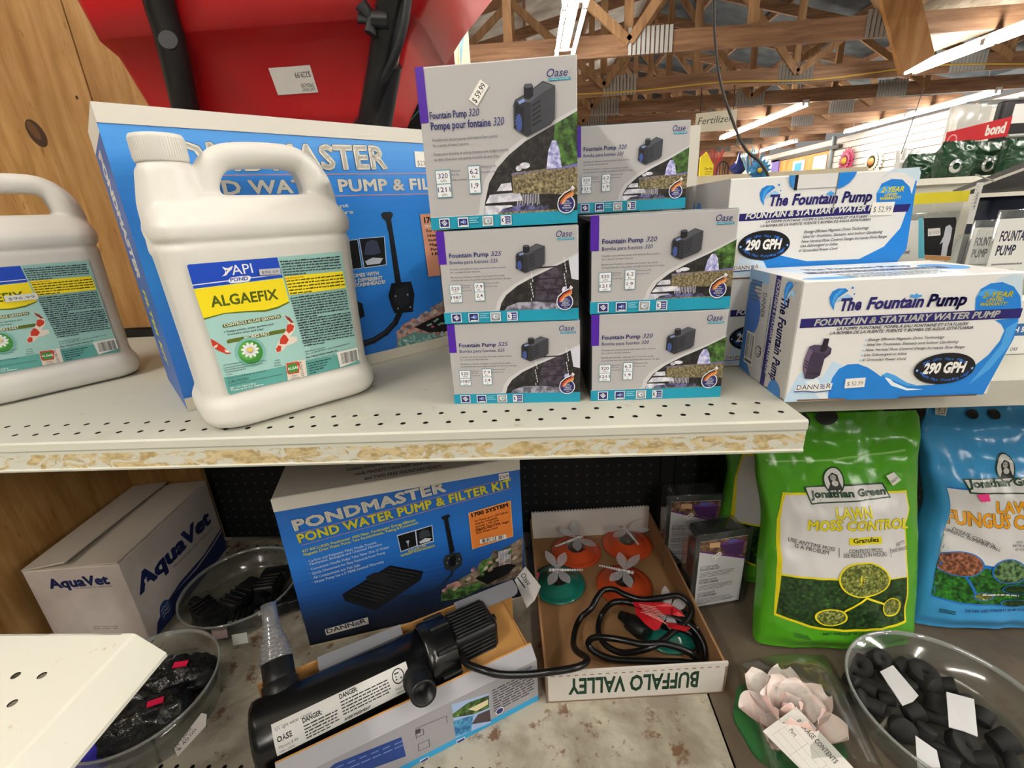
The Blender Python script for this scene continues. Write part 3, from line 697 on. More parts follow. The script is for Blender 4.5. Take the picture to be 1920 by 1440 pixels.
    for (x0, y0, x1, y1), tx in zip(T['st'], S):
        ym = (y0+y1)/2; c.rect(x0, y0, x1, y1, pm('#4f93a8', 0.4)); gx, gy = 0.004, 0.006; H = (y1-y0)
        c.rect(x0+gx, ym+gy/2, x1-gx, y1-gy, G_WH, False); c.rect(x0+gx, y0+gy, x1-gx, ym-gy/2, G_WH)
        xm = (x0+x1)/2; f = (x1-x0)
        for k, (st, yy, hh, ww) in enumerate(((tx[0], ym+H*0.20, H*0.17, 0.66), (tx[1], ym+H*0.06, H*0.09, 0.40 if len(tx[1]) > 1 else 0.2), (tx[2], y0+H*0.21, H*0.17, 0.85 if len(tx[2]) > 3 else 0.6), (tx[3], y0+H*0.06, H*0.09, 0.36 if len(tx[3]) > 1 else 0.16))):
            c.text(st, xm, yy, hh, G_NAVY if k in (0, 2) else G_TXT, f*ww, 0.008 if k in (0, 2) else 0, align='c')
        w2 = 0.07 if x0 < 0.2 else 0.085
        c.text('Maximum', x1+0.006, y1-0.018, 0.014, G_TXT, w2*0.9)
        if x0 < 0.2: c.text('flow rate', x1+0.006, y1-0.042, 0.014, G_TXT, w2*0.75); c.text('Débit maximum' if tall else 'Caudal máx.', x1+0.006, y1-0.075, 0.014, G_TXT, w2*(1.5 if tall else 1.05))
        else: c.text('lift', x1+0.006+w2*0.97, y1-0.018, 0.014, G_TXT, 0.02); c.text('Remontée maximale' if tall else 'Elevación máx.', x1+0.006, y1-0.052, 0.014, G_TXT, w2*(1.6 if tall else 1.1))
    iw = T['icw']
    for k, x in enumerate(T['ic']):
        y0, y1 = b*0.13, b*0.9; c.rect(x, y0, x+iw, y1, G_WH); m = 0.006
        c.rect(x+m, y0+m*1.3, x+iw-m, y1-m*1.3, G_NAVY if k != 2 else pm('#8d8e93', 0.4)); xm, ym, H = x+iw/2, (y0+y1)/2, y1-y0
        if k == 0:
            c.poly([(xm-iw*0.3, ym+H*0.1), (xm, ym-H*0.3), (xm+iw*0.3, ym), (xm+iw*0.05, ym+H*0.32)], G_WH)
            for j in range(3): c.line([(xm-iw*0.2+iw*0.12*j, ym+H*0.1+H*0.06*j), (xm+iw*0.0+iw*0.12*j, ym-H*0.12+H*0.06*j)], 0.0006, G_NAVY, False)
            c.k += 1
        elif k == 1:
            c.poly([(xm-iw*0.25, ym+H*0.08), (xm-iw*0.08, ym+H*0.08), (xm+iw*0.08, ym+H*0.28), (xm+iw*0.08, ym-H*0.2), (xm-iw*0.08, ym-H*0.04), (xm-iw*0.25, ym-H*0.04)], pm('#aebbe0')); c.ell(xm+iw*0.2, ym+H*0.04, iw*0.1, H*0.2, pm('#6c7fc0'), 14); c.rect(x+iw*0.22, y0+H*0.1, x+iw*0.85, y0+H*0.2, G_WH)
            for j in range(3): c.rect(x+iw*1.1, y1-H*0.16-H*0.22*j, x+iw*(2.0-0.2*(j % 2)), y1-H*0.08-H*0.22*j, pm('#8fd0de'), False)
        elif k == 2:
            c.poly([(xm-iw*0.32, ym+H*0.34), (xm+iw*0.34, ym+H*0.34), (xm+iw*0.34, ym-H*0.1), (xm, ym-H*0.34), (xm-iw*0.32, ym-H*0.1)], pm('#b6b7bc')); c.ell(xm-iw*0.04, ym, iw*0.2, H*0.18, G_WH, 14); c.ell(xm+iw*0.02, ym, iw*0.11, H*0.1, pm('#3d8fae'), 12)
        else:
            c.text('3', x+iw*0.1, y0+H*0.16, H*0.66, G_WH, iw*0.36, 0.05)
            for j in range(3): c.rect(x+iw*0.52, y0+H*(0.2+0.22*j), x+iw*0.86, y0+H*(0.3+0.22*j), pm('#b9c2e2'), False)
            c.k += 1
    pump_pic(c, *T['pump'])
    x, y, r = (0.925, 0.125, 0.052) if tall else (0.90, 0.205, 0.054); ry = r*c.w/c.h
    c.ell(x, y, r*1.12, ry*1.12, G_WH); c.poly([(x-r*1.1, y-ry*0.2), (x-r*0.95, y+ry*0.75), (x-r*0.2, y+ry*1.4), (x+r*0.55, y+ry*1.75), (x+r*0.78, y+ry*2.15), (x+r*1.1, y+ry*1.85), (x+r*0.5, y+ry*1.1), (x-r*0.3, y+ry*0.6), (x-r*0.75, y)], G_WH)
    c.ell(x, y, r, ry, G_NAVY)
    for col, o in ((('#1a1a1a'), 0.0), ('#c8402a' if m525 else '#b05a2c', 0.16), ('#d8975c', 0.34)):
        c.poly([(x-r*0.98+o*r, y-ry*0.1), (x-r*0.85+o*r, y+ry*0.65-o*ry), (x-r*0.2+o*r*0.6, y+ry*1.25-o*ry), (x+r*0.55+o*r*0.6, y+ry*1.6-o*ry), (x+r*0.78+o*r*0.5, y+ry*1.95-o*ry*1.1), (x+r*0.6+o*r, y+ry*1.3-o*ry), (x-r*0.1+o*r*0.6, y+ry*0.95-o*ry), (x-r*0.65+o*r, y+ry*0.45-o*ry)], pm(col, 0.4))
    for k, (t, f) in enumerate((('GLOBAL', 0.7), ('INSPIRATION', 1.15), ('GERMAN', 0.85), ('TECHNOLOGY', 1.2))): c.text(t, x+r*0.08, y+ry*(0.28-0.27*k), ry*0.17, G_WH, r*f, 0.02 if k > 1 else 0, align='c', adv=False)
    c.text('Oase', x+r*0.08, y-ry*0.82, ry*0.17, G_WH, r*0.45, 0, 0.3, align='c')
def grey_box(x, y, yaw, z, w, d, h, label, tall=False, m525=False, lid=False):
    F = carton_frame((x, y), w, d, h, math.radians(yaw), z); t = thing('pump_carton', label, 'box', F['O']+F['U']*(w/2), 'grey fountain pump boxes')
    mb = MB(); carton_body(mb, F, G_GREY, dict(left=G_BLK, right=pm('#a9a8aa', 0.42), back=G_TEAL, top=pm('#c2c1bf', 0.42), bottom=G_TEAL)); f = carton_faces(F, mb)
    grey_art(f['front'], tall, m525)
    if not tall: f['top'].rect(0, 0.0, 1, 0.02, pm('#7ed0e6', 0.4))
    f['left'].rect(0.985, 0.66, 1.0, 1.0, G_PUR)
    mb.build('carton', t)
    if lid: mb = MB(); mb.slab([F['O']+V3((0, 0, h-0.006)), F['O']+F['D']*(d*0.7)+V3((0, 0, h-0.006)), F['O']+F['D']*(d*0.7)-F['U']*0.014+V3((0, 0, h-0.001)), F['O']-F['U']*0.014+F['D']*0.01+V3((0, 0, h-0.001))], (0, 0, 0.002), G_BLK); mb.build('end_flap', t)
    return t, f['front']
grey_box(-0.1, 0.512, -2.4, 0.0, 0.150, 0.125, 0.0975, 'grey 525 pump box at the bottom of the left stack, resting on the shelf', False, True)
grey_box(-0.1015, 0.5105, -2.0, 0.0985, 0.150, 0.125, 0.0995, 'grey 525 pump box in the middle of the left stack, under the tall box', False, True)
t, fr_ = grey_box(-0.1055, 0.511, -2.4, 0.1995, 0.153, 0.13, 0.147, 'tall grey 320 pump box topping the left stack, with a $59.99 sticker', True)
sticker(t, fr_, 0.325, 0.795, 0.455, 0.862, '$ 59.99', rot=math.radians(52), style=1)
G4 = 'grey 320 pump box %s'
grey_box(0.0625, 0.507, 0.1, 0.0, 0.149, 0.145, 0.1025, G4 % 'at the bottom of the right stack, resting on the shelf')
grey_box(0.0610, 0.507, 0.1, 0.1035, 0.150, 0.145, 0.1020, G4 % 'topping the front right stack, its black end flap lifted', lid=True)
grey_box(0.0575, 0.652, 0.6, 0.2075, 0.1435, 0.12, 0.1025, G4 % 'farther back behind the right stack, below the roof lamp')
for z in (0.0, 0.1035): grey_box(0.0605, 0.6535, 0.1, z, 0.143, 0.12, 0.1020, G4 % ('hidden low in the rear stack' if z == 0 else 'hidden midway in the rear stack'))
# ---- blue and white fountain pump cartons
D_WH = pm('#e4e3e1', 0.35); D_NAVY = pm('#231f66', 0.35); D_BLUE = pm('#1f7fd6', 0.35); D_LB = pm('#9ccbee', 0.35); D_MID = pm('#4aa0e6', 0.35); D_TX = pm('#26233a', 0.4); D_YEL = pm('#f1e33a', 0.35); D_BLK = pm('#141418', 0.35); D_PUR = pm('#3a3046', 0.35); D_SHADE = pm('#b5b2ae', 0.45)  # the grey left-end tone is shade painted onto the white board
def wave_logo(c, x0, y0, x1, y1):
    X = lambda t: x0+(x1-x0)*t
    Y = lambda t: y0+(y1-y0)*t
    q = lambda pts, m: c.poly([(X(a), Y(b)) for a, b in pts], m)
    q([(0.28, 0.0), (0.1, 0.3), (0.02, 0.6), (0.1, 0.85), (0.3, 0.98), (0.6, 0.97), (0.72, 0.85), (0.55, 0.72), (0.35, 0.55), (0.27, 0.3)], D_BLUE)
    q([(0.26, 0.12), (0.16, 0.4), (0.2, 0.7), (0.42, 0.92), (0.55, 0.9), (0.35, 0.68), (0.26, 0.42)], D_MID)
    q([(0.33, 0.3), (0.45, 0.55), (0.7, 0.72), (0.9, 0.6), (1.0, 0.42), (0.88, 0.48), (0.65, 0.52), (0.45, 0.4)], D_LB)
    c.ell(X(0.86), Y(0.98), 0.006, 0.009, D_BLUE, 10, adv=False); c.ell(X(0.97), Y(0.7), 0.004, 0.007, D_BLUE, 10)
def brand(c, a, b, hp, P=None):
    c.tx('The Fountain Pump', a, b, hp, D_NAVY, 0.03, 0.18, 0.92)
def oval(c, a, b, ry):
    c.pell(a, b, ry, D_BLK, 36); mx, my = (a[0]+b[0])/2, (a[1]+b[1])/2; rx = (b[0]-a[0])/2; k = (b[1]-a[1])/(b[0]-a[0])
    c.tx('290 GPH', (mx-rx*0.74, my+ry*0.26-k*rx*0.74), (mx+rx*0.66, my+ry*0.26+k*rx*0.66), ry*0.62, pm('#f0eeea', 0.35), 0.045, 0.15)
    for txt, top in (('290 GPH Max Flow', True), ('6.5 Ft Max Pumping Height', False)):
        n = len(txt)
        for i, ch in enumerate(txt):
            if ch == ' ': continue
            sp = 0.95 if top else 1.35
            t = (i/(n-1)-0.5)*2*sp; x = mx+rx*0.80*math.sin(t); y = my-ry*0.60*math.cos(t)*(1 if top else -1)+(0 if top else ry*0.14)+k*(x-mx); w2 = rx*(0.085 if top else 0.075)
            sl = (0.60*ry/(0.80*rx))*math.tan(t)*(1 if top else -1) if abs(t) < 1.4 else 0
            c.tx(ch, (x-w2/2, y+k*-w2/2-sl*w2/2+ry*0.05), (x+w2/2, y+k*w2/2+sl*w2/2+ry*0.05), ry*0.16, pm('#2f6fd0', 0.35), 0.01, adv=False)
        c.k += 1
    for sx in (-0.9, 0.9): p = c.P(mx+rx*sx, my+k*rx*sx+ry*0.05); c.ell(p[0], p[1], 0.006, 0.011, pm('#7fb2ea', 0.35), 10, adv=False)
    c.k += 1
def warranty(c, pts, t1, t2, t3):
    c.pp(pts, D_BLUE); m = c.P(*pts[0])
    c.pp([(pts[2][0]-10+0.6*(p[0]-pts[2][0]), pts[2][1]+22+0.45*(p[1]-pts[2][1])) for p in pts[1:-1]], D_MID)
    for s, a, b, h in (t1, t2, t3): c.tx(s, a, b, h, D_YEL, 0.03, 0.2, outline=pm('#2b5a9a', 0.35), ow=0.025)
def pump_photo(c, X, Y):
    q = lambda pts, m, adv=True: c.poly([(X(a), Y(b)) for a, b in pts], m, adv)
    q([(0.02, 0.5), (0.02, 0.28), (0.16, 0.02), (0.5, 0.0), (0.72, 0.08), (0.78, 0.5), (0.98, 0.62), (0.98, 0.75), (0.78, 0.84), (0.3, 0.86), (0.13, 0.82)], D_PUR)
    q([(0.13, 0.82), (0.3, 0.86), (0.78, 0.84), (0.98, 0.74), (0.8, 0.62), (0.35, 0.68)], pm('#4d4259', 0.35)); q([(0.03, 0.5), (0.03, 0.3), (0.16, 0.05), (0.22, 0.55), (0.3, 0.7), (0.14, 0.8)], pm('#6b5a74', 0.35))
    for k in range(3): q([(0.07, 0.32+0.07*k), (0.2, 0.26+0.07*k), (0.2, 0.29+0.07*k), (0.07, 0.35+0.07*k)], D_BLK, False)
    c.k += 1; q([(0.55, 0.7), (0.62, 1.0), (0.82, 1.0), (0.8, 0.72), (0.68, 0.66)], pm('#241f2c', 0.35)); q([(0.3, 0.12), (0.72, 0.1), (0.72, 0.16), (0.3, 0.18)], pm('#2b2436', 0.35))
def danner_plate(c, pts, a, b, h, line):
    c.pp(pts, pm('#edecea', 0.35)); c.tx('DANN', a, ((a[0]*0.37+b[0]*0.63), a[1]*0.37+b[1]*0.63), h, D_TX, 0.0); 
    x = a[0]*0.30+b[0]*0.70; y = a[1]*0.30+b[1]*0.70; wd = (b[0]-a[0])*0.13; k = (b[1]-a[1])/(b[0]-a[0])
    for j in range(3):
        yy = y-h*0.08-j*h*0.36; c.pl([(x, yy), (x+wd*0.3, yy-h*0.14), (x+wd*0.65, yy+h*0.06), (x+wd, yy-h*0.08+k*wd)], 0.0009, pm('#2d4f96', 0.35), False)
    c.k += 1; c.tx('R', (b[0]-(b[0]-a[0])*0.13, b[1]), b, h, D_TX, 0.0); c.pl(line, 0.0011, pm('#2d4f96', 0.35))
DF = carton_frame((0.2735, 0.4865), 0.2145, 0.1195, 0.131, 0.0, 0.0008)
t = thing('pump_carton', 'blue and white pump box at the front right, overhanging the shelf edge, priced $52.99', 'box', DF['O']+DF['U']*0.1, 'blue and white fountain pump boxes')
mb = MB(); carton_body(mb, DF, D_WH, dict(left=D_SHADE, bottom=pm('#8a6a48', 0.8))); f = carton_faces(DF, mb)
c = f['front'].zoom(1460, 500, 4.174)
c.pp([(35, 1060), (150, 850), (220, 800), (330, 880), (420, 740), (500, 770), (470, 1045)], pm('#c4dff4', 0.35)); c.pp([(205, 900), (300, 870), (395, 1040), (330, 1045)], pm('#e8f1f8', 0.35))
c.pp([(385, 1045), (390, 960), (420, 870), (470, 800), (540, 765), (620, 760), (700, 790), (760, 830), (800, 860), (840, 830), (900, 850), (980, 900), (1080, 930), (1200, 925), (1360, 890), (1500, 800), (1640, 690), (1730, 580), (1765, 500), (1740, 450), (1690, 420), (1880, 395), (1840, 560), (1600, 1000), (1000, 1030)], D_BLUE)
c.pp([(830, 870), (860, 865), (900, 905), (1000, 950), (1130, 960), (1000, 968), (880, 930)], pm('#e9f2fa', 0.35)); c.pp([(800, 850), (850, 828), (910, 850), (1000, 905), (1100, 935), (1000, 935), (900, 890), (850, 870)], D_MID)
c.pp([(1780, 480), (1880, 420), (1800, 620), (1650, 800), (1480, 930), (1620, 760), (1740, 610)], D_MID)
c.pp([(1685, 130), (1740, 80), (1830, 60), (1912, 62), (1900, 320), (1880, 240), (1820, 150), (1740, 118)], pm('#c9dcea', 0.35))
warranty(c, [(1535, 345), (1540, 250), (1580, 175), (1660, 130), (1750, 120), (1840, 155), (1890, 230), (1898, 330)], ('2-YEAR', (1590, 243), (1828, 235), 42), ('LIMITED', (1622, 274), (1752, 270), 26), ('WARRANTY!', (1570, 308), (1780, 300), 26))
c.pp([(175, 408), (1910, 324), (1885, 400), (162, 480)], D_NAVY)
wave_logo(c, *c.P(372, 345), *c.P(606, 160)); c.tx('The', (472, 345), (640, 335), 92, D_NAVY, 0.035, 0.16); c.tx('Fountain', (683, 332), (1125, 312), 88, D_NAVY, 0.035, 0.16); c.tx('Pump', (1152, 310), (1462, 298), 92, D_NAVY, 0.035, 0.16)
c.pp([(1020, 235), (1035, 215), (1060, 222), (1075, 205), (1090, 220), (1115, 218), (1118, 232), (1090, 240), (1078, 250), (1066, 250), (1056, 240)], D_MID)
c.tx('FOUNTAIN & STATUARY WATER PUMP', (272, 462), (1722, 392), 47, pm('#f4f3ef', 0.35), 0.035, 0.22)
c.tx('LA POMPE FONTAINE. POMPE À EAU FONTAINE ET STATUAIRE', (450, 496), (1478, 455), 22, D_TX, 0.015, 0.25); c.tx('LA BOMBA DE LA FUENTE. FUENTE Y BOMBA DE AGUA ESTATUARIA', (395, 530), (1515, 485), 22, D_TX, 0.015, 0.25)
for s, a, b in (('Energy Efficient Magnetic Drive Technology', (695, 580), (1292, 558)), ('Ideal for Fountains, Statuary and Indoor Gardening', (684, 619), (1402, 594)), ('New Vertical Flow Control Design Increases Flow Range', (672, 660), (1448, 634)), ('Use Submerged or Inline', (662, 698), (995, 687)), ("6' Grounded Power Cord", (650, 737), (990, 727))):
    c.tx(s, a, b, 20, D_TX, 0.008, 0.3); p = c.P(a[0]-16, a[1]-8); c.ell(p[0], p[1], 0.006, 0.006, D_LB, 8)
p0, p1 = c.P(165, 880), c.P(430, 558); pump_photo(c, lambda a: p0[0]+(p1[0]-p0[0])*a, lambda b: p0[1]+(p1[1]-p0[1])*b)
danner_plate(c, [(118, 978), (138, 928), (418, 908), (402, 962), (260, 975)], (134, 962), (400, 948), 36, [(118, 976), (200, 970), (280, 978), (340, 972), (402, 962)])
oval(c, (1050, 805), (1528, 783), 122)
p0 = c.P(508, 950); p1 = c.P(680, 860)
sticker_args = (p0[0], p0[1]+0.004, p1[0], p1[1]-0.01)
def danner_side(c):                                   # end panel: print runs down the panel; greys and dull blues paint its shade in
    c.rect(0, 0, 0.62, 1, pm('#b9b7b4', 0.45)); c.poly([(0, 0.02), (0.02, 0.86), (0.15, 0.98), (0.3, 0.98), (0.22, 0.5), (0.2, 0.08), (0.3, 0.0)], pm('#3d79bd', 0.45)); c.rect(0.0, 0.9, 0.42, 1.0, pm('#8fb4d8', 0.45))
    c.rect(0.16, 0.12, 0.62, 0.86, pm('#bdbbb8', 0.45)); c.ell(0.17, 0.6, 0.16, 0.2, pm('#3a6fc0', 0.45), 24)
    c.poly([(0.55, 1), (0.64, 1), (0.6, 0.0), (0.51, 0.0)], D_NAVY)
    r = -math.pi/2
    c.text('FOUNTAIN & STATUARY WATER PUMP', 0.575, 0.97, 0.05, pm('#e4e2de', 0.4), 0.86*c.h/c.w, 0.03, 0.2, r); c.text('The Fountain Pump', 0.70, 0.84, 0.115, D_NAVY, 0.74*c.h/c.w, 0.03, 0.16, r)
    c.text('LA POMPE FONTAINE. POMPE A EAU FONTAINE ET STATUAIRE', 0.49, 0.8, 0.022, D_TX, 0.66*c.h/c.w, 0.01, 0.2, r); c.text('DANNER', 0.34, 0.82, 0.07, D_TX, 0.22*c.h/c.w, 0, 0, r)
    c.lines(0.06, 0.9, 0.3, 6, 0.035, 0.014, pm('#5b5a58')); c.barcode(0.1, 0.1, 0.3, 0.42); wave_logo(c, 0.72, 0.76, 0.92, 0.98)
    c.ell(0.4, 0.28, 0.06, 0.055, D_TX, 18); c.ell(0.4, 0.28, 0.05, 0.046, pm('#bdbbb8', 0.45), 18); c.text('ETL', 0.405, 0.33, 0.04, D_TX, 0.09*c.h/c.w, 0.02, 0, r); c.ell(0.8, 0.0, 0.12, 0.12, pm('#3d79bd', 0.45), 20)
c2 = f['left']; danner_side(c2)
ct = f['top']; ct.rect(0.1, 0.1, 0.8, 0.85, pm('#d7e6f3', 0.3)); ct.ell(0.16, 0.12, 0.13, 0.07, D_MID, 24); ct.ell(0.85, 0.5, 0.1, 0.2, D_MID, 24)
ct.text('The Fountain Pump', 0.2, 0.62, 0.12, D_NAVY, 0.55, 0.03, 0.16); ct.rect(0.15, 0.4, 0.85, 0.52, D_NAVY); ct.text('FOUNTAIN & STATUARY WATER PUMP', 0.2, 0.42, 0.075, D_WH, 0.6, 0.03, 0.2); ct.lines(0.25, 0.3, 0.75, 5, 0.05, 0.02, D_TX)
c.rect(0.06, 0.0, 0.30, 0.014, pm('#7a5a3a', 0.8)); c.rect(0.56, 0.0, 0.94, 0.012, pm('#5a4028', 0.8))
mb.build('carton', t); sticker(t, c, *sticker_args, '$ 52.99', rot=math.radians(2))
# rear pair, stacked (upper one printed without the pump picture)
DR = carton_frame((0.240, 0.612), 0.217, 0.12, 0.119, math.radians(0.5), 0.1185)
REF = CV(None, DR['O'], DR['U'], (0, 0, 1), DR['w'], DR['h'])
def danner_rear(c):
    c.zoom(1260, 300, 2.571, REF)
    c.pp([(330, 520), (430, 480), (520, 462), (600, 480), (650, 490), (900, 480), (1020, 420), (1100, 330), (1140, 220), (1190, 40), (1130, 430), (1080, 500), (300, 560)], D_BLUE); c.pp([(295, 560), (330, 470), (440, 490), (480, 570)], pm('#cfe4f5', 0.35))
    c.pp([(1000, 95), (1060, 60), (1120, 60), (1190, 110), (1200, 60), (1190, 35), (1060, 45)], pm('#c9dcea', 0.35))
    c.pp([(325, 262), (1155, 205), (1135, 250), (322, 298)], D_NAVY)
    warranty(c, [(985, 222), (985, 165), (1010, 115), (1060, 92), (1110, 95), (1145, 130), (1158, 180), (1155, 212)], ('2-YEAR', (1006, 158), (1116, 152), 24), ('LIMITED', (1022, 176), (1084, 173), 12), ('WARRANTY!', (1000, 195), (1100, 189), 14))
    wave_logo(c, *c.P(412, 225), *c.P(530, 118)); c.tx('The', (466, 223), (556, 219), 52, D_NAVY, 0.035, 0.16); c.tx('Fountain', (576, 218), (795, 208), 50, D_NAVY, 0.035, 0.16); c.tx('Pump', (815, 206), (960, 200), 50, D_NAVY, 0.035, 0.16)
    c.pp([(740, 165), (765, 150), (785, 163), (770, 172), (757, 172)], D_MID)
    c.tx('FOUNTAIN & STATUARY WATER PUMP', (352, 287), (1045, 238), 27, pm('#f4f3ef', 0.35), 0.035, 0.22); c.tx('LA POMPE FONTAINE. POMPE À EAU FONTAINE ET STATUAIRE', (450, 305), (940, 278), 11, D_TX, 0.015, 0.25); c.tx('LA BOMBA DE LA FUENTE. FUENTE Y BOMBA DE AGUA ESTATUARIA', (424, 326), (955, 293), 11, D_TX, 0.015, 0.25)
    for s, a, b in (('Energy Efficient Magnetic Drive Technology', (634, 355), (948, 334)), ('Ideal for Fountains, Statuary, and Indoor Gardening', (628, 378), (1012, 353)), ('New Vertical Flow Control Design Increases Flow Range', (622, 402), (1032, 376)), ('Use Submerged or Inline', (616, 423), (796, 412)), ("6' Grounded Power Cord", (610, 446), (796, 434))): c.tx(s, a, b, 13, D_TX, 0.008, 0.3)
    oval(c, (316, 418), (566, 408), 72); danner_plate(c, [(290, 540), (296, 512), (420, 506), (415, 530)], (296, 533), (415, 525), 18, [(290, 540), (415, 530)])
def danner_box(bl, z, yaw, label, st=False, low=False):
    F = carton_frame(bl, 0.217, 0.12, 0.1185, math.radians(yaw), z); t = thing('pump_carton', label, 'box', F['O']+F['U']*0.1, 'blue and white fountain pump boxes')
    mb = MB(); carton_body(mb, F, D_WH, dict(left=D_SHADE, right=pm('#6b5138', 0.7), bottom=pm('#8a6a48', 0.8))); f = carton_faces(F, mb); danner_rear(f['front']); cc = f['front']
    if not low:
        cc.rect(0.345, 0.86, 0.362, 1.0, D_BLK); cc.poly([(0.31, 1), (0.312, 0.95), (0.322, 0.9), (0.345, 0.875), (0.345, 1)], pm('#3b86c8', 0.35)); cc.poly([(0.578, 1), (0.578, 0.85), (0.61, 0.865), (0.64, 0.9), (0.66, 0.95), (0.67, 1)], D_BLUE); cc.rect(0.362, 0.87, 0.575, 1.0, pm('#dcdad8', 0.35)); cc.rect(0.572, 0.62, 0.578, 1.0, pm('#6a6560', 0.6))
    fl = f['left']; fl.rect(0, 0, 1, 1, pm('#a5a3a1', 0.5)); fl.text('The Fountain Pump', 0.12, 0.35, 0.22, D_NAVY, 0.8, 0.03, 0.16); wave_logo(fl, 0.04, 0.35, 0.3, 0.8); fl.ell(0.95, 0.45, 0.1, 0.2, pm('#3d79bd', 0.45), 20)  # left end greyed as painted shade
    mb.build('carton', t)
    if st: sticker(t, cc, 0.785, 0.575, 0.905, 0.70, '$ 52.99', rot=math.radians(-1))
    return t
danner_box((0.243, 0.614), 0.0, 0.2, 'blue and white pump box under the slot-topped one, mostly hidden by the front box', low=True)
danner_box((0.240, 0.612), 0.1192, 0.5, 'upright blue and white pump box with a slotted top edge, stacked behind the front one', True)
for (x, y, zz, lb) in ((0.298, 0.746, 0.1192, 'shaded pump box whose end, coloured grey for shade, shows behind the slot-topped box'), (0.301, 0.744, 0.0, 'pump box carrying the shaded one at the back')):
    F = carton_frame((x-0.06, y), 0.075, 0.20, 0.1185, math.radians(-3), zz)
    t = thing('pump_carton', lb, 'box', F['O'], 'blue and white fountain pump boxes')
    mb = MB(); carton_body(mb, F, pm('#a3a19f', 0.5), dict(right=pm('#6b5138', 0.7), bottom=pm('#8a6a48', 0.8))); c = carton_faces(F, mb)['front']  # white carton given a grey base as painted shade
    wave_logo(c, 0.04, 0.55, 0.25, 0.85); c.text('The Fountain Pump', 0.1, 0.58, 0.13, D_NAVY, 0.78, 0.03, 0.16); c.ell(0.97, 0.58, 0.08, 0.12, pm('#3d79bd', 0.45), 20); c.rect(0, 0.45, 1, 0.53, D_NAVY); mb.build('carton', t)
F = carton_frame((0.204, 0.775), 0.03, 0.16, 0.237, 0, 0.0)
t = thing('pump_carton', 'thin sliver of a pump box wedged behind the rear grey box', 'box', F['O']); mb = MB(); carton_body(mb, F, pm('#a3a19f', 0.5)); carton_faces(F, mb)['front'].rect(0.0, 0.6, 1, 0.72, D_NAVY); mb.build('carton', t)  # grey base stands in for shade on the white carton

# ---- big blue pond kits
K_WH = pm('#d8d3c8', 0.45); K_LET = pm('#e9e4d8', 0.4); K_YEL = pm('#e8df3c', 0.4); K_PINK = pm('#c88a8e', 0.4); K_BLK = pm('#0f1013', 0.4); K_LIGHT = pm('#c8d6ea', 0.4); K_OR = pm('#e8863a', 0.4); K_DK = pm('#17181c', 0.4)
PKW, PKD, PKH = 0.437, 0.185, 0.336
KF = carton_frame((-0.4585, 0.653), PKW, PKD, PKH, math.radians(16.2), DECK)
KREF = CV(None, KF['O'], KF['U'], (0, 0, 1), PKW, PKH)
PH_ROCK = speckle('print_rocks', '#4a4038', '#8c7b68', 60, 0.4, 0.4, 0.6, '#c8b49c'); PH_PLANT = speckle('print_plants', '#26401f', '#5d8a44', 90, 0.4); PH_PINKR = speckle('print_pink_rock', '#8a5f58', '#c79a8c', 70, 0.4)
def hexmix(a, b, t):
    A = [int(a[i:i+2], 16) for i in (1, 3, 5)]; B = [int(b[i:i+2], 16) for i in (1, 3, 5)]
    return '#%02x%02x%02x' % tuple(int(x+(y-x)*t) for x, y in zip(A, B))
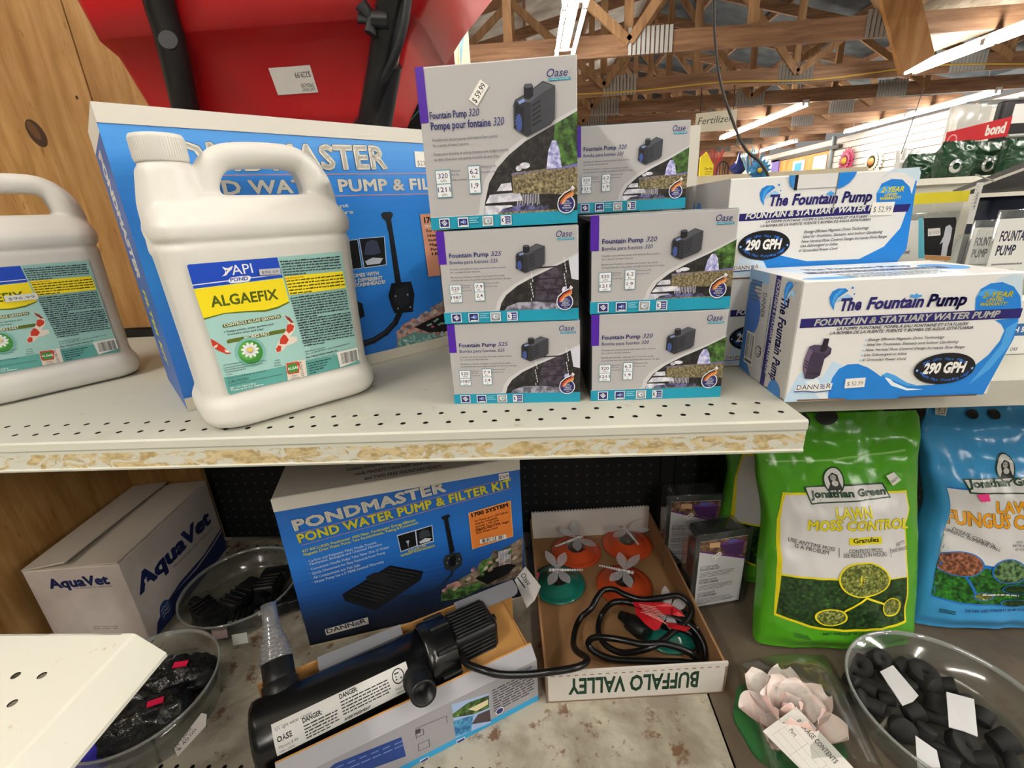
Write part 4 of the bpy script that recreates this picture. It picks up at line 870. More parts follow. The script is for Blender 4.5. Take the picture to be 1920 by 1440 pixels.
def kit_art(c, upper):
    c.zoom(480, 840, 3.6, KREF)
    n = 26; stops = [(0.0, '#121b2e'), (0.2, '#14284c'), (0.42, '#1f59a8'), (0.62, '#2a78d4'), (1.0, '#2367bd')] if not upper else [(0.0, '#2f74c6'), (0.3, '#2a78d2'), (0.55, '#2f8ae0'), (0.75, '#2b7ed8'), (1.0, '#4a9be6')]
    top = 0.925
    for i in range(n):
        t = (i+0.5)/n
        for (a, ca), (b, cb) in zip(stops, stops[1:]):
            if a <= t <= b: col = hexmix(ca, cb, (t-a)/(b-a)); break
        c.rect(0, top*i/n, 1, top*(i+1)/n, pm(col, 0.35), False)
    c.k += 1
    # rocks and waterfall in the lower right corner, pump, hose and filter
    if upper: rk = [(0.78, 0.0), (0.80, 0.07), (0.84, 0.12), (0.88, 0.13), (0.92, 0.17), (1, 0.2), (1, 0)]
    else: rk = None
    if not upper:
        c.pp([(1250, 1035), (1250, 985), (1290, 930), (1350, 900), (1440, 850), (1480, 830), (1520, 760), (1580, 740), (1600, 690), (1650, 690), (1740, 640), (1800, 600), (1800, 860)], PH_ROCK)
        c.pp([(1250, 1035), (1255, 990), (1330, 950), (1430, 930), (1500, 900), (1560, 930), (1400, 1010)], PH_PLANT); c.pp([(1275, 960), (1290, 925), (1350, 900), (1400, 905), (1380, 935), (1320, 955)], PH_PINKR)
        c.pp([(1500, 830), (1530, 760), (1590, 740), (1600, 790), (1540, 840)], PH_PLANT); c.pp([(1635, 700), (1720, 675), (1715, 780), (1640, 800)], PH_SNOW)
        for k in range(8): c.pp([(1640+10*k, 702-3*k), (1643+10*k, 702-3*k), (1644+10*k, 790-2*k), (1640+10*k, 792-2*k)], pm('#4a4a50', 0.4), False)
        c.k += 1; c.pp([(1480, 880), (1560, 820), (1700, 780), (1760, 790), (1700, 850), (1560, 920)], K_BLK); R = random.Random(3)
        for k in range(22):
            t = k/21; x = 1280+500*t+R.uniform(-15, 15); y = 945-270*t+R.uniform(-25, 45); p = c.P(x, y); c.ell(p[0], p[1], 0.014, 0.012, [PH_PINKR, PH_ROCK, PH_PLANT, pm('#b9ab98', 0.4)][k % 4], 10, R.random())
        c.pp([(582, 985), (905, 790), (1130, 830), (1110, 890), (810, 1095), (600, 1030)], K_DK); c.pp([(582, 985), (905, 790), (1130, 830), (800, 1050)], K_BLK)
        for k in range(11):
            t = (k+0.5)/11; c.pp([(600+300*t, 985-185*t), (604+305*t, 982-185*t), (815+300*t, 1040-205*t), (808+300*t, 1044-205*t)], pm('#33363b', 0.4), False)
        c.k += 1; c.pp([(738, 870), (800, 838), (860, 845), (950, 905), (940, 920), (880, 930), (760, 890)], pm('#1e2024', 0.4))
        c.pl([(985, 1000), (1080, 1005), (1180, 975), (1260, 920), (1320, 850), (1340, 790)], 0.0055, pm('#1b2a3c', 0.4))
    # headline lettering
    for y0, y1 in (((283, 577), (1725, 195)), ((305, 655), (1725, 268))): c.pl([y0, y1], 0.0012, K_PINK)
    c.tx('PONDMASTER', (262, 556), (1285, 286), 68, K_LET, 0.045, 0, 1.08, K_BLK, 0.012)
    c.tx('POND WATER PUMP & FILTER KIT', (292, 638), (1725, 258), 56, K_LET if upper else K_YEL, 0.035, 0, 1.05, K_BLK, 0.010)
    if not upper:
        c.tx('KIT INCLUDES: Pondmaster 1000 Filter, Pondmaster Energy-Efficient', (318, 703), (1078, 490), 17, K_YEL, 0.02); c.tx('Magnetic Drive Water Pump, Two Fountainheads, Tubing & Connectors', (325, 727), (1098, 507), 17, K_YEL, 0.02)
        for s, a, b in (('Carbon and Polyester Filter Media Provide', (358, 770), (816, 640)), ('Mechanical, Biological and Chemical Filtration', (366, 790), (852, 652)), ('Convenient Handle Helps Take Filter Out of Water', (374, 823), (902, 670)), ('Quick Disconnect for Easy Removal from Pump', (382, 852), (874, 708)), ('All Components are Fish Safe', (390, 880), (705, 792)), ('Water Pump has a 5-YEAR Limited Warranty', (397, 910), (866, 768))):
            c.tx(s, a, b, 16, K_LIGHT, 0.025)
            p = c.P(a[0]-18, a[1]-8); c.ell(p[0], p[1], 0.002, 0.0025, K_PINK, 8)
    else:
        c.tx('KIT INCLUDES: Filter, Energy-Efficient', (318, 703), (1010, 509), 24, K_LET, 0.02); c.tx('Pump, Tubing & Connectors', (325, 740), (1030, 540), 24, K_LET, 0.02)
    def sh(pts, d=(0, 0)): return [(x+d[0], y+d[1]) for x, y in pts]
    du = (0, 0)
    c.pp(sh([(950, 585), (1078, 548), (1088, 660), (976, 700)]), K_LIGHT); c.pp(sh([(956, 590), (1073, 556), (1083, 655), (980, 692)]), K_BLK); c.pp(sh([(1076, 548), (1190, 515), (1200, 628), (1088, 662)]), K_LIGHT); c.pp(sh([(1080, 554), (1185, 522), (1194, 622), (1092, 655)]), K_BLK)
    c.pp([(1010, 625), (1035, 618), (1030, 640), (1028, 668), (1022, 640)], pm('#aebfd6', 0.4)); c.pp([(1100, 570), (1130, 545), (1165, 550), (1180, 590), (1150, 600), (1105, 612)], pm('#3c4048', 0.4)); c.pp([(1100, 630), (1140, 605), (1185, 605), (1170, 625), (1110, 642)], pm('#d4dbe4', 0.4))
    if upper: c.tx('COMES WITH', (1000, 706), (1180, 658), 20, K_LET, 0.04); c.tx('TWO DIFFERENT', (975, 742), (1195, 683), 20, K_LET, 0.04); c.tx('FOUNTAINHEADS!', (975, 774), (1210, 712), 20, K_LET, 0.04)
    else: c.tx('INCLUDES TWO', (1030, 700), (1152, 658), 13, K_YEL, 0.03); c.tx('DIFFERENT FOUNTAINHEADS', (980, 730), (1208, 660), 13, K_YEL, 0.03)
    # pump with riser
    c.pp([(1250, 462), (1300, 442), (1312, 460), (1295, 470), (1340, 690), (1310, 720), (1268, 480), (1252, 476)], K_DK); c.pp([(1262, 760), (1280, 720), (1330, 705), (1375, 700), (1392, 740), (1385, 790), (1330, 825), (1280, 820)], pm('#2a2d30', 0.4)); c.pp([(1300, 735), (1350, 715), (1345, 790), (1305, 800)], K_BLK)
    for x, y in ((1290, 770), (1370, 745), (1300, 740), (1355, 775)): p = c.P(x, y); c.ell(p[0], p[1], 0.003, 0.004, pm('#9aa0a8', 0.4), 8)
    # orange system panel
    if not upper:
        c.pp([(1432, 435), (1718, 350), (1735, 592), (1458, 680)], pm('#f0b06a', 0.4)); c.pp([(1436, 440), (1713, 357), (1730, 588), (1462, 674)], K_OR); c.tx('1700 SYSTEM', (1455, 462), (1702, 390), 24, K_BLK, 0.05)
        for k, (s, a, b) in enumerate((('For Ponds up to 1250 Gallons', (1478, 497), (1700, 432)), ('Ideal for Waterfalls', (1480, 516), (1630, 472)), ('Includes a 700 GPH', (1482, 535), (1640, 489)), ('Magnetic Drive Pump', (1484, 552), (1645, 505)), ('Pumps to Max 11.5 Ft. Height', (1482, 562), (1708, 496)), ('18 Ft. Power Cord', (1486, 578), (1630, 537)))): c.tx(s, a, b, 13, K_LET if k == 9 else pm('#6b2f0c', 0.4), 0.03)
        a, b = c.P(1512, 642), c.P(1683, 530); c.barcode(a[0], a[1]-0.0, b[0], b[1]-0.05)
    else:
        c.pp([(1432, 435), (1718, 350), (1735, 692), (1458, 790)], pm('#d58a6a', 0.4)); c.tx('1700 SYSTEM', (1460, 478), (1702, 406), 34, K_BLK, 0.05)
        for k, s in enumerate(('FEATURES', 'For Ponds', 'Ideal for', 'Includes', 'Magnetic', 'Pumps to', '18 Ft.')): c.tx(s, (1480, 512+26*k), (1600, 477+26*k), 18, K_LET if k == 0 else pm('#3a1c10', 0.4), 0.03)
    if upper:
        for i in range(40):
            R = random.Random(i); x = 0.66+0.34*R.random(); y = (x-0.62)*0.42*R.random(); c.ell(x, y+0.01, 0.018, 0.02, [PH_PINKR, PH_PLANT, K_BLK, pm('#8fb4ae', 0.4)][i % 4], 9, R.random()*3, False)
        c.k += 1; c.pl([(900, 1000), (1040, 1040), (1180, 1000), (1280, 900), (1330, 800)], 0.011, K_DK); c.pp([(560, 985), (780, 870), (840, 960), (600, 1080)], K_DK)
    c.pp([(465, 1218), (755, 1135), (762, 1180), (475, 1258)], pm('#e2e0da', 0.4)); c.tx('DANN', (482, 1245), (665, 1192), 28, D_TX, 0.02); c.tx('R', (708, 1180), (748, 1168), 28, D_TX, 0.02)
    for k in range(3): c.pl([(668, 1192-k*9), (684, 1184-k*9), (700, 1184-k*9)], 0.0018, pm('#2d4f96', 0.4), False)
    c.k += 1
    c.rect(0, top, 1, 1, K_WH); c.rect(0, 0, 1, 0.012, pm('#cdbf9c', 0.6))
def kit_art_upper(c):
    c.zoom(0, 0, 1)
    n = 26; stops = [(0.0, '#2b6ec0'), (0.3, '#2a78d2'), (0.55, '#2f8ae0'), (0.75, '#2b7ed8'), (1.0, '#4a9be6')]; top = 0.945
    for i in range(n):
        t = (i+0.5)/n
        for (a, ca), (b, cb) in zip(stops, stops[1:]):
            if a <= t <= b: col = hexmix(ca, cb, (t-a)/(b-a)); break
        c.rect(0, top*i/n, 1, top*(i+1)/n, pm(col, 0.35), False)
    c.k += 1
    R = random.Random(3); q2 = lambda *p: [(600+x/3.4, 440+y/3.4) for x, y in p]
    c.pp(q2((490, 740), (490, 650), (520, 580), (570, 550), (640, 525), (720, 490), (775, 420), (1000, 360), (1100, 560)), PH_PINKR); c.pp(q2((600, 590), (700, 540), (790, 500), (1000, 480), (1000, 600), (700, 625)), K_BLK)
    for k in range(26):
        t = k/25; p = c.P(600+(505+290*t+R.uniform(-6, 6))/3.4, 440+(625-190*t+R.uniform(-18, 14))/3.4); c.ell(p[0], p[1], 0.011, 0.013, [PH_PINKR, pm('#b7a6a4', 0.4), pm('#8d7f80', 0.4), pm('#cdbdb8', 0.4)][k % 4], 9, R.random(), False)
    c.k += 1; c.pp(q2((490, 740), (500, 670), (600, 620), (700, 630), (800, 655), (1000, 620), (1000, 620), (800, 680)), pm('#5d8a86', 0.4))
    for k in range(34):
        t = R.random(); p = c.P(600+(500+320*t)/3.4, 440+(700-55*t+R.uniform(-32, 22))/3.4); c.ell(p[0], p[1], 0.011, 0.006, [pm('#8fb9b4', 0.4), pm('#6f9c94', 0.4), pm('#a8cdc6', 0.4)][k % 3], 8, R.random()*3, False)
    c.k += 1
    for k in range(8): p = c.P(600+(690+14*k)/3.4, 440+(560+R.uniform(0, 40)-5*k)/3.4); c.ell(p[0], p[1], 0.008, 0.006, pm('#7fa39c' if k != 2 else '#c8557a', 0.4), 8, adv=False)
    c.k += 1
    c.pp(q2((150, 380), (205, 405), (270, 440), (285, 520), (235, 545), (150, 560)), K_DK)
    c.pl(q2((150, 712), (260, 700), (340, 675), (420, 625), (480, 560), (530, 450)), 0.0095, K_DK); c.pl(q2((260, 696), (340, 670), (418, 619), (478, 553)), 0.002, pm('#3a3c4c', 0.4))
    c.pp(q2((455, 310), (580, 298), (602, 380), (592, 492), (475, 502), (452, 450), (435, 390)), K_DK); c.pp(q2((480, 340), (560, 330), (570, 430), (520, 470), (470, 430)), pm('#25272f', 0.4))
    for x, y in ((480, 392), (558, 382), (575, 462), (497, 470)): p = c.P(600+x/3.4, 440+y/3.4); c.ell(p[0], p[1], 0.0035, 0.0045, pm('#9aa0b0', 0.4), 8, adv=False)
    c.k += 1; c.pp([(725, 412), (733, 411), (752, 530), (741, 533)], K_DK); c.pp([(714, 402), (718, 398), (732, 397), (737, 401), (734, 410), (730, 414), (733, 432), (727, 433), (723, 414), (717, 410)], K_DK)
    for y0, y1 in (((285, 330), (900, 324)), ((285, 376), (900, 361))): c.pl([y0, y1], 0.0012, K_PINK)
    c.tx('PONDMASTER', (284, 320), (727, 315), 52, K_LET, 0.045, 0, 1.06, K_BLK, 0.012); c.tx('POND WATER PUMP & FILTER KIT', (300, 368), (905, 352), 27, K_LET, 0.035, 0, 1.05, K_BLK, 0.010)
    c.tx('KIT INCLUDES: Energy-Efficient', (330, 416), (654, 388), 8, K_LET, 0.025); c.tx('Pump, Tubing & Connectors', (360, 430), (663, 400), 8, K_LET, 0.025)
    for q in ([(640, 452), (670, 448), (679, 503), (648, 508)], [(672, 447), (720.6, 443), (725, 497), (682, 503)]):
        c.pp(q, K_LIGHT); m = (sum(x for x, y in q)/4, sum(y for x, y in q)/4); c.pp([(m[0]+(x-m[0])*0.94, m[1]+(y-m[1])*0.95) for x, y in q], K_BLK)
    c.pp([(682, 478), (686, 455), (697, 449), (706, 452), (714, 474), (700, 478)], pm('#3a3f58', 0.4)); c.pp([(684, 490), (698, 483), (718, 484), (712, 494), (688, 497)], pm('#c4cad8', 0.4)); c.pp([(650, 480), (656, 478), (660, 490), (656, 502), (652, 490)], pm('#9fb0cf', 0.4))
    c.tx('COMES WITH', (655, 521), (710, 515), 6.5, K_LET, 0.05); c.tx('TWO DIFFERENT', (643, 532.5), (717.6, 523.5), 6.5, K_LET, 0.05); c.tx('FOUNTAINHEADS!', (640, 541.5), (722, 531), 6.5, K_LET, 0.05)
    c.pp([(787, 402), (855, 397), (866, 511), (803, 519)], pm('#dd9a7c', 0.4)); c.tx('1700 SYSTEM', (795, 418), (862, 412), 10, K_BLK, 0.05)
    for k, s in enumerate(('FEATURES', 'For Ponds', 'Ideal for', 'Includes', 'Magnetic', 'Pumps to', '18 Ft.')): c.tx(s, (797+2.0*k, 427+8.6*k), (829+2*k, 424.5+8.6*k), 5, K_LET if k == 0 else pm('#3a1c10', 0.4), 0.03)
    c.rect(0, top, 1, 1, K_WH); c.rect(0, 0, 1, 0.05, pm('#cfc8b8', 0.5))
def kit(F, label, upper):
    t = thing('pond_kit_carton', label, 'box', F['O']+F['U']*0.2, 'big blue pond kit boxes')
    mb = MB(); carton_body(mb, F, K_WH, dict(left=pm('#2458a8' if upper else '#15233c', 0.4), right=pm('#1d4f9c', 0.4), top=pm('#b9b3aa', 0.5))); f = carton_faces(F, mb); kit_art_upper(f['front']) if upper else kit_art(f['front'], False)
    tp = f['top']; tp.text('PONDMASTER', 0.26, 0.62, 0.24, pm('#2c3f63', 0.5), 0.5, 0.07); tp.text('GARDEN POND FILTER KIT', 0.26, 0.42, 0.10, pm('#4a4a4e', 0.5), 0.5, 0, sp=1.2)
    for k, s in enumerate(('Contains: PONDMASTER 1000 filter complete with polyester filter', 'media, MAGNETIC DRIVE PUMP, and all necessary tubing', 'and TWO FREE FOUNTAIN HEADS.')): tp.text(s, 0.27+0.04*k, 0.30-0.12*k, 0.06, pm('#4a4a4e', 0.5), 0.48-0.08*k, 0.03)
    L = f['left']
    if upper: L.rect(0, 0.92, 1, 1, K_WH); L.text('POND WATER PUMP', 0.45, 0.88, 0.55*L.w/L.h, K_LET, 0.6*L.h/L.w, 0.04, 0, -math.pi/2, outline if False else 1.0) if False else L.text('PONDMASTER', 0.30, 0.90, 0.15, K_LET, 0.44*L.h/L.w, 0.06, 0, -math.pi/2); L.text('FILTER KIT', 0.34, 0.42, 0.11, K_YEL, 0.3*L.h/L.w, 0.04, 0, -math.pi/2)
    mb.build('carton', t); return t, f['front']
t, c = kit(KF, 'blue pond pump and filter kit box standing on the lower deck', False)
sticker(t, c, 0.905, 0.875, 0.95, 0.915, '$236.99', style=1)
UF = carton_frame((-0.438, 0.5155), PKW, PKD, 0.3385, math.radians(44), 0.0006)
t, c = kit(UF, 'blue pond kit box on the upper shelf behind the jug, under the spreader', True)
p = on_plane(790, 305, c.O, c.N)-c.O; u = p.dot(c.U)/c.w; v = p.dot(c.V)/c.h
sticker(t, c, u-0.025, v-0.02, u+0.06, v+0.045, '$236.99', style=2)
# ---- white carton with blue print, lower left
AF = carton_frame((-0.962, 0.645), 0.1745, 0.285, 0.196, math.radians(5), DECK)
t = thing('white_carton', 'dusty white carton with blue lettering wedged against the plywood at lower left', 'box', AF['O']+AF['U']*0.1)
A_W = speckle('white_board', '#b5aaa4', '#c6bdb8', 8, 0.6); A_B = pm('#1c2a5e', 0.5)
mb = MB(); carton_body(mb, AF, A_W, dict(top=pm('#c3b8a8', 0.6))); f = carton_faces(AF, mb)
c = f['front'].zoom(0, 840, 2.4); c.tx('AquaVet', (226, 632), (497, 610), 40, A_B, 0.05); c.tx('Your prescription for a healthy pond', (335, 634), (505, 624), 8, pm('#5a5560'), 0.01)
for k in range(2): c.tx('keep from freezing' if k == 0 else 'this side up', (422, 806+9*k), (530, 804+9*k), 6, pm('#5a5560'), 0.01)
c = f['right'].zoom(0, 840, 2.4); c.tx('AquaVet', (628, 662), (950, 330), 92, A_B, 0.05); p = c.P(656, 600); c.ell(p[0], p[1], 0.012, 0.03, A_W, 16)
c.tx('Your prescription for a healthy pond', (780, 545), (958, 362), 17, pm('#3d3a58'), 0.0)
c.rect(0.0, 0.0, 1.0, 0.02, A_B); c.poly([(0.05, 0), (0.1, 0.12), (0.2, 0.2), (0.4, 0.25), (0.7, 0.24), (1, 0.31), (1, 0)], A_B); c.poly([(0.3, 0.21), (0.6, 0.2), (0.85, 0.24), (1, 0.29), (1, 0.265), (0.85, 0.22), (0.6, 0.18)], A_W)
c.ell(0.2, 0.14, 0.06, 0.12, pm('#2c4480', 0.5), 24)
for k in range(3): c.line([(0.16, 0.10+0.04*k), (0.19, 0.12+0.04*k), (0.21, 0.10+0.04*k), (0.24, 0.12+0.04*k)], 0.002, A_W)
mb.build('carton', t)
O, U, D = AF['O'], AF['U'], AF['D']; Z = V3((0, 0, 1))
for k, (a, b, lift) in enumerate(((0.0, 0.47, 0.012), (0.5, 1.0, 0.003))):
    mb = MB(); p = [O+U*(AF['w']*a)+Z*(AF['h']+0.0005+(0.0 if k == 0 else 0.0)), O+U*(AF['w']*b)+Z*(AF['h']+0.0005+lift), O+U*(AF['w']*b)+D*AF['d']+Z*(AF['h']+0.0005+lift*0.5), O+U*(AF['w']*a)+D*AF['d']+Z*(AF['h']+0.0005)]
    if k: p = [q+Z*0 for q in p]
    mb.slab(p, (0, 0, 0.003), pm('#a89a88', 0.7), pm('#bdb2a5', 0.6)); mb.build('top_flap', t)
# ------------------------------------------------------------------ white jugs
J_W = None
t_ = NT('hdpe_white'); J_W = t_.done('#d8d5ce', 0.38, None); t_.b.inputs['Subsurface Weight'].default_value = 0.0
def rr_loop(u0, u1, d0, d1, r, z, n=6):
    pts = []
    for cx, cy, a0 in ((u1-r, d0+r, -90), (u1-r, d1-r, 0), (u0+r, d1-r, 90), (u0+r, d0+r, 180)):
        for k in range(n):
            a = math.radians(a0+k*90/(n-1)); pts.append((cx+r*math.cos(a), cy+r*math.sin(a), z))
    return pts
def loft(mb, loops, m, smooth=True, cap=True):
    n = len(loops[0]); vs = [p for l in loops for p in l]; fs = []
    for i in range(len(loops)-1):
        for k in range(n): fs.append((i*n+k, i*n+(k+1) % n, (i+1)*n+(k+1) % n, (i+1)*n+k))
    if cap: fs += [tuple(reversed(range(n))), tuple(range((len(loops)-1)*n, len(loops)*n))]
    mb.add(vs, fs, m, smooth)
def jug_mesh():
    mb = MB(); S = [(0.0, .010, .180, .012, .113, .028), (.004, 0, .190, .002, .123, .032), (.012, -.005, .195, -.002, .127, .033), (.028, -.005, .195, -.002, .127, .033), (.034, -.002, .192, 0, .124, .031), (.040, .001, .189, .003, .121, .03),
        (.10, 0, .190, .003, .121, .03), (.180, -.002, .192, .002, .122, .03), (.196, -.003, .193, .002, .122, .03), (.2005, .001, .189, .006, .119, .028), (.205, -.004, .195, .001, .123, .03), (.216, -.005, .197, .001, .123, .032), (.226, -.003, .195, .008, .116, .032), (.235, 0, .192, .022, .102, .03), (.243, .006, .186, .036, .088, .024), (.246, .02, .17, .045, .078, .014)]
    loft(mb, [rr_loop(u0, u1, d0, d1, r, z) for z, u0, u1, d0, d1, r in S], J_W)
    mb.lathe([(0.0005, .19), (.034, .19), (.032, .24), (.0275, .262), (.0255, .272), (.0215, .275), (.0215, .287), (.0005, .287)], J_W, Matrix.Translation((.0275, .062, 0)), 32)
    for dy in (-.007, .007):
        pth = smoothpath([(.052, .062+dy, .215), (.058, .062+dy, .255), (.072, .062+dy, .279), (.098, .062+dy, .2865), (.150, .062+dy, .2855), (.169, .062+dy, .270), (.177, .062+dy, .240), (.175, .062+dy, .205)], 8)
        mb.tube(pth, [.0132+.0045*max(0, min(1, (i-len(pth)*0.62)/(len(pth)*0.15))) for i in range(len(pth))], J_W, 14)
    mb.rbox((.056, .062, .24), (.03, .034, .07), .008, J_W)
    o = mb.build('jug_tmp'); o.location = (0, 0, 0); off = V3((sum(p.x for p in mb.v)/len(mb.v), sum(p.y for p in mb.v)/len(mb.v), min(p.z for p in mb.v)))
    rm = o.modifiers.new('r', 'REMESH'); rm.mode = 'VOXEL'; rm.voxel_size = 0.0023; rm.use_smooth_shade = True
    sm = o.modifiers.new('s', 'SMOOTH'); sm.iterations = 9; sm.factor = 0.6
    bpy.context.view_layer.update(); dg = bpy.context.evaluated_depsgraph_get()
    me = bpy.data.meshes.new_from_object(o.evaluated_get(dg)); me.transform(Matrix.Translation(off))
    bpy.data.objects.remove(o)
    me.polygons.foreach_set('use_smooth', [True]*len(me.polygons)); return me
JM = jug_mesh(); JM.materials.clear(); JM.materials.append(J_W)
L_BLUE = pm('#1746b8', 0.3); L_YEL = pm('#f2dc1e', 0.3); L_AQ = pm('#a4cfc9', 0.3); L_AQD = pm('#5fa79f', 0.3); L_OLV = pm('#5c6b1e', 0.3); L_WH = pm('#eeeeea', 0.3); L_TX = pm('#27343a', 0.35); L_RED = pm('#c63a22', 0.3); L_PALE = pm('#e6d9cc', 0.3); L_GRN = pm('#3f8a3c', 0.3)
def jug(a, yaw, label, ref, price):
    t = thing('algae_treatment_jug', label, 'jug', (a[0], a[1], 0), 'white plastic jugs')
    R = Matrix.Rotation(math.radians(yaw), 4, 'Z'); ob = bpy.data.objects.new('body', JM); COL.objects.link(ob); ob.parent = t; ob.rotation_euler = (0, 0, math.radians(yaw))
    W = Matrix.Translation((a[0], a[1], 0)) @ R
    mb = MB(W); mb.lathe([(.0005, .2775), (.0228, .2775), (.0235, .2795), (.0235, .3), (.0222, .3025), (.0005, .3035)], J_W, Matrix.Translation((.0275, .062, 0)), 48); 
    for k in range(60): 
        an = 2*math.pi*k/60; mb.box((.0275+.0236*math.cos(an), .062+.0236*math.sin(an), .290), (.0009, .0006, .018), J_W, an+math.pi/2)
    mb.build('cap', t)
    U = V3((math.cos(math.radians(yaw)), math.sin(math.radians(yaw)), 0)); D = V3((-U.y, U.x, 0)); A = V3((a[0], a[1], 0))
    mb = MB(); c = CV(mb, A+D*0.0014, U, (0, 0, 1), 0.19, 0.2, step=2e-5); rf = ref if ref else c
    c.zoom(340, 470, 4.967, rf)
    q0 = [(52, 138), (70, 128), (893, 62), (1490, 8), (1500, 60), (1640, 930), (1660, 1050), (1170, 1168), (640, 1290), (455, 1342), (435, 1325), (330, 1000), (210, 640)]
    c.pp(q0, L_AQ); c.pp([(395, 1180), (700, 1130), (1200, 1020), (1650, 920), (1660, 1050), (1170, 1168), (640, 1290), (455, 1342), (435, 1325)], L_AQD); c.pp([(905, 58), (1490, 8), (1500, 60), (1640, 930), (1240, 1010), (1000, 420)], pm('#98c5bf', 0.3))
    c.pp([(52, 138), (70, 128), (893, 62), (945, 250), (115, 355)], L_BLUE); c.pp([(100, 318), (440, 276), (438, 285), (103, 326)], L_WH, False); c.pp([(640, 250), (932, 215), (934, 223), (642, 258)], L_WH)
    c.pp([(115, 358), (946, 255), (1005, 485), (900, 540), (780, 570), (600, 575), (400, 590), (210, 645)], L_OLV); c.pp([(115, 358), (946, 255), (1003, 472), (900, 520), (780, 552), (600, 562), (400, 580), (207, 630)], L_YEL)
    c.tx('ALGAEFIX', (282, 525), (905, 448), 98, L_OLV, 0.03, 0.0, 1.02)
    c.tx('API', (478, 228), (670, 205), 92, L_WH, 0.0); c.pp([(378, 150), (430, 165), (480, 140), (468, 175), (440, 200), (420, 228), (376, 242), (405, 215), (410, 190)], L_WH); p = c.P(419, 187); c.ell(p[0], p[1], 0.004, 0.004, L_BLUE, 8)
    c.pp([(440, 275), (455, 250), (540, 240), (625, 232), (648, 245), (640, 275), (620, 288), (530, 298), (460, 302), (440, 292)], L_WH); c.tx('POND', (458, 289), (625, 272), 34, L_BLUE, 0.03)
    for y0, y1, tx_, xa, xb, r in ((720, 632, 'CONTROLS ALGAE GROWTH', 400, 915, 0.02), (865, 765, 'WORKS FAST', 585, 825, 0.02)):
        a0 = (385, y0) if y0 == 720 else (425, y0); b0 = (925, y1) if y0 == 720 else (970, y1)
        k = (b0[1]-a0[1])/(b0[0]-a0[0]); c.pp([(a0[0]+6, a0[1]), (a0[0]-4, a0[1]-20), (a0[0]+8, a0[1]-38), (b0[0]-8, b0[1]-38), (b0[0]+4, b0[1]-22), (b0[0]-4, b0[1]-2)], L_OLV)
        f = lambda x: a0[1]+k*(x-a0[0])-8; c.tx(tx_, (xa, f(xa)), (xb, f(xb)), 27 if y0 == 720 else 32, L_WH, 0.02)
    c.tx('Keeps ponds, water gardens and', (424, 762), (857, 690), 19, L_TX, 0.01); c.tx('fountains clean and clear', (432, 790), (770, 736), 19, L_TX, 0.01); p = c.P(402, 758); c.ell(p[0], p[1], 0.003, 0.003, L_TX, 8)
    # koi, lily
    c.pp([(940, 592), (985, 610), (1030, 640), (1055, 690), (1055, 740), (1010, 800), (1075, 800), (1080, 840), (1030, 870), (985, 880), (945, 930), (890, 950), (876, 930), (890, 880), (920, 820), (975, 740), (1000, 680), (985, 640)], L_PALE)
    c.pp([(985, 690), (1015, 680), (1050, 700), (1040, 740), (1000, 770), (975, 745)], L_RED); c.pp([(920, 820), (950, 780), (975, 790), (1000, 830), (975, 870), (915, 870)], L_RED); c.pp([(880, 915), (905, 880), (930, 890), (925, 935), (890, 945)], L_RED); c.pp([(960, 600), (1010, 625), (1045, 670), (1020, 672), (985, 640)], pm('#8a3328', 0.3))
    c.pp([(270, 820), (310, 838), (380, 885), (440, 935), (464, 958), (420, 962), (340, 930), (290, 890)], L_RED); c.pp([(300, 890), (340, 870), (330, 900), (310, 905)], L_PALE); c.pp([(400, 918), (440, 930), (450, 950), (410, 945)], L_PALE)
    p = c.P(645, 945); c.ell(p[0], p[1], 0.078, 0.082, pm('#7fb8b2', 0.3)); c.ell(p[0], p[1], 0.063, 0.066, L_GRN); c.ell(p[0]-0.01, p[1]+0.01, 0.05, 0.05, pm('#5aa64c', 0.3))
    for k in range(11):
        an = 2*math.pi*k/11; c.ell(p[0]+0.022*math.cos(an), p[1]+0.012+0.02*math.sin(an), 0.026, 0.009, L_WH, 10, math.atan2(math.sin(an)*0.95, math.cos(an)), False)
    c.k += 1; c.ell(p[0], p[1]+0.014, 0.012, 0.011, pm('#f0c850', 0.3), 12)
    for s, a_, b_, h in (('ACTIVE INGREDIENT:', (390, 1072), (575, 1040), 11), ('Poly[oxyethylene(dimethyliminio)ethylene', (392, 1100), (795, 1020), 11), ('(dimethyliminio)ethylene dichloride]', (398, 1120), (752, 1052), 11), ('OTHER INGREDIENTS:', (408, 1140), (600, 1105), 11), ('TOTAL:', (412, 1165), (475, 1152), 11)): c.tx(s, a_, b_, h, L_TX, 0.01)
    for k, s in enumerate(('4.50%', '95.50%', '100.00%')): c.tx(s, (868-4*k, 1030+24*k), (916+8*k, 1020+24*k), 11, L_TX, 0.01)
    c.tx('Keep Out of Reach of Children', (426, 1197), (790, 1122), 17, L_TX, 0.0); c.tx('CAUTION', (438, 1238), (625, 1200), 28, L_TX, 0.0); c.tx('See back panel for precautionary and first aid statements.', (444, 1257), (945, 1150), 10, L_TX, 0.01); c.tx('NET 1 U.S. Gallon (3.78 L)', (455, 1288), (692, 1240), 15, L_WH, 0.02); c.tx('Treats up to U.S. Gallons', (460, 1308), (765, 1248), 14, L_WH, 0.02)
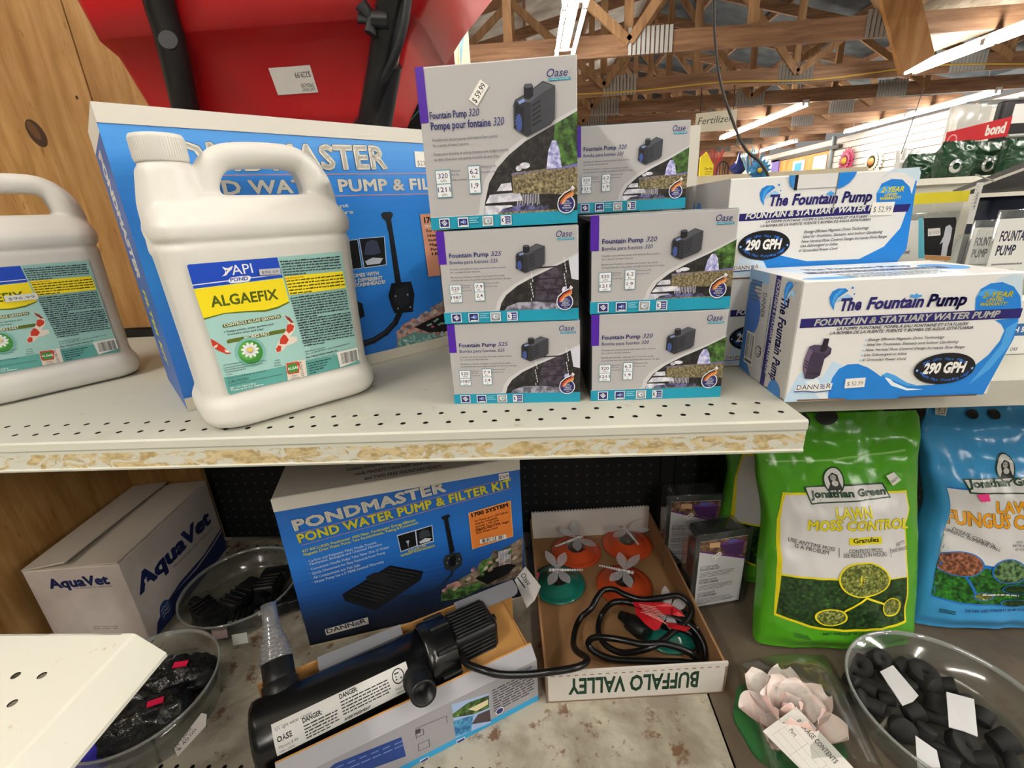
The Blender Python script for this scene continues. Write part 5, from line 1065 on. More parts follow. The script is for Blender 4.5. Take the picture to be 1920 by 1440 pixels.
    c.pp([(968, 1045), (1150, 1010), (1172, 1165), (990, 1205)], L_PALE); c.pp([(975, 1048), (1080, 1030), (1098, 1045), (1095, 1135), (1000, 1152), (985, 1140)], L_RED); c.pp([(985, 1062), (1070, 1045), (1085, 1125), (1000, 1140)], L_GRN); c.tx('ALGAE', (990, 1112), (1092, 1093), 24, L_WH, 0.03); c.tx('Algae', (1025, 1172), (1078, 1162), 14, L_TX); c.tx('Control', (1022, 1194), (1090, 1180), 14, L_TX); c.tx('GUIDE', (1142, 1165), (1112, 1025), 25, L_TX)
    # right column of fine print
    P0, P1 = c.P(1035, 430), c.P(1560, 350)
    def fine(y0l, y1l, n, xl0, xr0, xl1, xr1, hy, m=L_TX, slope=-0.15):
        for i in range(n):
            tt = i/max(1, n-1); y = y0l+(y1l-y0l)*tt; xl = xl0+(xl1-xl0)*tt; xr = xr0+(xr1-xr0)*tt; R = random.Random(int(y)); x = xl; last = i == n-1
            while x < xr-8 and not (last and x > xl+(xr-xl)*0.35):
                l = 14+40*R.random(); e = min(x+l, xr); k = slope; h = hy*(0.7+0.35*R.random()); f = lambda q: y+k*(q-xl)
                c.pp([(x, f(x)), (e, f(e)), (e, f(e)-h), (x, f(x)-h*0.85)], m, False); x = e+6
        c.k += 1
    fine(108, 232, 6, 918, 1475, 950, 1490, 13, slope=-0.085)
    c.pp([(960, 240), (1498, 190), (1530, 345), (1005, 415)], L_YEL); c.tx('POND WEATHER CAUTION:', (966, 268), (1140, 248), 13, L_RED, 0.03); fine(290, 405, 5, 975, 1500, 1010, 1525, 14, pm('#3d3a10', 0.35), -0.11)
    fine(450, 635, 9, 1012, 1530, 1065, 1560, 13, slope=-0.14); fine(658, 890, 11, 1072, 1570, 1140, 1610, 13, slope=-0.16)
    c.tx('CAUTION:', (1080, 688), (1150, 674), 14, L_TX, 0.03); c.tx('FIRST AID:', (1100, 755), (1180, 738), 14, L_TX, 0.03); c.tx('STORAGE AND DISPOSAL:', (1124, 855), (1310, 812), 14, L_TX, 0.03)
    c.tx('Questions or Comments?', (1150, 945), (1335, 905), 14, L_TX, 0.01); c.tx('Call us at 1-800-847-0659 or visit us at www.apifishcare.com', (1155, 970), (1565, 866), 13, L_TX, 0.01); c.tx('Mars Fishcare North America, Inc.', (1160, 1003), (1455, 932), 16, L_TX, 0.03); c.tx('50 E. Hamilton St., Chalfont, PA 18914', (1165, 1027), (1428, 965), 12, L_TX)
    fine(1055, 1145, 5, 1172, 1390, 1195, 1300, 10, slope=-0.22)
    a0, b0 = c.P(1478, 1065), c.P(1640, 930); c.pp([(1442, 945), (1636, 900), (1652, 1015), (1478, 1085)], pm('#e6e4de'))
    R = random.Random(4)
    for i in range(26):
        x = 1478+5.8*i; wd_ = 2+2.6*R.random(); k = -0.24; c.pp([(x, 955+k*(x-1478)), (x+wd_, 955+k*(x+wd_-1478)), (x+wd_+14, 1055+k*(x+wd_-1478)), (x+14, 1055+k*(x-1478))], pm(DIG), False)
    c.k += 1
    ob = mb.build('paper_label', t)
    p0, p1 = c.P(728, 232), c.P(918, 120)
    if price == 0: sticker(t, c, p0[0], p0[1]-0.0, p1[0]-0.01, p1[1]-0.02, '$96.69', rot=math.radians(-2), style=0, col='#b9bac2', inset=0.003)
    else: sticker(t, c, p0[0]-0.03, p0[1]-0.14, p1[0]+0.02, p1[1]-0.15, '$96.99', rot=math.radians(-1), style=0, col='#dcdcd6', inset=0.003)
    return c
JA, JY = (-0.3468, 0.4365), 43.5
c = jug(JA, JY, 'white plastic jug of algae treatment at the front edge before the blue kit box', None, 0)
U_ = V3((math.cos(math.radians(JY)), math.sin(math.radians(JY)), 0)); D_ = V3((-U_.y, U_.x, 0))
JREF = CV(None, V3((JA[0], JA[1], 0))+D_*0.0014, U_, (0, 0, 1), 0.19, 0.2)
jug((-0.749, 0.533), 53.0, 'white plastic jug of algae treatment cut by the left picture edge, before the plywood', JREF, 1)
# ------------------------------------------------------------------ red spreader on top of the kit box
S_RED = pm('#b3141a', 0.38); S_BLK = pm('#121214', 0.35); S_BLK2 = pm('#1c1c1f', 0.6)
t = thing('broadcast_spreader', 'red plastic spreader hopper with black tube frame lying on the upper blue kit box', 'spreader', (-0.33, 0.8, 0.346))
def sect(l, r, yf, yb, dz=0.0, rad=0.02):
    a, b = aty(*l, yf), aty(*r, yf); z = (a.z+b.z)/2+dz
    return rr_loop(a.x, b.x, yf, yb, rad, z)
mb = MB()
lo = [sect((300, 240), (722, 262), 0.80, 0.93), sect((277, 197), (738, 225), 0.795, 0.93), sect((204, 74), (765, 112), 0.762, 0.95), sect((196, 62), (768, 102), 0.752, 0.952), sect((160, 26), (786, 100), 0.735, 0.958, 0.006), sect((154, 14), (790, 84), 0.728, 0.96), sect((120, -40), (826, -10), 0.72, 0.965), sect((60, -150), (905, -150), 0.70, 0.966)]
lo[0] = [(p[0], p[1], 0.3465) for p in lo[0]]
loft(mb, lo, S_RED); mb.build('hopper', t)
for side, pth, r in (('l', [(286, -60), (300, 10), (322, 85), (352, 222)], 0.0185), ('r', [(748, -60), (733, 20), (716, 130), (694, 240)], 0.0195)):
    P3 = []
    for i, (x, y) in enumerate(pth): P3.append(aty(x, y, (0.695, 0.71, 0.728, 0.772)[i]))
    mb = MB(); mb.tube(smoothpath(P3, 6), r, S_BLK, 14); ft = mb.build('frame_tube', t)
    if side == 'l':
        mb = MB(); q = aty(318, 78, 0.704); mb.tube([q, q+V3((0.001, -0.004, 0.001))], 0.0115, pm('#1e1e21', 0.6), 14); mb.build('tube_plug', ft)
mb = MB(); a, b = aty(730, 122, 0.728), aty(712, 240, 0.765); mb.tube([a, b], 0.0165, S_BLK2, 14); mb.tube([a+(a-b)*0.03, a], 0.0172, pm('#232326', 0.3), 14); mb.build('handle_end', t)
mb = MB(); q = aty(700, 38, 0.700)
mb.tube([q+V3((0.02, 0.0, -0.002)), q], 0.011, S_BLK, 10); mb.tube([q, q+V3((-0.018, -0.004, 0.002))], [0.007, 0.009], S_BLK2, 10, True, False, 0.5); mb.tube([q, q+V3((-0.012, -0.004, 0.016))], [0.007, 0.010], S_BLK2, 10, True, False, 0.6); mb.tube([q, q+V3((-0.004, -0.004, -0.016))], [0.008, 0.009], S_BLK2, 10, True, False, 0.6); mb.build('wing_nut', ft)
mb = MB(); mb.tube(smoothpath([aty(770, -40, 0.69), aty(757, 50, 0.69), aty(738, 110, 0.70), aty(705, 175, 0.735), aty(668, 236, 0.775)], 8), 0.0052, S_BLK2, 8); mb.build('control_cable', t)
# sticker on the recessed lower face
a, b = aty(204, 74, 0.762), aty(765, 112, 0.762); z1 = (a.z+b.z)/2; a2, b2 = aty(277, 197, 0.795), aty(738, 225, 0.795); z0 = (a2.z+b2.z)/2
Vd = V3((0, 0.762-0.795, z1-z0)).normalized(); O = V3((0, 0.795, z0)); Nn = V3((1, 0, 0)).cross(Vd)
q = on_plane(522, 178, O, Nn); q2 = on_plane(590, 150, O, Nn)
mb = MB(); W_, H_ = q2.x-q.x, 0.034; O2 = q+Nn*0.0012; mb.slab([O2, O2+V3((W_, 0, 0)), O2+V3((W_, 0, 0))+Vd*H_, O2+Vd*H_], -Nn*0.0008, pm('#dedcd6', 0.5))
c = CV(mb, O2, (1, 0, 0), Vd, W_, H_)
for st, y, h, wd in (('EARTHWAY', 0.06, 0.14, 0.32), ('SPREADER', 0.22, 0.14, 0.32), ('$229.99', 0.58, 0.2, 0.38)): c.text(st, 0.95, y+h, h, pm('#44464c'), wd, 0.01, 0, math.pi)
mb.build('price_sticker', t)
# things behind on the ledge
t = thing('sprayer_carton', 'dark red sprayer box with a white tank pictured, behind the spreader', 'box', (-0.15, 1.15, 0.345))
a, b = aty(768, 60, 1.10), aty(850, 60, 1.10); mb = MB(); x0, x1 = a.x-0.03, b.x; R_M = pm('#7c0f1e', 0.4); CRM = pm('#e3dcc0', 0.5)
F = carton_frame((x0, 1.10), x1-x0, 0.20, 0.42, math.radians(-3), 0.3455); carton_body(mb, F, R_M, dict(right=CRM)); f = carton_faces(F, mb); c = f['front']
c.rf = CV(None, F['O'], F['U'], (0, 0, 1), F['w'], F['h']); c.z = (640, 0, 5.538)
c.pp([(860, 450), (880, 415), (950, 420), (990, 470), (995, 600), (970, 710), (840, 710), (815, 640)], pm('#d6d2c2', 0.4)); c.pp([(870, 660), (950, 660), (955, 705), (865, 705)], S_BLK); c.pl([(905, 400), (960, 520), (1010, 640), (1030, 690)], 0.002, S_BLK)
c.pp([(1005, 480), (1040, 500), (1060, 580), (1020, 600)], S_RED); c.tx('FORGABLE', (880, 190), (1090, 190), 42, pm('#e3dcd0'), 0.03); c.lines(0.62, 0.52, 0.95, 3, 0.03, 0.012, pm('#d0c8c0'))
g = f['right']; g.poly([(0.3, 0.55), (0.7, 0.75), (0.7, 0.6), (0.3, 0.4)], G_TEAL); g.poly([(0.05, 0.3), (0.25, 0.5), (0.2, 0.2)], pm('#e0c04a', 0.5)); g.lines(0.1, 0.3, 0.8, 6, 0.03, 0.012, G_TXT)
mb.build('carton', t)
a, b = aty(736, 225, 1.02), aty(792, 225, 1.02); mb = MB(); D_G = pm('#101c1a', 0.6)
mb.rbox(((a.x+b.x)/2, 1.05, 0.41), (b.x-a.x+0.03, 0.08, 0.128), 0.006, D_G); 
for p, q in (((742, 200), (770, 225)), ((770, 225), (792, 200)), ((742, 225), (768, 222))): mb.tube([aty(*p, 1.008), aty(*q, 1.008)], 0.0012, pm('#3f8a6a'), 6)
tag(mb.build('wire_basket'), 'dark green strung basket in the gap beside the spreader', 'basket')
# ------------------------------------------------------------------ lower bay: cardboard tray with solar lights, cord
C_BR = pm('#8f6a45', 0.8); C_BR2 = pm('#a8804f', 0.8); C_WHT = pm('#cfc9c2', 0.55)
TF = carton_frame((-0.003, 0.542), 0.298, 0.418, 0.066, math.radians(3.6), DECK+0.0006)
O, U, D = TF['O'], TF['U'], TF['D']; Z = V3((0, 0, 1)); w_, d_ = TF['w'], TF['d']; TH = 0.004
t = thing('display_tray', 'open cardboard tray of floating lights with BUFFALO VALLEY upside down on its white front', 'tray', O+U*0.15+D*0.2)
mb = MB(); mb.slab([O, O+U*w_, O+U*w_+D*d_, O+D*d_], Z*0.003, C_BR); mb.build('tray_floor', t)
for nm, a, b, n, h, m in (('side_wall', O, O+D*d_, U, 0.060, C_BR), ('side_wall', O+U*w_, O+U*w_+D*d_, -U, 0.060, C_BR)):
    mb = MB(); mb.slab([a+Z*0.003, b+Z*0.003, b+Z*h, a+Z*h], n*TH, m); mb.build(nm, t)
mb = MB(); a, b = O+D*d_+U*TH, O+D*d_+U*(w_-TH); mb.slab([a+Z*0.003, b+Z*0.003, b+Z*0.078, a+Z*0.078], -D*TH, C_WHT); mb.slab([a-D*TH*1.05+Z*0.04, b-D*TH*1.05+Z*0.04, b-D*TH*1.05+Z*0.079, a-D*TH*1.05+Z*0.079], -D*0.001, C_WHT)
for k in range(38): 
    p = a+(b-a)*(k/38); mb.slab([p+Z*0.078, p+(b-a)*0.013+Z*0.078, p+(b-a)*0.013+Z*0.0805, p+Z*0.0805], -D*0.003, C_WHT)
mb.build('end_wall', t)
mb = MB(); a, b = O, O+U*w_; mb.slab([a+Z*0.001, b+Z*0.001, b+Z*0.068, a+Z*0.068], D*TH, C_WHT, C_WHT); c = CV(mb, a, U, Z, w_, 0.068).zoom(960, 920, 3.428)
c.rf = CV(None, a, U, Z, w_, 0.068); T_GR = pm('#17402c', 0.5)
for k in range(22): p = 0.03+0.043*k; c.rect(p, 0.87, p+0.02, 0.895, pm('#6e4c35', 0.7), False)
c.k += 1; c.text('BUFFALO VALLEY', 0.845, 0.76, 0.50, T_GR, 0.72, 0.03, 0, math.pi)
for k in range(13):
    if k != 7: pass
mb.build('front_wall', t)
TFZ = DECK+0.0032
O_DISC = {}
def tinted(col):
    if col in O_DISC: return O_DISC[col]
    m = pm(col, 0.18, 0, 0.5, 0.35, 'disc'); O_DISC[col] = m; return m
M_CLR = clear_mat('clear_plastic', '#f6f8f8', 0.12, 0.08); M_WING = clear_mat('frosted_wing', '#f4f4f6', 0.2, 0.25, 0.26, '#f0ecee'); M_BEAD = pm('#d6d0d2', 0.08, 0, 0.9, 0.15, 'bead')
def dragonfly(px, col, yaw, tilt, label, sticker_=False):
    q = atz(px[0], px[1], DECK+0.018); c0 = V3((q.x, q.y, TFZ)); t = thing('floating_light', label, 'garden light', c0, 'dragonfly floating lights')
    M = Matrix.Translation(c0); m = tinted(col); mb = MB()
    mb.lathe([(0.030, 0.0), (0.0545, 0.002), (0.0585, 0.005), (0.0585, 0.007), (0.050, 0.0085), (0.043, 0.0090), (0.041, 0.0125), (0.036, 0.0132), (0.034, 0.0165), (0.028, 0.0172), (0.026, 0.0192), (0.022, 0.0196)], m, M, 48); fd = mb.build('float_disc', t)
    mb = MB(); mb.lathe([(0.0005, 0.0192), (0.017, 0.0194), (0.0205, 0.0196)], pm('#5a3a30' if col != '#1d7d6c' else '#18302c', 0.3), M, 32); mb.build('solar_cell', fd)
    mb = MB(); mb.lathe([(0.0222, 0.0197), (0.022, 0.025), (0.018, 0.031), (0.010, 0.035), (0.0005, 0.0362)], M_CLR, M, 32); mb.build('dome', fd)
    R = Matrix.Translation(c0+V3((0, 0, 0.043))) @ Matrix.Rotation(math.radians(yaw), 4, 'Z') @ Matrix.Rotation(math.radians(tilt), 4, 'Y')
    mb = MB(R); x = 0.016; mb.lathe([(0.0005, -0.0045), (0.0045, 0), (0.0005, 0.0045)], M_BEAD, Matrix.Translation((x, 0, 0)), 10)
    for k in range(13):
        r = 0.0042-0.00016*k; xx = 0.0095-0.0052*k; mb.lathe([(0.0005, -r*0.95), (r*0.75, -r*0.55), (r, 0), (r*0.75, r*0.55), (0.0005, r*0.95)], M_BEAD, Matrix.Translation((xx, 0, 0)), 9)
    mb.tube([(0, 0, -0.004), (0, 0, -0.008)], 0.002, M_BEAD, 8)
    bd = mb.build('dragonfly', t)
    for s in (-1, 1):
        for k, (an, L, W) in enumerate(((66, 0.052, 0.0090), (114, 0.046, 0.0095))):
            mb = MB(R); A = math.radians(an)*s; ux, uy = math.cos(A), math.sin(A); top = []; bot = []
            for i in range(13):
                f = i/12; ww = W*math.sin(math.pi*min(1, f*0.93+0.07)**1.3)+0.001; cx, cy = ux*(0.004+L*f), uy*(0.004+L*f); zz = 0.002+0.005*f
                top.append((cx-uy*ww, cy+ux*ww, zz)); bot.append((cx+uy*ww, cy-ux*ww, zz))
            mb.slab(top+list(reversed(bot)), (0, 0, 0.0009), M_WING); mb.build('wing', bd)
    if sticker_:
        mb = MB(); p = c0+V3((-0.052, 0.012, 0.0095)); mb.slab([p, p+V3((0.010, -0.002, 0)), p+V3((0.012, 0.016, 0.001)), p+V3((0.002, 0.017, 0.001))], (0, 0, 0.0008), pm('#e8367a', 0.5)); mb.build('price_dot', t)
    return t
OR_, TE_ = '#e0562a', '#1d7d6c'
dragonfly((1080, 1028), OR_, 25, -3, 'orange floating light with clear dragonfly at the back left of the tray')
dragonfly((1176, 1014), OR_, 105, 4, 'orange floating light with clear dragonfly at the back right of the tray')
dragonfly((1170, 1090), OR_, -22, -3, 'orange floating light with clear dragonfly nearest the coiled cord')
dragonfly((1046, 1088), TE_, 182, -3, 'teal floating light with clear dragonfly and a pink price dot', True)
dragonfly((1252, 1170), TE_, 150, -10, 'teal floating light half buried under the black cord coil')
# ---- ultraviolet clarifier lying in its open carton
UVY = math.radians(28.1); UU = V3((math.cos(UVY), math.sin(UVY), 0)); UD = V3((-UU.y, UU.x, 0)); UO = V3((-0.016, 0.547, DECK+0.0008)); UL, UW, UH = 0.40, 0.135, 0.092
t = thing('open_carton', 'opened grey and teal carton with brown inside holding the black clarifier', 'box', UO-UU*0.2+UD*0.07)
A0 = UO-UU*UL; CG = pm('#9b9aa0', 0.45); CB = wood('carton_brown', '#a9793f', '#bb8a4e', '#c99a60', (3, 3, 3), 3.0, 0.75, 0.03)
mb = MB(); mb.slab([A0, UO, UO+Z*UH, A0+Z*UH], UD*0.003, CG, CB)
c = CV(mb, A0, UU, Z, UL, UH); c.rf = CV(None, A0, UU, Z, UL, UH); c.z = (440, 1080, 3.2); TE2 = pm('#2b9bd0', 0.4)
c.rect(0, 0, 1, 0.13, TE2); c.pp([(1302, 770), (1525, 705), (1538, 880), (1325, 972)], pm('#9fb8e0', 0.4)); c.pp([(1305, 830), (1400, 760), (1525, 715), (1528, 790), (1430, 830), (1310, 850)], PH_GREEN); c.pp([(1400, 800), (1520, 740), (1520, 770), (1450, 810)], pm('#dccfa8', 0.4)); c.pp([(1312, 870), (1430, 835), (1420, 930), (1325, 965)], speckle('print_pond', '#1f5f9a', '#4fa0c8', 120, 0.4)); c.pp([(1420, 890), (1460, 830), (1530, 800), (1537, 870)], pm('#4a3f44', 0.4))
c.pp([(520, 1195), (600, 1125), (1000, 965), (1028, 1080), (700, 1200)], pm('#1f3f86', 0.4)); 
for k in range(6): c.pl([(610+70*k, 1150-28*k), (650+70*k, 1132-28*k)], 0.0022, pm('#6f86ba', 0.4), False); c.pl([(630+66*k, 1175-28*k), (680+66*k, 1153-28*k)], 0.0022, pm('#6f86ba', 0.4), False)
c.k += 1
LN = pm('#3c3d44', 0.4)
for q in (((1085, 915), (1270, 838), (1275, 880)), ((1090, 975), (1085, 935), (1130, 918), (1135, 950), (1095, 965)), ((1100, 1010), (1165, 980), (1170, 1020), (1105, 1050), (1100, 1010))): c.pl(list(q), 0.0009, LN, False)
c.k += 1; c.pp([(1082, 925), (1112, 912), (1115, 938), (1086, 950)], LN)
p = c.P(1640, 700); c.lines(0.80, 0.78, 0.985, 9, 0.062, 0.03, LN); c.text('Oase', 0.905, 0.86, 0.10, pm('#2d3a7a'), 0.07, 0, 0.3)
for q, col in ((((1330, 985), (1382, 962), (1385, 995), (1335, 1018))), '#2c3f86'), ((((1110, 1105), (1162, 1080), (1166, 1112), (1116, 1138))), '#2c3f86'): c.pp(list(q), pm('#e6e6ea', 0.4)); c.pp([(x+(4 if i in (0, 3) else -4), y+(5 if i < 2 else -5)) for i, (x, y) in enumerate(q)], pm(col, 0.4))
p = c.P(1590, 808); c.ell(p[0], p[1], 0.018, 0.075, G_WH); c.ell(p[0], p[1], 0.015, 0.062, G_NAVY)
mb.build('front_wall', t)
mb = MB(); mb.slab([UO+UD*0.003, UO+UD*UW, UO+UD*UW+Z*(UH+0.01), UO+UD*0.003+Z*UH], -UU*0.003, CB); mb.build('end_wall', t)
mb = MB(); mb.slab([A0+UD*0.003, A0+UD*UW, A0+UD*UW+Z*UH, A0+UD*0.003+Z*UH], UU*0.003, CB); mb.build('end_wall', t)
mb = MB(); B0 = A0+UD*UW-UU*0.0; B1 = UO+UD*UW+UU*0.02; mb.slab([B0, B1, B1+Z*(UH+0.038), B0+Z*(UH+0.038)], -UD*0.003, CB); mb.build('back_wall', t)
mb = MB(); mb.slab([A0, UO, UO+UD*UW, A0+UD*UW], Z*0.003, CB); mb.build('carton_floor', t)
# brown insert closing the right third, and the slanted front flap
mb = MB(); p = [UO-UU*0.135+UD*0.004+Z*(UH-0.006), UO-UU*0.004+UD*0.004+Z*(UH-0.004), UO-UU*0.004+UD*(UW-0.004)+Z*(UH+0.012), UO-UU*0.135+UD*(UW-0.004)+Z*(UH+0.004)]; mb.slab(p, Z*0.003, CB); mb.build('inner_flap', t)
mb = MB(); p = [A0+Z*UH+UU*0.02, UO+Z*UH, UO+Z*(UH+0.016)+UD*0.018, A0+Z*(UH+0.016)+UD*0.018+UU*0.02]; mb.slab(p, UD*0.002+Z*0.001, CG, CB); mb.build('front_flap', t)
for a, b in ((0.085, 0.215), (0.31, 0.425)):
    mb = MB(); e = A0+UD*(UW+0.001)+Z*(UH+0.0392); q0, q1 = e+UU*a, e+UU*b; dn = (-UD*0.032-Z*0.004)
    r_ = 0.012; n_ = [q0, q1, q1+dn*0.65, q1+dn*0.9-UU*r_*0.4, q1+dn-UU*r_, q0+dn+UU*r_, q0+dn*0.9+UU*r_*0.4, q0+dn*0.65]
    mb.slab(n_, Z*0.002, pm('#7f8087', 0.45)); mb.build('locking_tab', t)
# clarifier
K_U = pm('#0d0e10', 0.24, 0, 0.55); K_U2 = pm('#141517', 0.4)
RC = 0.046; zc = DECK+UH+0.012
pa = atz(478, 1385, zc); pb = atz(925, 1172, zc); ax = (pb-pa); ax.z = 0; LT = ax.length; ax.normalize(); sd = V3((-ax.y, ax.x, 0))
pa.z = zc; M = Matrix((sd, Z, ax)).transposed().to_4x4(); M.translation = pa
if M.determinant() < 0: M = Matrix((-sd, Z, ax)).transposed().to_4x4(); M.translation = pa
t = thing('ultraviolet_clarifier', 'black cylindrical pond clarifier with a white danger label, lying across its open carton', 'water clarifier', pa)
f_ = LT
mb = MB(); mb.lathe([(0.0005, 0), (RC-0.006, 0.0), (RC-0.001, 0.004), (RC, 0.010), (RC, f_*0.70), (0.0005, f_*0.70)], K_U, M, 56); hs = mb.build('housing', t)
mb = MB(); mb.lathe([(0.02, f_*0.66), (RC+0.003, f_*0.66), (RC+0.005, f_*0.67), (RC+0.005, f_*0.70), (RC+0.0035, f_*0.705), (RC+0.0035, f_*0.785), (RC+0.001, f_*0.79), (RC-0.012, f_*0.792), (0.02, f_*0.792)], K_U, M, 56)
for k in range(8):
    an = 2*math.pi*k/8; p = M @ V3((0, 0, 0)); q = M.to_3x3() @ V3((math.cos(an)*(RC+0.004), math.sin(an)*(RC+0.004), f_*0.745)); mb.tube([pa+q-ax*0.015, pa+q+ax*0.015], 0.004, K_U2, 8)
mb.build('lock_ring', t)
mb = MB(); rot = Matrix((ax, sd, Z)).transposed(); cc = pa+ax*(f_*0.885)+Z*0.004; mb.rbox(cc, (f_*0.21, 0.064, 0.066), 0.008, K_U2, 3, rot)
for k in range(9): mb.rbox(cc+sd*(-0.026+0.0065*k)+Z*0.034, (f_*0.17, 0.0022, 0.006), 0.0008, K_U2, 1, rot)
for k in range(6): mb.rbox(cc-sd*0.033+Z*(-0.02+0.008*k), (f_*0.17, 0.004, 0.0024), 0.0008, K_U2, 1, rot)
mb.rbox(pa+ax*(f_*0.995)+sd*0.004+Z*0.012, (0.016, 0.010, 0.008), 0.001, K_U2, 1, rot); mb.build('ballast_housing', t)
def stub(along, dirv, r, L, nm, m=K_U2, rings=5):
    b = pa+ax*along; dv = dirv.normalized(); x = dv.orthogonal().normalized(); y = dv.cross(x); MM = Matrix((x, y, dv)).transposed().to_4x4(); MM.translation = b+dv*(RC-0.008)
    pr = [(r*1.15, 0), (r*1.15, L*0.35)]
    for k in range(rings): z0 = L*(0.38+0.6*k/rings); pr += [(r, z0), (r*1.06, z0+L*0.05), (r, z0+L*0.1)]
    pr += [(r, L), (r*0.8, L), (r*0.8, L*0.4), (0.0005, L*0.4)]
    mb = MB(); mb.lathe(pr, m, MM, 28); mb.build(nm, t); return MM
stub(f_*0.60, -sd*0.9+Z*0.35, 0.0185, 0.05, 'outlet_stub')
MM = stub(f_*0.11, sd*0.78+Z*0.55, 0.022, 0.048, 'inlet_stub', K_U2, 1)
M_CLR2 = clear_mat('clear_hose', '#cfd0d6', 0.35, 0.12, 0.22, '#b9bac0')
M2 = MM @ Matrix.Translation((0, 0, 0.046)); pr = []
for k in range(9):
    z0 = 0.0062*k; r = 0.0195-0.0009*k-(0.002 if k > 4 else 0); pr += [(r*1.15, z0), (r*1.15+0.0016, z0+0.002), (r*1.15, z0+0.0045)]
pr += [(0.0115, 0.06), (0.0115, 0.085), (0.009, 0.085), (0.009, 0.05)]
mb = MB(); mb.lathe(pr, M_CLR2, M2, 28); mb.build('hose_adapter', t)
# wrapped label on the housing
def cyl(u, v, off):                              # u 0..1 along axis, v 0..1 around (from lower front upward)
    an = math.radians(8+50*v); rad = RC+0.0006+off; return pa+ax*(f_*(0.075+0.50*u))+(-sd*math.cos(an)+Z*math.sin(an))*rad
mb = MB(); c = CV(mb, (0, 0, 0), (1, 0, 0), (0, 0, 1), f_*0.5, RC*math.radians(50), cyl, 0.008, 2e-5)
c.rect(0, 0, 1, 1, pm('#c9c8c6', 0.45)); B_ = pm('#2a2a2c', 0.5)
c.text('UV light water cleaner', 0.02, 0.76, 0.11, B_, 0.25); c.text('OASE', 0.02, 0.42, 0.16, B_, 0.10, 0.04); c.text('Vitronic 8 W', 0.02, 0.20, 0.10, B_, 0.13); c.text('120V / 60Hz', 0.02, 0.06, 0.07, B_, 0.10)
c.text('DANGER:', 0.20, 0.62, 0.14, B_, 0.135, 0.04); c.text('DANGER:', 0.47, 0.80, 0.14, B_, 0.135, 0.04); c.lines(0.2, 0.5, 0.44, 5, 0.10, 0.05, B_); c.lines(0.47, 0.68, 0.84, 5, 0.10, 0.05, B_); c.text('AVERTISSEMENT', 0.47, 0.07, 0.09, B_, 0.2, 0.04)
c.ell(0.915, 0.66, 0.048, 0.26, B_, 28); c.ell(0.915, 0.66, 0.04, 0.215, pm('#c9c8c6', 0.45), 28); c.text('ETL', 0.915, 0.56, 0.22, B_, 0.055, 0.03, align='c'); c.text('Intertek', 0.875, 0.22, 0.10, B_, 0.09); c.text('4003807', 0.875, 0.07, 0.08, B_, 0.1)
mb.build('danger_label', hs)
# ---- power cord: from the clarifier into a coil in the tray
def zp(x, y, z): return atz(960+x/3.428, 920+y/3.428, z)
e0 = pa+ax*(f_*0.80)-sd*(RC*0.7)+Z*0.014
pts = [e0, e0-sd*0.026+ax*0.002+Z*0.002, zp(-150, 1165, DECK+0.122), zp(-60, 1182, DECK+0.112), zp(80, 1182, DECK+0.10), zp(250, 1165, DECK+0.088), zp(400, 1140, DECK+0.086), zp(470, 1110, DECK+0.080), zp(478, 1075, DECK+0.07), zp(420, 1035, DECK+0.045), zp(395, 985, DECK+0.03), zp(405, 900, DECK+0.02), zp(440, 820, DECK+0.022), zp(510, 755, DECK+0.04), zp(545, 690, DECK+0.05), zp(590, 640, DECK+0.055), zp(660, 635, DECK+0.06), zp(730, 670, DECK+0.06), zp(830, 700, DECK+0.06), zp(950, 690, DECK+0.06), zp(1060, 675, DECK+0.06), zp(1130, 715, DECK+0.055), zp(1150, 780, DECK+0.05), zp(1110, 850, DECK+0.045), zp(1020, 920, DECK+0.05), zp(930, 990, DECK+0.055), zp(820, 1030, DECK+0.04), zp(700, 1040, DECK+0.02), zp(600, 990, DECK+0.014), zp(555, 900, DECK+0.014), zp(575, 800, DECK+0.02), zp(650, 720, DECK+0.05), zp(760, 720, DECK+0.05), zp(900, 770, DECK+0.05), zp(1050, 820, DECK+0.045), zp(1160, 880, DECK+0.04), zp(1230, 980, DECK+0.03), zp(1235, 1060, DECK+0.02), zp(1190, 1105, DECK+0.016), zp(1060, 1100, DECK+0.014), zp(850, 1095, DECK+0.014), zp(650, 1085, DECK+0.014), zp(530, 1035, DECK+0.02), zp(490, 980, DECK+0.03), zp(540, 942, DECK+0.045), zp(680, 955, DECK+0.055), zp(830, 985, DECK+0.055), zp(980, 985, DECK+0.055), zp(1120, 1030, DECK+0.045), zp(1190, 1075, DECK+0.03), zp(1200, 1020, DECK+0.03), zp(1160, 930, DECK+0.03), zp(1060, 880, DECK+0.035), zp(960, 860, DECK+0.02), zp(860, 850, DECK+0.014), zp(760, 810, DECK+0.014), zp(700, 790, DECK+0.014)]
t = thing('power_cord', 'black power cord running from the clarifier into a tangled coil in the tray', 'cord', zp(800, 900, DECK+0.01))
mb = MB(); mb.tube(smoothpath(pts, 7), 0.0056, pm('#0c0c0d', 0.3), 10); mb.build('cable', t)
mb = MB(); p0, p1 = zp(700, 800, DECK+0.02), zp(860, 920, DECK+0.03); dv = (p1-p0).normalized(); mb.tube([p0, p0+dv*0.02, p0+dv*0.024, p1-dv*0.01, p1], [0.009, 0.010, 0.016, 0.017, 0.012], pm('#101011', 0.5), 12); mb.build('plug', t)
TR = pm('#a5121c', 0.45); TRW = pm('#d88a86', 0.5)
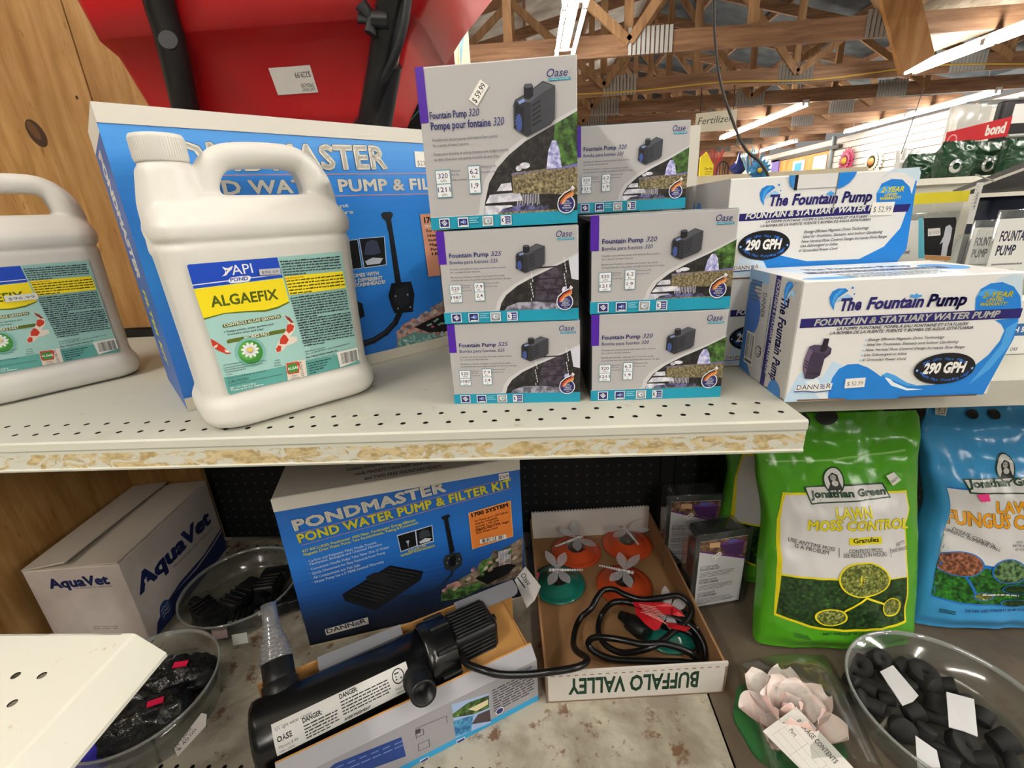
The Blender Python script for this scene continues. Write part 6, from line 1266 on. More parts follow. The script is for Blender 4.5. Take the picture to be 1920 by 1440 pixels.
for k, (q, zz) in enumerate((([(775, 715), (900, 718), (1000, 722), (1045, 745), (1030, 800), (950, 790), (870, 765), (790, 745)], DECK+0.068), ([(788, 750), (870, 768), (975, 830), (945, 890), (910, 898), (850, 850), (795, 790)], DECK+0.064), ([(1035, 745), (1085, 770), (1110, 808), (1060, 805), (1030, 795)], DECK+0.064), ([(980, 845), (1060, 850), (1150, 880), (1120, 905), (1010, 880)], DECK+0.052))):
    mb = MB(); p3 = [zp(x, y, zz+0.010*math.sin(i*1.3+k)*0.5) for i, (x, y) in enumerate(q)]; n0 = sum(p3, V3())/len(p3)
    vs = p3+[n0+Z*0.003]; n = len(p3); mb.add(vs+[v-Z*0.0008 for v in vs], [(i, (i+1) % n, n) for i in range(n)]+[((i+1) % n+n+1, i+n+1, 2*n+1) for i in range(n)]+[(i, i+n+1, (i+1) % n+n+1, (i+1) % n) for i in range(n)], TR)
    if k < 2:
        for j in range(6):
            y = q[0][1]+14+11*j; a_ = zp(q[0][0]+40+18*j*(k+0.4), y+16*k, zz+0.0085); b_ = zp(q[0][0]+150+12*j, y+20+22*k, zz+0.0085); mb.tube([a_, b_], 0.0006, TRW, 4)
    mb.build('warning_tag', t)
# grey leaflet tucked beside the carton
t_p = [atz(965+0, 1088, DECK+0.10), atz(985, 1063, DECK+0.115), atz(1014, 1100, DECK+0.10), atz(1003, 1125, DECK+0.085), atz(988, 1140, DECK+0.07)]
mb = MB(); mb.slab(t_p, V3((0.0, 0.0, 0.0012)), pm('#bdbcbb', 0.5)); U3 = (t_p[2]-t_p[1]).normalized(); N3 = (t_p[1]-t_p[0]).cross(t_p[2]-t_p[1]).normalized(); N3 = N3 if N3.z > 0 else -N3; V3_ = N3.cross(U3)
c = CV(mb, t_p[0]+N3*0.0018, U3, V3_, 0.05, 0.03); c.text('Oase', 0.02, 0.45, 0.35, pm('#1c1c1e'), 0.5, 0, 0.25); c.rect(0.0, 0.2, 0.5, 0.28, pm('#1c1c1e'))
tag(mb.build('folded_leaflet'), 'white folded leaflet poking up between the open carton and the tray', 'leaflet')
# ---- fountain kits in clear shells
M_SHELL = clear_mat('clear_shell', '#f3f5f5', 0.1, 0.1, 0.02)
def kit_shell(bl, yaw, label, dim):
    w, d, h = dim; F = carton_frame(bl, w, d, h, math.radians(yaw), DECK+0.001); t = thing('fountain_kit', label, 'packaged kit', F['O']+F['U']*(w/2), 'fountain kits in clear shells')
    O, U, D = F['O'], F['U'], F['D']; lean = D*0.012
    mb = MB(); rot = Matrix((U, D, Z)).transposed(); mb.rbox(O+U*(w/2)+D*(d*0.5)+Z*(h/2), (w-0.012, d-0.004, h-0.012), 0.007, M_SHELL, 3, rot); mb.rbox(O+U*(w/2)+D*0.001+Z*(h/2), (w, 0.002, h), 0.0009, M_SHELL, 1, rot); mb.build('clear_shell', t)
    mb = MB(); mb.rbox(O+U*(w/2)+D*(0.006)+Z*(h*0.5), (w*0.93, 0.005, h*0.95), 0.002, pm('#121317', 0.45), 1, rot); mb.rbox(O+U*(w/2)+D*(d*0.55)+Z*(h*0.42), (w*0.8, d*0.6, h*0.78), 0.008, pm('#15161a', 0.4), 2, rot); mb.rbox(O+U*(w*0.5)+D*(d*0.5)+Z*(h*0.9), (w*0.75, d*0.75, h*0.1), 0.004, pm('#1a1b1f', 0.35), 2, rot); mb.build('pump', t)
    mb = MB(); c = CV(mb, O+U*(w*0.08)+D*(-0.0016)+Z*(h*0.06), U, Z, w*0.82, h*0.86); mb.slab([c.O, c.O+U*c.w, c.O+U*c.w+Z*c.h, c.O+Z*c.h], D*0.0008, pm('#c9c8cb', 0.5)); c.k = 2
    P_ = pm('#5c2a78', 0.5); c.poly([(0, 0.85), (1, 0.65), (1, 1), (0, 1)], P_); c.poly([(0, 0.87), (1, 0.68), (1, 1), (0, 1)], speckle('print_patio', '#4a3026', '#8a6a52', 90, 0.5)); c.poly([(0.2, 0.9), (0.42, 0.88), (0.42, 0.96), (0.2, 0.965)], pm('#caa47c', 0.5))
    c.poly([(0.42, 0.93), (0.95, 0.93), (0.92, 0.72), (0.55, 0.77)], pm('#4a2a5c', 0.5)); c.ell(0.68, 0.93, 0.27, 0.025, pm('#6a4080', 0.5)); c.ell(0.68, 0.955, 0.13, 0.025, pm('#5a5ea8', 0.5))
    tx = pm('#4c4a55', 0.5)
    for y, a_, b_, n in ((0.60, 'LIT CONTAINER', 'FOUNTAIN KIT', 3), (0.40, 'ENSEMBLE POUR', 'FONTAINE LUMINEUSE', 3), (0.19, 'KIT DE FUENTE', 'CON CONTENEDOR ILUMINADO', 3)):
        c.text(a_, 0.05, y, 0.03, tx, 0.38, 0.01); c.text(b_, 0.05, y-0.042, 0.034, pm('#2c2a33', 0.5), 0.42 if n else 0.4, 0.015); c.lines(0.05, y-0.075, 0.8, 4, 0.022, 0.008, tx)
    c.lines(0.6, 0.07, 0.9, 2, 0.02, 0.01, tx); c.text('smart pond', 0.06, 0.03, 0.025, pm('#8a8a6a', 0.5), 0.25); mb.build('printed_card', t)
    sticker(t, c, 0.27, 0.745, 0.47, 0.80, '$ 79.99', rot=math.radians(35), style=1, inset=0.002)
kit_shell((0.2885, 0.728), 11, 'clear packed lit fountain kit standing beside the green bag', (0.118, 0.06, 0.184))
kit_shell((0.268, 0.852), 2, 'clear packed lit fountain kit at the back against the black pegboard', (0.128, 0.06, 0.190))
# ------------------------------------------------------------------ fertilizer bags
GR_ = None
t_ = NT('bag_green'); n_ = t_.noise(t_.co(), 26, 3, 0.5); GR_ = t_.done('#4f9e1f', 0.22, n_, 0.35, 0.004, 0.5)
t_ = NT('bag_blue'); n_ = t_.noise(t_.co(), 26, 3, 0.5); BL_ = t_.done('#3f9ad6', 0.22, n_, 0.35, 0.004, 0.5)
B_YEL = pm('#e6d81c', 0.28); B_WHT = pm('#d9d7d6', 0.28); B_DKG = pm('#123a20', 0.3); B_OR = pm('#e8a01c', 0.28); B_BK = pm('#1a1a16', 0.35); B_BL2 = pm('#1f6fc4', 0.28)
LAWN = speckle('print_lawn', '#0f2410', '#2c4f20', 150, 0.3, 0.4, 0.62, '#4f7a35'); LAWN2 = speckle('print_lawn_bright', '#123a10', '#2f7a24', 150, 0.3, 0.4, 0.62, '#5aa83c'); DRYG = speckle('print_dry_grass', '#3d4a1c', '#8f9648', 210, 0.3, 0.4, 0.6, '#d8d6a8'); REDG = speckle('print_red_grass', '#5a3420', '#a86a50', 180, 0.3, 0.4, 0.6, '#d09a80')
class Bag:
    def __init__(s, O, U, Vv, w, h, prof, B, seed, wr=0.004):
        s.O, s.U, s.V, s.w, s.h, s.prof, s.B, s.seed, s.wr = V3(O), V3(U).normalized(), V3(Vv).normalized(), w, h, prof, B, seed, wr; s.N = s.U.cross(s.V)
    def span(s, v):
        p = s.prof
        for i in range(len(p)-1):
            if v <= p[i+1][0] or i == len(p)-2:
                t = min(1, max(0, (v-p[i][0])/(p[i+1][0]-p[i][0]))); t = t*t*(3-2*t)
                return [p[i][k]+(p[i+1][k]-p[i][k])*t for k in (1, 2, 3)]
    def front(s, u, v, off=0.0, side=1):
        a, b, th = s.span(v); e_ = 0.035*(b-a) if off > 0 else 0; u = min(b-e_, max(a+e_, u)); q = (u-a)/(b-a); k = 1-(2*q-1)**2
        bulge = s.B*th*(max(0, k)**0.3)
        p = s.O+s.U*(u*s.w)+s.V*(v*s.h)
        wv = (noise.noise(V3((u*5+s.seed, v*6, s.seed)))*1.0+noise.noise(V3((u*13, v*9+s.seed, 3)))*0.6+0.8*noise.noise(V3((u*3+v*11, 2*v-3*u, s.seed+9))))*s.wr*(0.4+0.6*(k > 0.02))*min(1, k*6)
        p = p+s.N*(side*(bulge+wv)+off*(1 if side > 0 else 0)); p.z = max(p.z, s.O.z+0.0006); return p
    def mesh(s, mb, m, nu=80, nv=110):
        for side in (1, -1):
            def fn(i, j, side=side):
                a, b, th = s.span(j); q = (1-math.cos(math.pi*i))/2
                return s.front(a+(b-a)*q, j, 0, side) if side > 0 else s.front(a+(b-a)*(1-q), j, 0, -1)
            mb.grid(fn, nu, nv, m)
        a, b, th = s.span(0.0); n = 30; lo = [s.front(a+(b-a)*i/n, 0, 0, 1) for i in range(n+1)]+[s.front(a+(b-a)*(n-i)/n, 0, 0, -1) for i in range(n+1)]
        mb.add(lo, [tuple(reversed(range(len(lo))))], m)
def emblem(c, cx, cy, r, k):                         # bearded gentleman in an arched frame
    c.ell(cx, cy, r*1.0, r*1.35*k, B_DKG, 24); c.ell(cx, cy, r*0.86, r*1.2*k, B_WHT, 24)
    c.poly([(cx-r*0.7, cy-r*1.0*k), (cx-r*0.35, cy-r*0.35*k), (cx-r*0.5, cy+r*0.3*k), (cx-r*0.1, cy+r*0.75*k), (cx+r*0.4, cy+r*0.5*k), (cx+r*0.5, cy-r*0.1*k), (cx+r*0.75, cy-r*0.9*k)], B_BK); c.ell(cx-r*0.02, cy+r*0.25*k, r*0.27, r*0.3*k, pm('#a9a8a4', 0.3), 14); c.ell(cx+r*0.1, cy-r*0.3*k, r*0.3, r*0.28*k, pm('#c9c8c4', 0.3), 14)
    for dx in (-0.12, 0.1): c.ell(cx+r*dx, cy+r*0.3*k, r*0.05, r*0.05*k, B_BK, 6, adv=False)
    c.k += 1
def ringell(c, a, b, ry, rim, fill, g=0.86):
    c.pell(a, b, ry, rim); mx, my = (a[0]+b[0])/2, (a[1]+b[1])/2; c.pell((mx+(a[0]-mx)*g, my+(a[1]-my)*g), (mx+(b[0]-mx)*g, my+(b[1]-my)*g), ry*g, fill)
def green_bag(O, U, V, w, h, prof, label, seed, full):
    bag = Bag(O, U, V, w, h, prof, 0.052, seed); t = thing('fertilizer_bag', label, 'bag', V3(O)+V3(U)*w*0.5, 'lawn product bags')
    mb = MB(); bag.mesh(mb, GR_); c = CV(mb, O, U, V, w, h, bag.front, 0.005, 6e-5); ref = CV(None, V3((0.415, 0.665, DECK))+V3((0, -0.405, 0.118)).normalized()*0.040, (1, 0, 0), (0, 0.118, 0.405), 0.26, 0.4218); c.zoom(1200, 740, 2.6667, ref); c.k = 22
    Y = B_YEL
    c.pp([(736, 500), (1369, 490), (1369, 575), (1335, 645), (1335, 1140), (1200, 1172), (1000, 1176), (850, 1162), (682, 1115), (704, 640), (722, 560)], Y)
    c.pp([(748, 512), (1362, 500), (1362, 575), (1328, 645), (1326, 905), (1200, 903), (970, 904), (714, 898), (717, 640), (732, 560)], B_WHT)
    c.pp([(712, 908), (975, 914), (1326, 908), (1324, 1130), (1200, 1160), (1000, 1165), (850, 1150), (692, 1105)], LAWN)
    c.pp([(838, 470), (945, 462), (945, 425), (965, 395), (990, 388), (1018, 400), (1035, 432), (1040, 456), (1242, 450), (1274, 522), (862, 553)], B_DKG); c.pp([(848, 474), (1236, 457), (1264, 516), (868, 546)], B_WHT)
    p = c.P(992, 438); emblem(c, p[0], p[1], 0.068, 0.62)
    c.tx('Jonathan Green', (866, 523), (1250, 505), 32, B_DKG, 0.05)
    c.tx('LAWN', (975, 615), (1152, 610), 50, B_YEL, 0.03, 0.05, outline=pm('#5c5a18', 0.3), ow=0.02); c.tx('MOSS CONTROL', (836, 674), (1345, 668), 47, B_YEL, 0.03, 0.05, outline=pm('#5c5a18', 0.3), ow=0.02)
    if full:
        c.pp([(1030, 708), (1198, 704), (1198, 738), (1030, 742)], B_YEL); c.tx('Granules', (1048, 732), (1182, 728), 22, B_BK, 0.03)
        c.tx('USE ANYTIME MOSS', (748, 738), (960, 775), 19, B_BK, 0.0); c.tx('IS A PROBLEM', (776, 765), (930, 792), 19, B_BK, 0.0); c.tx('CONTROLS MOSS,', (1028, 782), (1198, 776), 19, B_BK); c.tx('SEE RESULTS IN HOURS', (1002, 804), (1216, 796), 19, B_BK); c.tx('EASY TO', (1280, 756), (1322, 742), 17, B_BK); c.tx('SPREAD GRANULES', (1248, 786), (1335, 770), 17, B_BK)
        for x in (982, 1240): c.pl([(x, 758), (x, 803)], 0.0008, B_BK)
        c.pl([(1110, 1000), (1005, 1068)], 0.0035, Y); c.pl([(1110, 1000), (1205, 1035)], 0.0035, Y)
        ringell(c, (970, 910), (1224, 910), 88, Y, DRYG, 0.93); ringell(c, (860, 1095), (1020, 1102), 46, Y, DRYG, 0.88); ringell(c, (1195, 1055), (1298, 1055), 49, Y, DRYG, 0.86)
        c.tx('NET WEIGHT 20 LBS (9.07 KG)', (902, 1190), (1220, 1186), 12, B_DKG, 0.03); c.tx('Covers 5,000 Sq. Ft.', (1080, 1204), (1215, 1200), 11, B_DKG, 0.01)
        for k in range(3): c.pl([(770, 1190+9*k), (835+5*k, 1202+7*k)], 0.0012, B_DKG, False)
        c.k += 1
        if c.P(640, 800)[0] > bag.span(c.P(640, 800)[1])[0]+0.012: c.tx('LAWN', (655, 840), (648, 900), 18, B_YEL, 0.04); c.tx('MOSS CONTROL', (640, 780), (622, 945), 18, B_YEL, 0.04); c.pp([(640, 590), (658, 590), (672, 655), (676, 690), (655, 700), (640, 735), (632, 730), (642, 690)], B_WHT); c.tx('Jonathan Green', (648, 600), (640, 725), 9, B_DKG, 0.03)
        c.pell((935, 128), (1056, 124), 40, B_BK); c.pp([(835, 130), (880, 100), (905, 130), (905, 165), (880, 180), (850, 172)], B_BK)
        for k in range(3): c.pl([(505+8*k, 318+4*k), (700, 345+3*k), (1000, 332+3*k), (1385, 290+3*k)], 0.0012, pm('#8cc46a', 0.2), False)
        c.k += 1
    mb.build('printed_bag', t)
    if full:
        mb = MB(); p = [c.P(*q) for q in ((1255, 415), (1300, 398), (1330, 435), (1285, 463))]; q3 = [bag.front(x, y, 0.005) for x, y in p]; mb.slab(q3, bag.N*0.0006, pm('#e4e2da', 0.5)); u3 = (q3[2]-q3[3]).normalized(); cc = CV(mb, q3[3]+bag.N*0.0009, u3, bag.N.cross(u3), 0.018, 0.014); cc.text('$26.99', 0.1, 0.35, 0.3, pm('#55565a'), 0.75); mb.build('price_sticker', t)
PROF = [(0, -0.10, 0.95, 0.55), (0.06, -0.09, 0.965, 0.85), (0.3, -0.06, 0.965, 1.0), (0.55, -0.03, 0.97, 0.85), (0.78, -0.08, 0.99, 0.45), (0.9, -0.10, 1.02, 0.12), (0.97, -0.02, 1.01, 0.05), (1, 0.02, 0.99, 0.04)]
green_bag((0.415, 0.665, DECK), (1, 0, 0), (0, 0.118, 0.405), 0.26, 0.4218, PROF, 'bright green lawn moss control bag standing on the right deck', 3.0, True)
green_bag((0.395, 0.835, DECK), (0.985, -0.17, 0), (0.02, 0.075, 0.405), 0.26, 0.42, PROF, 'second green bag in shade behind the bright green one', 8.0, False)
# blue bag
O, U, V, w, h = V3((0.725, 0.705, DECK)), V3((1, 0, 0)), V3((0, 0.125, 0.405)), 0.30, 0.424
PB = [(0, -0.09, 0.95, 0.5), (0.06, -0.10, 0.965, 0.8), (0.35, -0.04, 1.0, 1.0), (0.55, 0.03, 1.0, 0.95), (0.72, -0.01, 1.0, 0.7), (0.86, -0.05, 1.02, 0.4), (0.95, 0.0, 1.02, 0.08), (1, 0.0, 1.0, 0.05)]
bag = Bag(O, U, V, w, h, PB, 0.058, 15.0, 0.005); t = thing('fertilizer_bag', 'sky blue lawn fungus control bag cut by the right picture edge', 'bag', O+U*0.15, 'lawn product bags')
mb = MB(); bag.mesh(mb, BL_); c = CV(mb, O, U, V, w, h, bag.front, 0.005, 6e-5); c.zoom(1680, 740, 3.273, CV(None, O+bag.N*0.046, U, V, w, h)); c.k = 22
c.pp([(300, 575), (440, 582), (900, 560), (900, 1060), (560, 1050), (245, 1015), (322, 770)], B_BL2); c.pp([(310, 585), (440, 592), (900, 570), (900, 1050), (560, 1040), (256, 1005), (330, 770)], B_WHT); c.pp([(255, 1018), (560, 1052), (900, 1062), (900, 1290), (700, 1300), (400, 1290), (158, 1240)], B_BL2); c.pp([(262, 1026), (560, 1062), (900, 1072), (900, 1280), (700, 1292), (400, 1280), (166, 1234)], LAWN2)
c.pp([(436, 524), (645, 515), (650, 440), (668, 400), (690, 392), (712, 405), (728, 460), (735, 512), (900, 500), (900, 600), (466, 612)], B_DKG); c.pp([(446, 530), (900, 508), (900, 592), (474, 602)], B_WHT)
p = c.P(688, 452); emblem(c, p[0], p[1], 0.052, 0.9); c.tx('Jonathan Green', (460, 573), (890, 545), 42, B_DKG, 0.05)
c.tx('LAWN', (598, 718), (845, 712), 64, B_OR, 0.035, 0, outline=pm('#5a3a10', 0.3), ow=0.02); c.tx('FUNGUS CONTROL', (350, 800), (1090, 815), 76, B_OR, 0.035, 0, outline=pm('#5a3a10', 0.3), ow=0.02)
c.tx('DISEASE CONTROL', (370, 838), (570, 925), 18, B_BK); c.tx('SPRING, SUMMER, FALL', (335, 848), (598, 948), 18, B_BK); c.tx('ALSO PREVENTS', (700, 898), (800, 892), 15, B_BK); c.tx('SPECTRUM DISEASE', (675, 920), (800, 914), 15, B_BK); c.tx('OF SOIL BORNE', (690, 942), (800, 936), 15, B_BK)
c.pl([(420, 1110), (480, 1215)], 0.004, B_BL2); ringell(c, (270, 1040), (520, 1040), 80, B_BL2, REDG, 0.93); ringell(c, (556, 1075), (758, 1065), 75, B_BL2, speckle('print_blades', '#1f3a1c', '#6a8a5a', 150, 0.3), 0.92); ringell(c, (468, 1232), (594, 1238), 28, B_BL2, DRYG, 0.85); ringell(c, (634, 1185), (780, 1175), 34, B_BL2, LAWN, 0.9); ringell(c, (636, 1278), (800, 1270), 24, B_BL2, LAWN, 0.9)
c.lines(0.2, 0.17, 0.42, 1, 0, 0.008, B_WHT); c.tx('7.5 LBS. NET WEIGHT (3.40 KG)', (425, 1335), (780, 1322), 15, pm('#1c3f7c', 0.3), 0.03)
for k in range(3): c.pl([(292, 1330+9*k), (375, 1338+9*k)], 0.0014, B_DKG, False)
c.k += 1; c.pell((553, 138), (622, 128), 30, B_BK); c.pell((674, 138), (754, 125), 32, B_BK)
if c.P(120, 950)[0] > bag.span(c.P(120, 950)[1])[0]+0.012: c.tx('LAWN', (180, 875), (165, 950), 22, B_OR, 0.04); c.tx('FUNGUS CONTROL', (170, 800), (95, 1000), 24, B_OR, 0.04); c.pp([(212, 602), (236, 620), (262, 680), (258, 698), (222, 720), (196, 752), (154, 748)], B_WHT); c.tx('Jonathan Green', (222, 612), (168, 745), 15, B_DKG, 0.04); c.tx('5,000', (98, 1045), (88, 1102), 22, pm('#2a2a6a', 0.3), 0.04)
mb.build('printed_bag', t)
p = [c.P(*q) for q in ((490, 612), (545, 602), (553, 645), (508, 655))]; q3 = [bag.front(x, y, 0.005) for x, y in p]; mb = MB(); mb.slab(q3, bag.N*0.0006, pm('#f0388c', 0.5)); mb.build('price_sticker', t)
p = [c.P(*q) for q in ((255, 138), (285, 55), (452, 55), (415, 146))]; q3 = [bag.front(x, y, 0.005) for x, y in p]; mb = MB(); mb.slab(q3, bag.N*0.0005, pm('#dcdad4', 0.5)); u3 = (q3[3]-q3[0]).normalized(); cc = CV(mb, q3[0]+bag.N*0.001, u3, bag.N.cross(u3), (q3[3]-q3[0]).length, (q3[1]-q3[0]).length*0.9); cc.barcode(0.1, 0.08, 0.95, 0.95); mb.build('barcode_label', t)
# ------------------------------------------------------------------ round clear tubs
M_TUB = clear_mat('clear_tub', '#f4f6f5', 0.12, 0.12, 0.03, '#c0c2be')
M_RIM = clear_mat('clear_rim', '#e8eaea', 0.35, 0.1, 0.28, '#c9cccc')
def tub(cx, cy, r, h, label):
    t = thing('clear_tub', label, 'tub', (cx, cy, DECK)); M = Matrix.Translation((cx, cy, DECK+0.0006))
    mb = MB(); mb.lathe([(0.0005, 0.0), (r*0.86, 0.0), (r*0.90, 0.004), (r*0.985, h-0.003), (r*0.978, h-0.003), (r*0.893, 0.006), (r*0.855, 0.0022), (0.0005, 0.0022)], M_TUB, M, 64); mb.build('basin', t)
    mb = MB(); mb.lathe([(r*0.976, h-0.005), (r*1.0, h-0.004), (r*1.012, h-0.001), (r*1.008, h+0.0015), (r*0.985, h+0.001), (r*0.976, h-0.005)], M_RIM, M, 64, True, 2*math.pi, False); mb.build('rim', t)
    return t
tub(0.594, 0.502, 0.128, 0.056, 'wide clear tub of black rubber stoppers at the lower right')
tub(-0.655, 0.768, 0.117, 0.05, 'clear tub of black pump heads between the white carton and blue kit box')
tub(-0.668, 0.517, 0.113, 0.07, 'clear tub of bagged black parts behind the white foreground shelf')
RUB = speckle('rubber_black', '#101010', '#1e1d1d', 40, 0.75)
SZ = DECK+0.0032
def lookrot(axis):
    z = V3(axis).normalized(); x = z.orthogonal().normalized(); return Matrix((x, z.cross(x), z)).transposed().to_4x4()
def stopper(px, py, z, r, hh, ax, kind):
    p = atz(px, py, z); lb = {0: 'black tapered rubber stopper lying loose in the wide clear tub', 1: 'black rubber stopper with a bored hole in the wide clear tub', 2: 'thin black rubber tube piece in the wide clear tub'}[kind]
    M = Matrix.Translation(p) @ lookrot(ax); mb = MB()
    if kind == 2: mb.lathe([(0.0005, -hh/2), (r, -hh/2), (r*0.92, hh/2), (r*0.5, hh/2), (r*0.5, hh*0.2), (0.0005, hh*0.2)], RUB, M, 20)
    elif kind == 1: mb.lathe([(r*0.84, -hh/2), (r*0.86, -hh/2), (r, hh/2-0.001), (r*0.97, hh/2), (r*0.2, hh/2), (r*0.2, -hh/2), (r*0.84, -hh/2)], RUB, M, 28, True, 2*math.pi, False)
    else: mb.lathe([(0.0005, -hh/2), (r*0.82, -hh/2), (r*0.84, -hh/2+0.001), (r, hh/2-0.001), (r*0.97, hh/2), (0.0005, hh/2)], RUB, M, 28)
    tag(mb.build('rubber_stopper'), lb, 'stopper', ['tapered rubber stoppers', 'bored rubber stoppers', 'rubber tube pieces'][kind])
for q in ((1612, 1247, 0.012, 0.019, 0.026, (-0.5, -0.55, 0.6), 1), (1648, 1237, 0.012, 0.017, 0.02, (0.2, -0.5, 0.8), 1), (1690, 1248, 0.011, 0.012, 0.02, (0.9, 0.2, 0.2), 0), (1730, 1264, 0.016, 0.022, 0.017, (0.1, -0.15, 1), 1), (1742, 1285, 0.012, 0.017, 0.022, (0.2, -0.8, 0.3), 0), (1778, 1285, 0.012, 0.013, 0.02, (0.8, -0.4, 0.4), 0), (1640, 1285, 0.008, 0.008, 0.05, (0.8, -0.6, 0.05), 2), (1622, 1288, 0.010, 0.010, 0.03, (0.7, -0.7, 0.0), 2), (1598, 1278, 0.010, 0.012, 0.022, (0.3, -0.9, 0.3), 0),
    (1608, 1310, 0.012, 0.013, 0.022, (0.5, -0.4, 0.7), 0), (1640, 1325, 0.010, 0.012, 0.026, (0.6, -0.7, 0.2), 0), (1662, 1312, 0.009, 0.009, 0.02, (0.9, -0.3, 0.1), 2), (1712, 1335, 0.014, 0.015, 0.022, (0.9, 0.1, 0.3), 0), (1748, 1345, 0.008, 0.008, 0.045, (0.85, -0.5, 0.1), 2), (1690, 1365, 0.013, 0.017, 0.024, (-0.3, -0.7, 0.5), 0), (1734, 1376, 0.014, 0.013, 0.022, (0.3, 0.2, 0.9), 0), (1805, 1398, 0.015, 0.022, 0.018, (0.3, -0.45, 0.85), 1), (1880, 1392, 0.013, 0.017, 0.026, (0.9, 0.1, 0.3), 0),
    (1765, 1405, 0.008, 0.008, 0.045, (0.8, -0.6, 0.1), 2), (1756, 1318, 0.013, 0.017, 0.026, (0.4, 0.5, 0.7), 0), (1842, 1345, 0.011, 0.014, 0.02, (0.7, 0.6, 0.4), 0), (1700, 1290, 0.012, 0.014, 0.02, (0.1, 0.3, 0.95), 0), (1840, 1425, 0.011, 0.012, 0.03, (0.8, -0.3, 0.3), 0), (1896, 1430, 0.009, 0.009, 0.04, (0.4, 0.9, 0.1), 2), (1660, 1262, 0.011, 0.010, 0.02, (0.3, 0.2, 0.9), 0), (1812, 1320, 0.010, 0.011, 0.022, (0.2, 0.9, 0.3), 0), (1775, 1430, 0.012, 0.014, 0.02, (0.2, 0.4, 0.9), 0)): stopper(q[0], q[1], SZ+q[2], q[3], q[4], q[5], q[6])
def card_tag(pts, zz, label, print_=None):
    p = [atz(x, y, zz+dz) for x, y, dz in pts]; t = thing('price_tag', label, 'tag', p[0]); mb = MB(); mb.slab(p, (0, 0, 0.0012), pm('#d4d3d6', 0.45)); mb.build('card', t)
    return t
card_tag([(1650, 1260, 0), (1674, 1248, 0.003), (1722, 1305, 0.004), (1712, 1316, 0.002), (1692, 1324, 0)], SZ+0.036, 'white tag on the rubber stoppers toward the back of the tub')
card_tag([(1774, 1298, 0.006), (1826, 1312, 0.008), (1833, 1382, 0.0), (1808, 1372, 0.0), (1779, 1364, 0.0)], SZ+0.034, 'white tag with a small round hole toward the middle of the tub')
card_tag([(1716, 1380, 0.004), (1756, 1408, 0.004), (1763, 1440, 0.002), (1720, 1440, 0)], SZ+0.032, 'white tag nearest the front wall of the stopper tub')
# pump heads in the middle tub
PHM = pm('#101113', 0.4); PZ = DECK+0.004
def pump_head(px, py, z, s, rz, ry, label):
    p = atz(px, py, PZ+z); R = (Matrix.Rotation(math.radians(rz), 3, 'Z') @ Matrix.Rotation(math.radians(ry), 3, 'Y')); t = thing('pump', label, 'pump', (p.x, p.y, PZ), 'loose black pump heads')
    mb = MB(); mb.rbox(p, (0.05*s, 0.036*s, 0.030*s), 0.004*s, PHM, 2, R); mb.rbox(p+R@V3((0.034*s, 0, 0.003)), (0.028*s, 0.046*s, 0.024*s), 0.003*s, PHM, 2, R)
    for k in range(4): mb.rbox(p+R@V3((-0.018*s+0.010*k*s, 0, 0.016*s)), (0.003*s, 0.036*s, 0.004*s), 0.0008, PHM, 1, R)
    mb.build('pump_body', t); mb = MB(); mb.tube([p+R@V3((-0.022*s, 0, 0)), p+R@V3((-0.045*s, 0, 0))], 0.010*s, PHM, 14); mb.build('outlet', t)
    return t
for k, q in enumerate(((388, 1148, 0.018, 1.15, -30, 5, 'black pump head nearest the white carton'), (448, 1128, 0.022, 1.25, 75, 8, 'large upright black pump head in the middle of the tub'), (505, 1100, 0.022, 1.2, 100, 10, 'black pump head at the back of the tub beside the blue kit'), (520, 1135, 0.02, 1.0, 30, 0, 'black pump head nearest the front right of the tub'), (455, 1160, 0.016, 1.0, 200, 0, 'black pump head at the front of the tub'))): pump_head(*q)
for k, (px, py, lb) in enumerate(((438, 1210, 'small white tag stuck low on the pump head tub'), (400, 1200, 'clear plastic tag with a pink dot in the pump head tub'))):
    p = atz(px, py, DECK+0.02); mb = MB(); mb.slab([p, p+V3((0.026, 0.006, 0)), p+V3((0.024, 0.012, 0.02)), p+V3((-0.002, 0.006, 0.02))], V3((0.0, -0.0008, 0.0004)), pm('#b9bab6' if k == 0 else '#a58e8e', 0.5)); tag(mb.build('price_tag'), lb, 'tag')
# bagged black parts in the near tub
def bagged(cx, cy, z, L, W, H, rz, label, dot, seed):
    t = thing('bagged_part', label, 'bagged part', (cx, cy, DECK+0.004), 'bagged black parts'); R = Matrix.Rotation(math.radians(rz), 4, 'Z'); M = Matrix.Translation((cx, cy, z)) @ R
    M_BB = NTB
    def fn(i, j, s=1):
        a = 2*math.pi*i; v = j*2-1; k = max(0.0, 1-abs(v)**3)**0.5
        n = noise.noise(V3((math.cos(a)*2+seed, math.sin(a)*2, v*3)))*0.25+noise.noise(V3((math.cos(a)*5+seed, v*8, math.sin(a)*5)))*0.14
        return (v*L/2, math.cos(a)*W/2*(0.15+0.85*k)*(1+n), math.sin(a)*H/2*k*(1+n))
    mb = MB(M); mb.grid(fn, 36, 40, M_BB); mb.build('plastic_bag', t)
    if dot: mb = MB(M); mb.slab([(0.02, -0.006, H*0.52), (0.042, -0.008, H*0.52), (0.042, 0.002, H*0.53), (0.02, 0.004, H*0.53)], (0, 0, 0.002), pm('#e01a4a', 0.45)); mb.build('pink_label', t)
t_ = NT('black_film'); n_ = t_.noise(t_.co(), 55, 4, 0.6, 0.8); NTB = t_.done(t_.ramp(n_, [(0.35, '#0b0c0d'), (0.7, '#232528')]), 0.16, n_, 0.7, 0.006, 0.6)
bagged(-0.665, 0.556, DECK+0.036, 0.165, 0.075, 0.055, 15, 'black part in film with a pink label at the back of the near tub', True, 1.0)
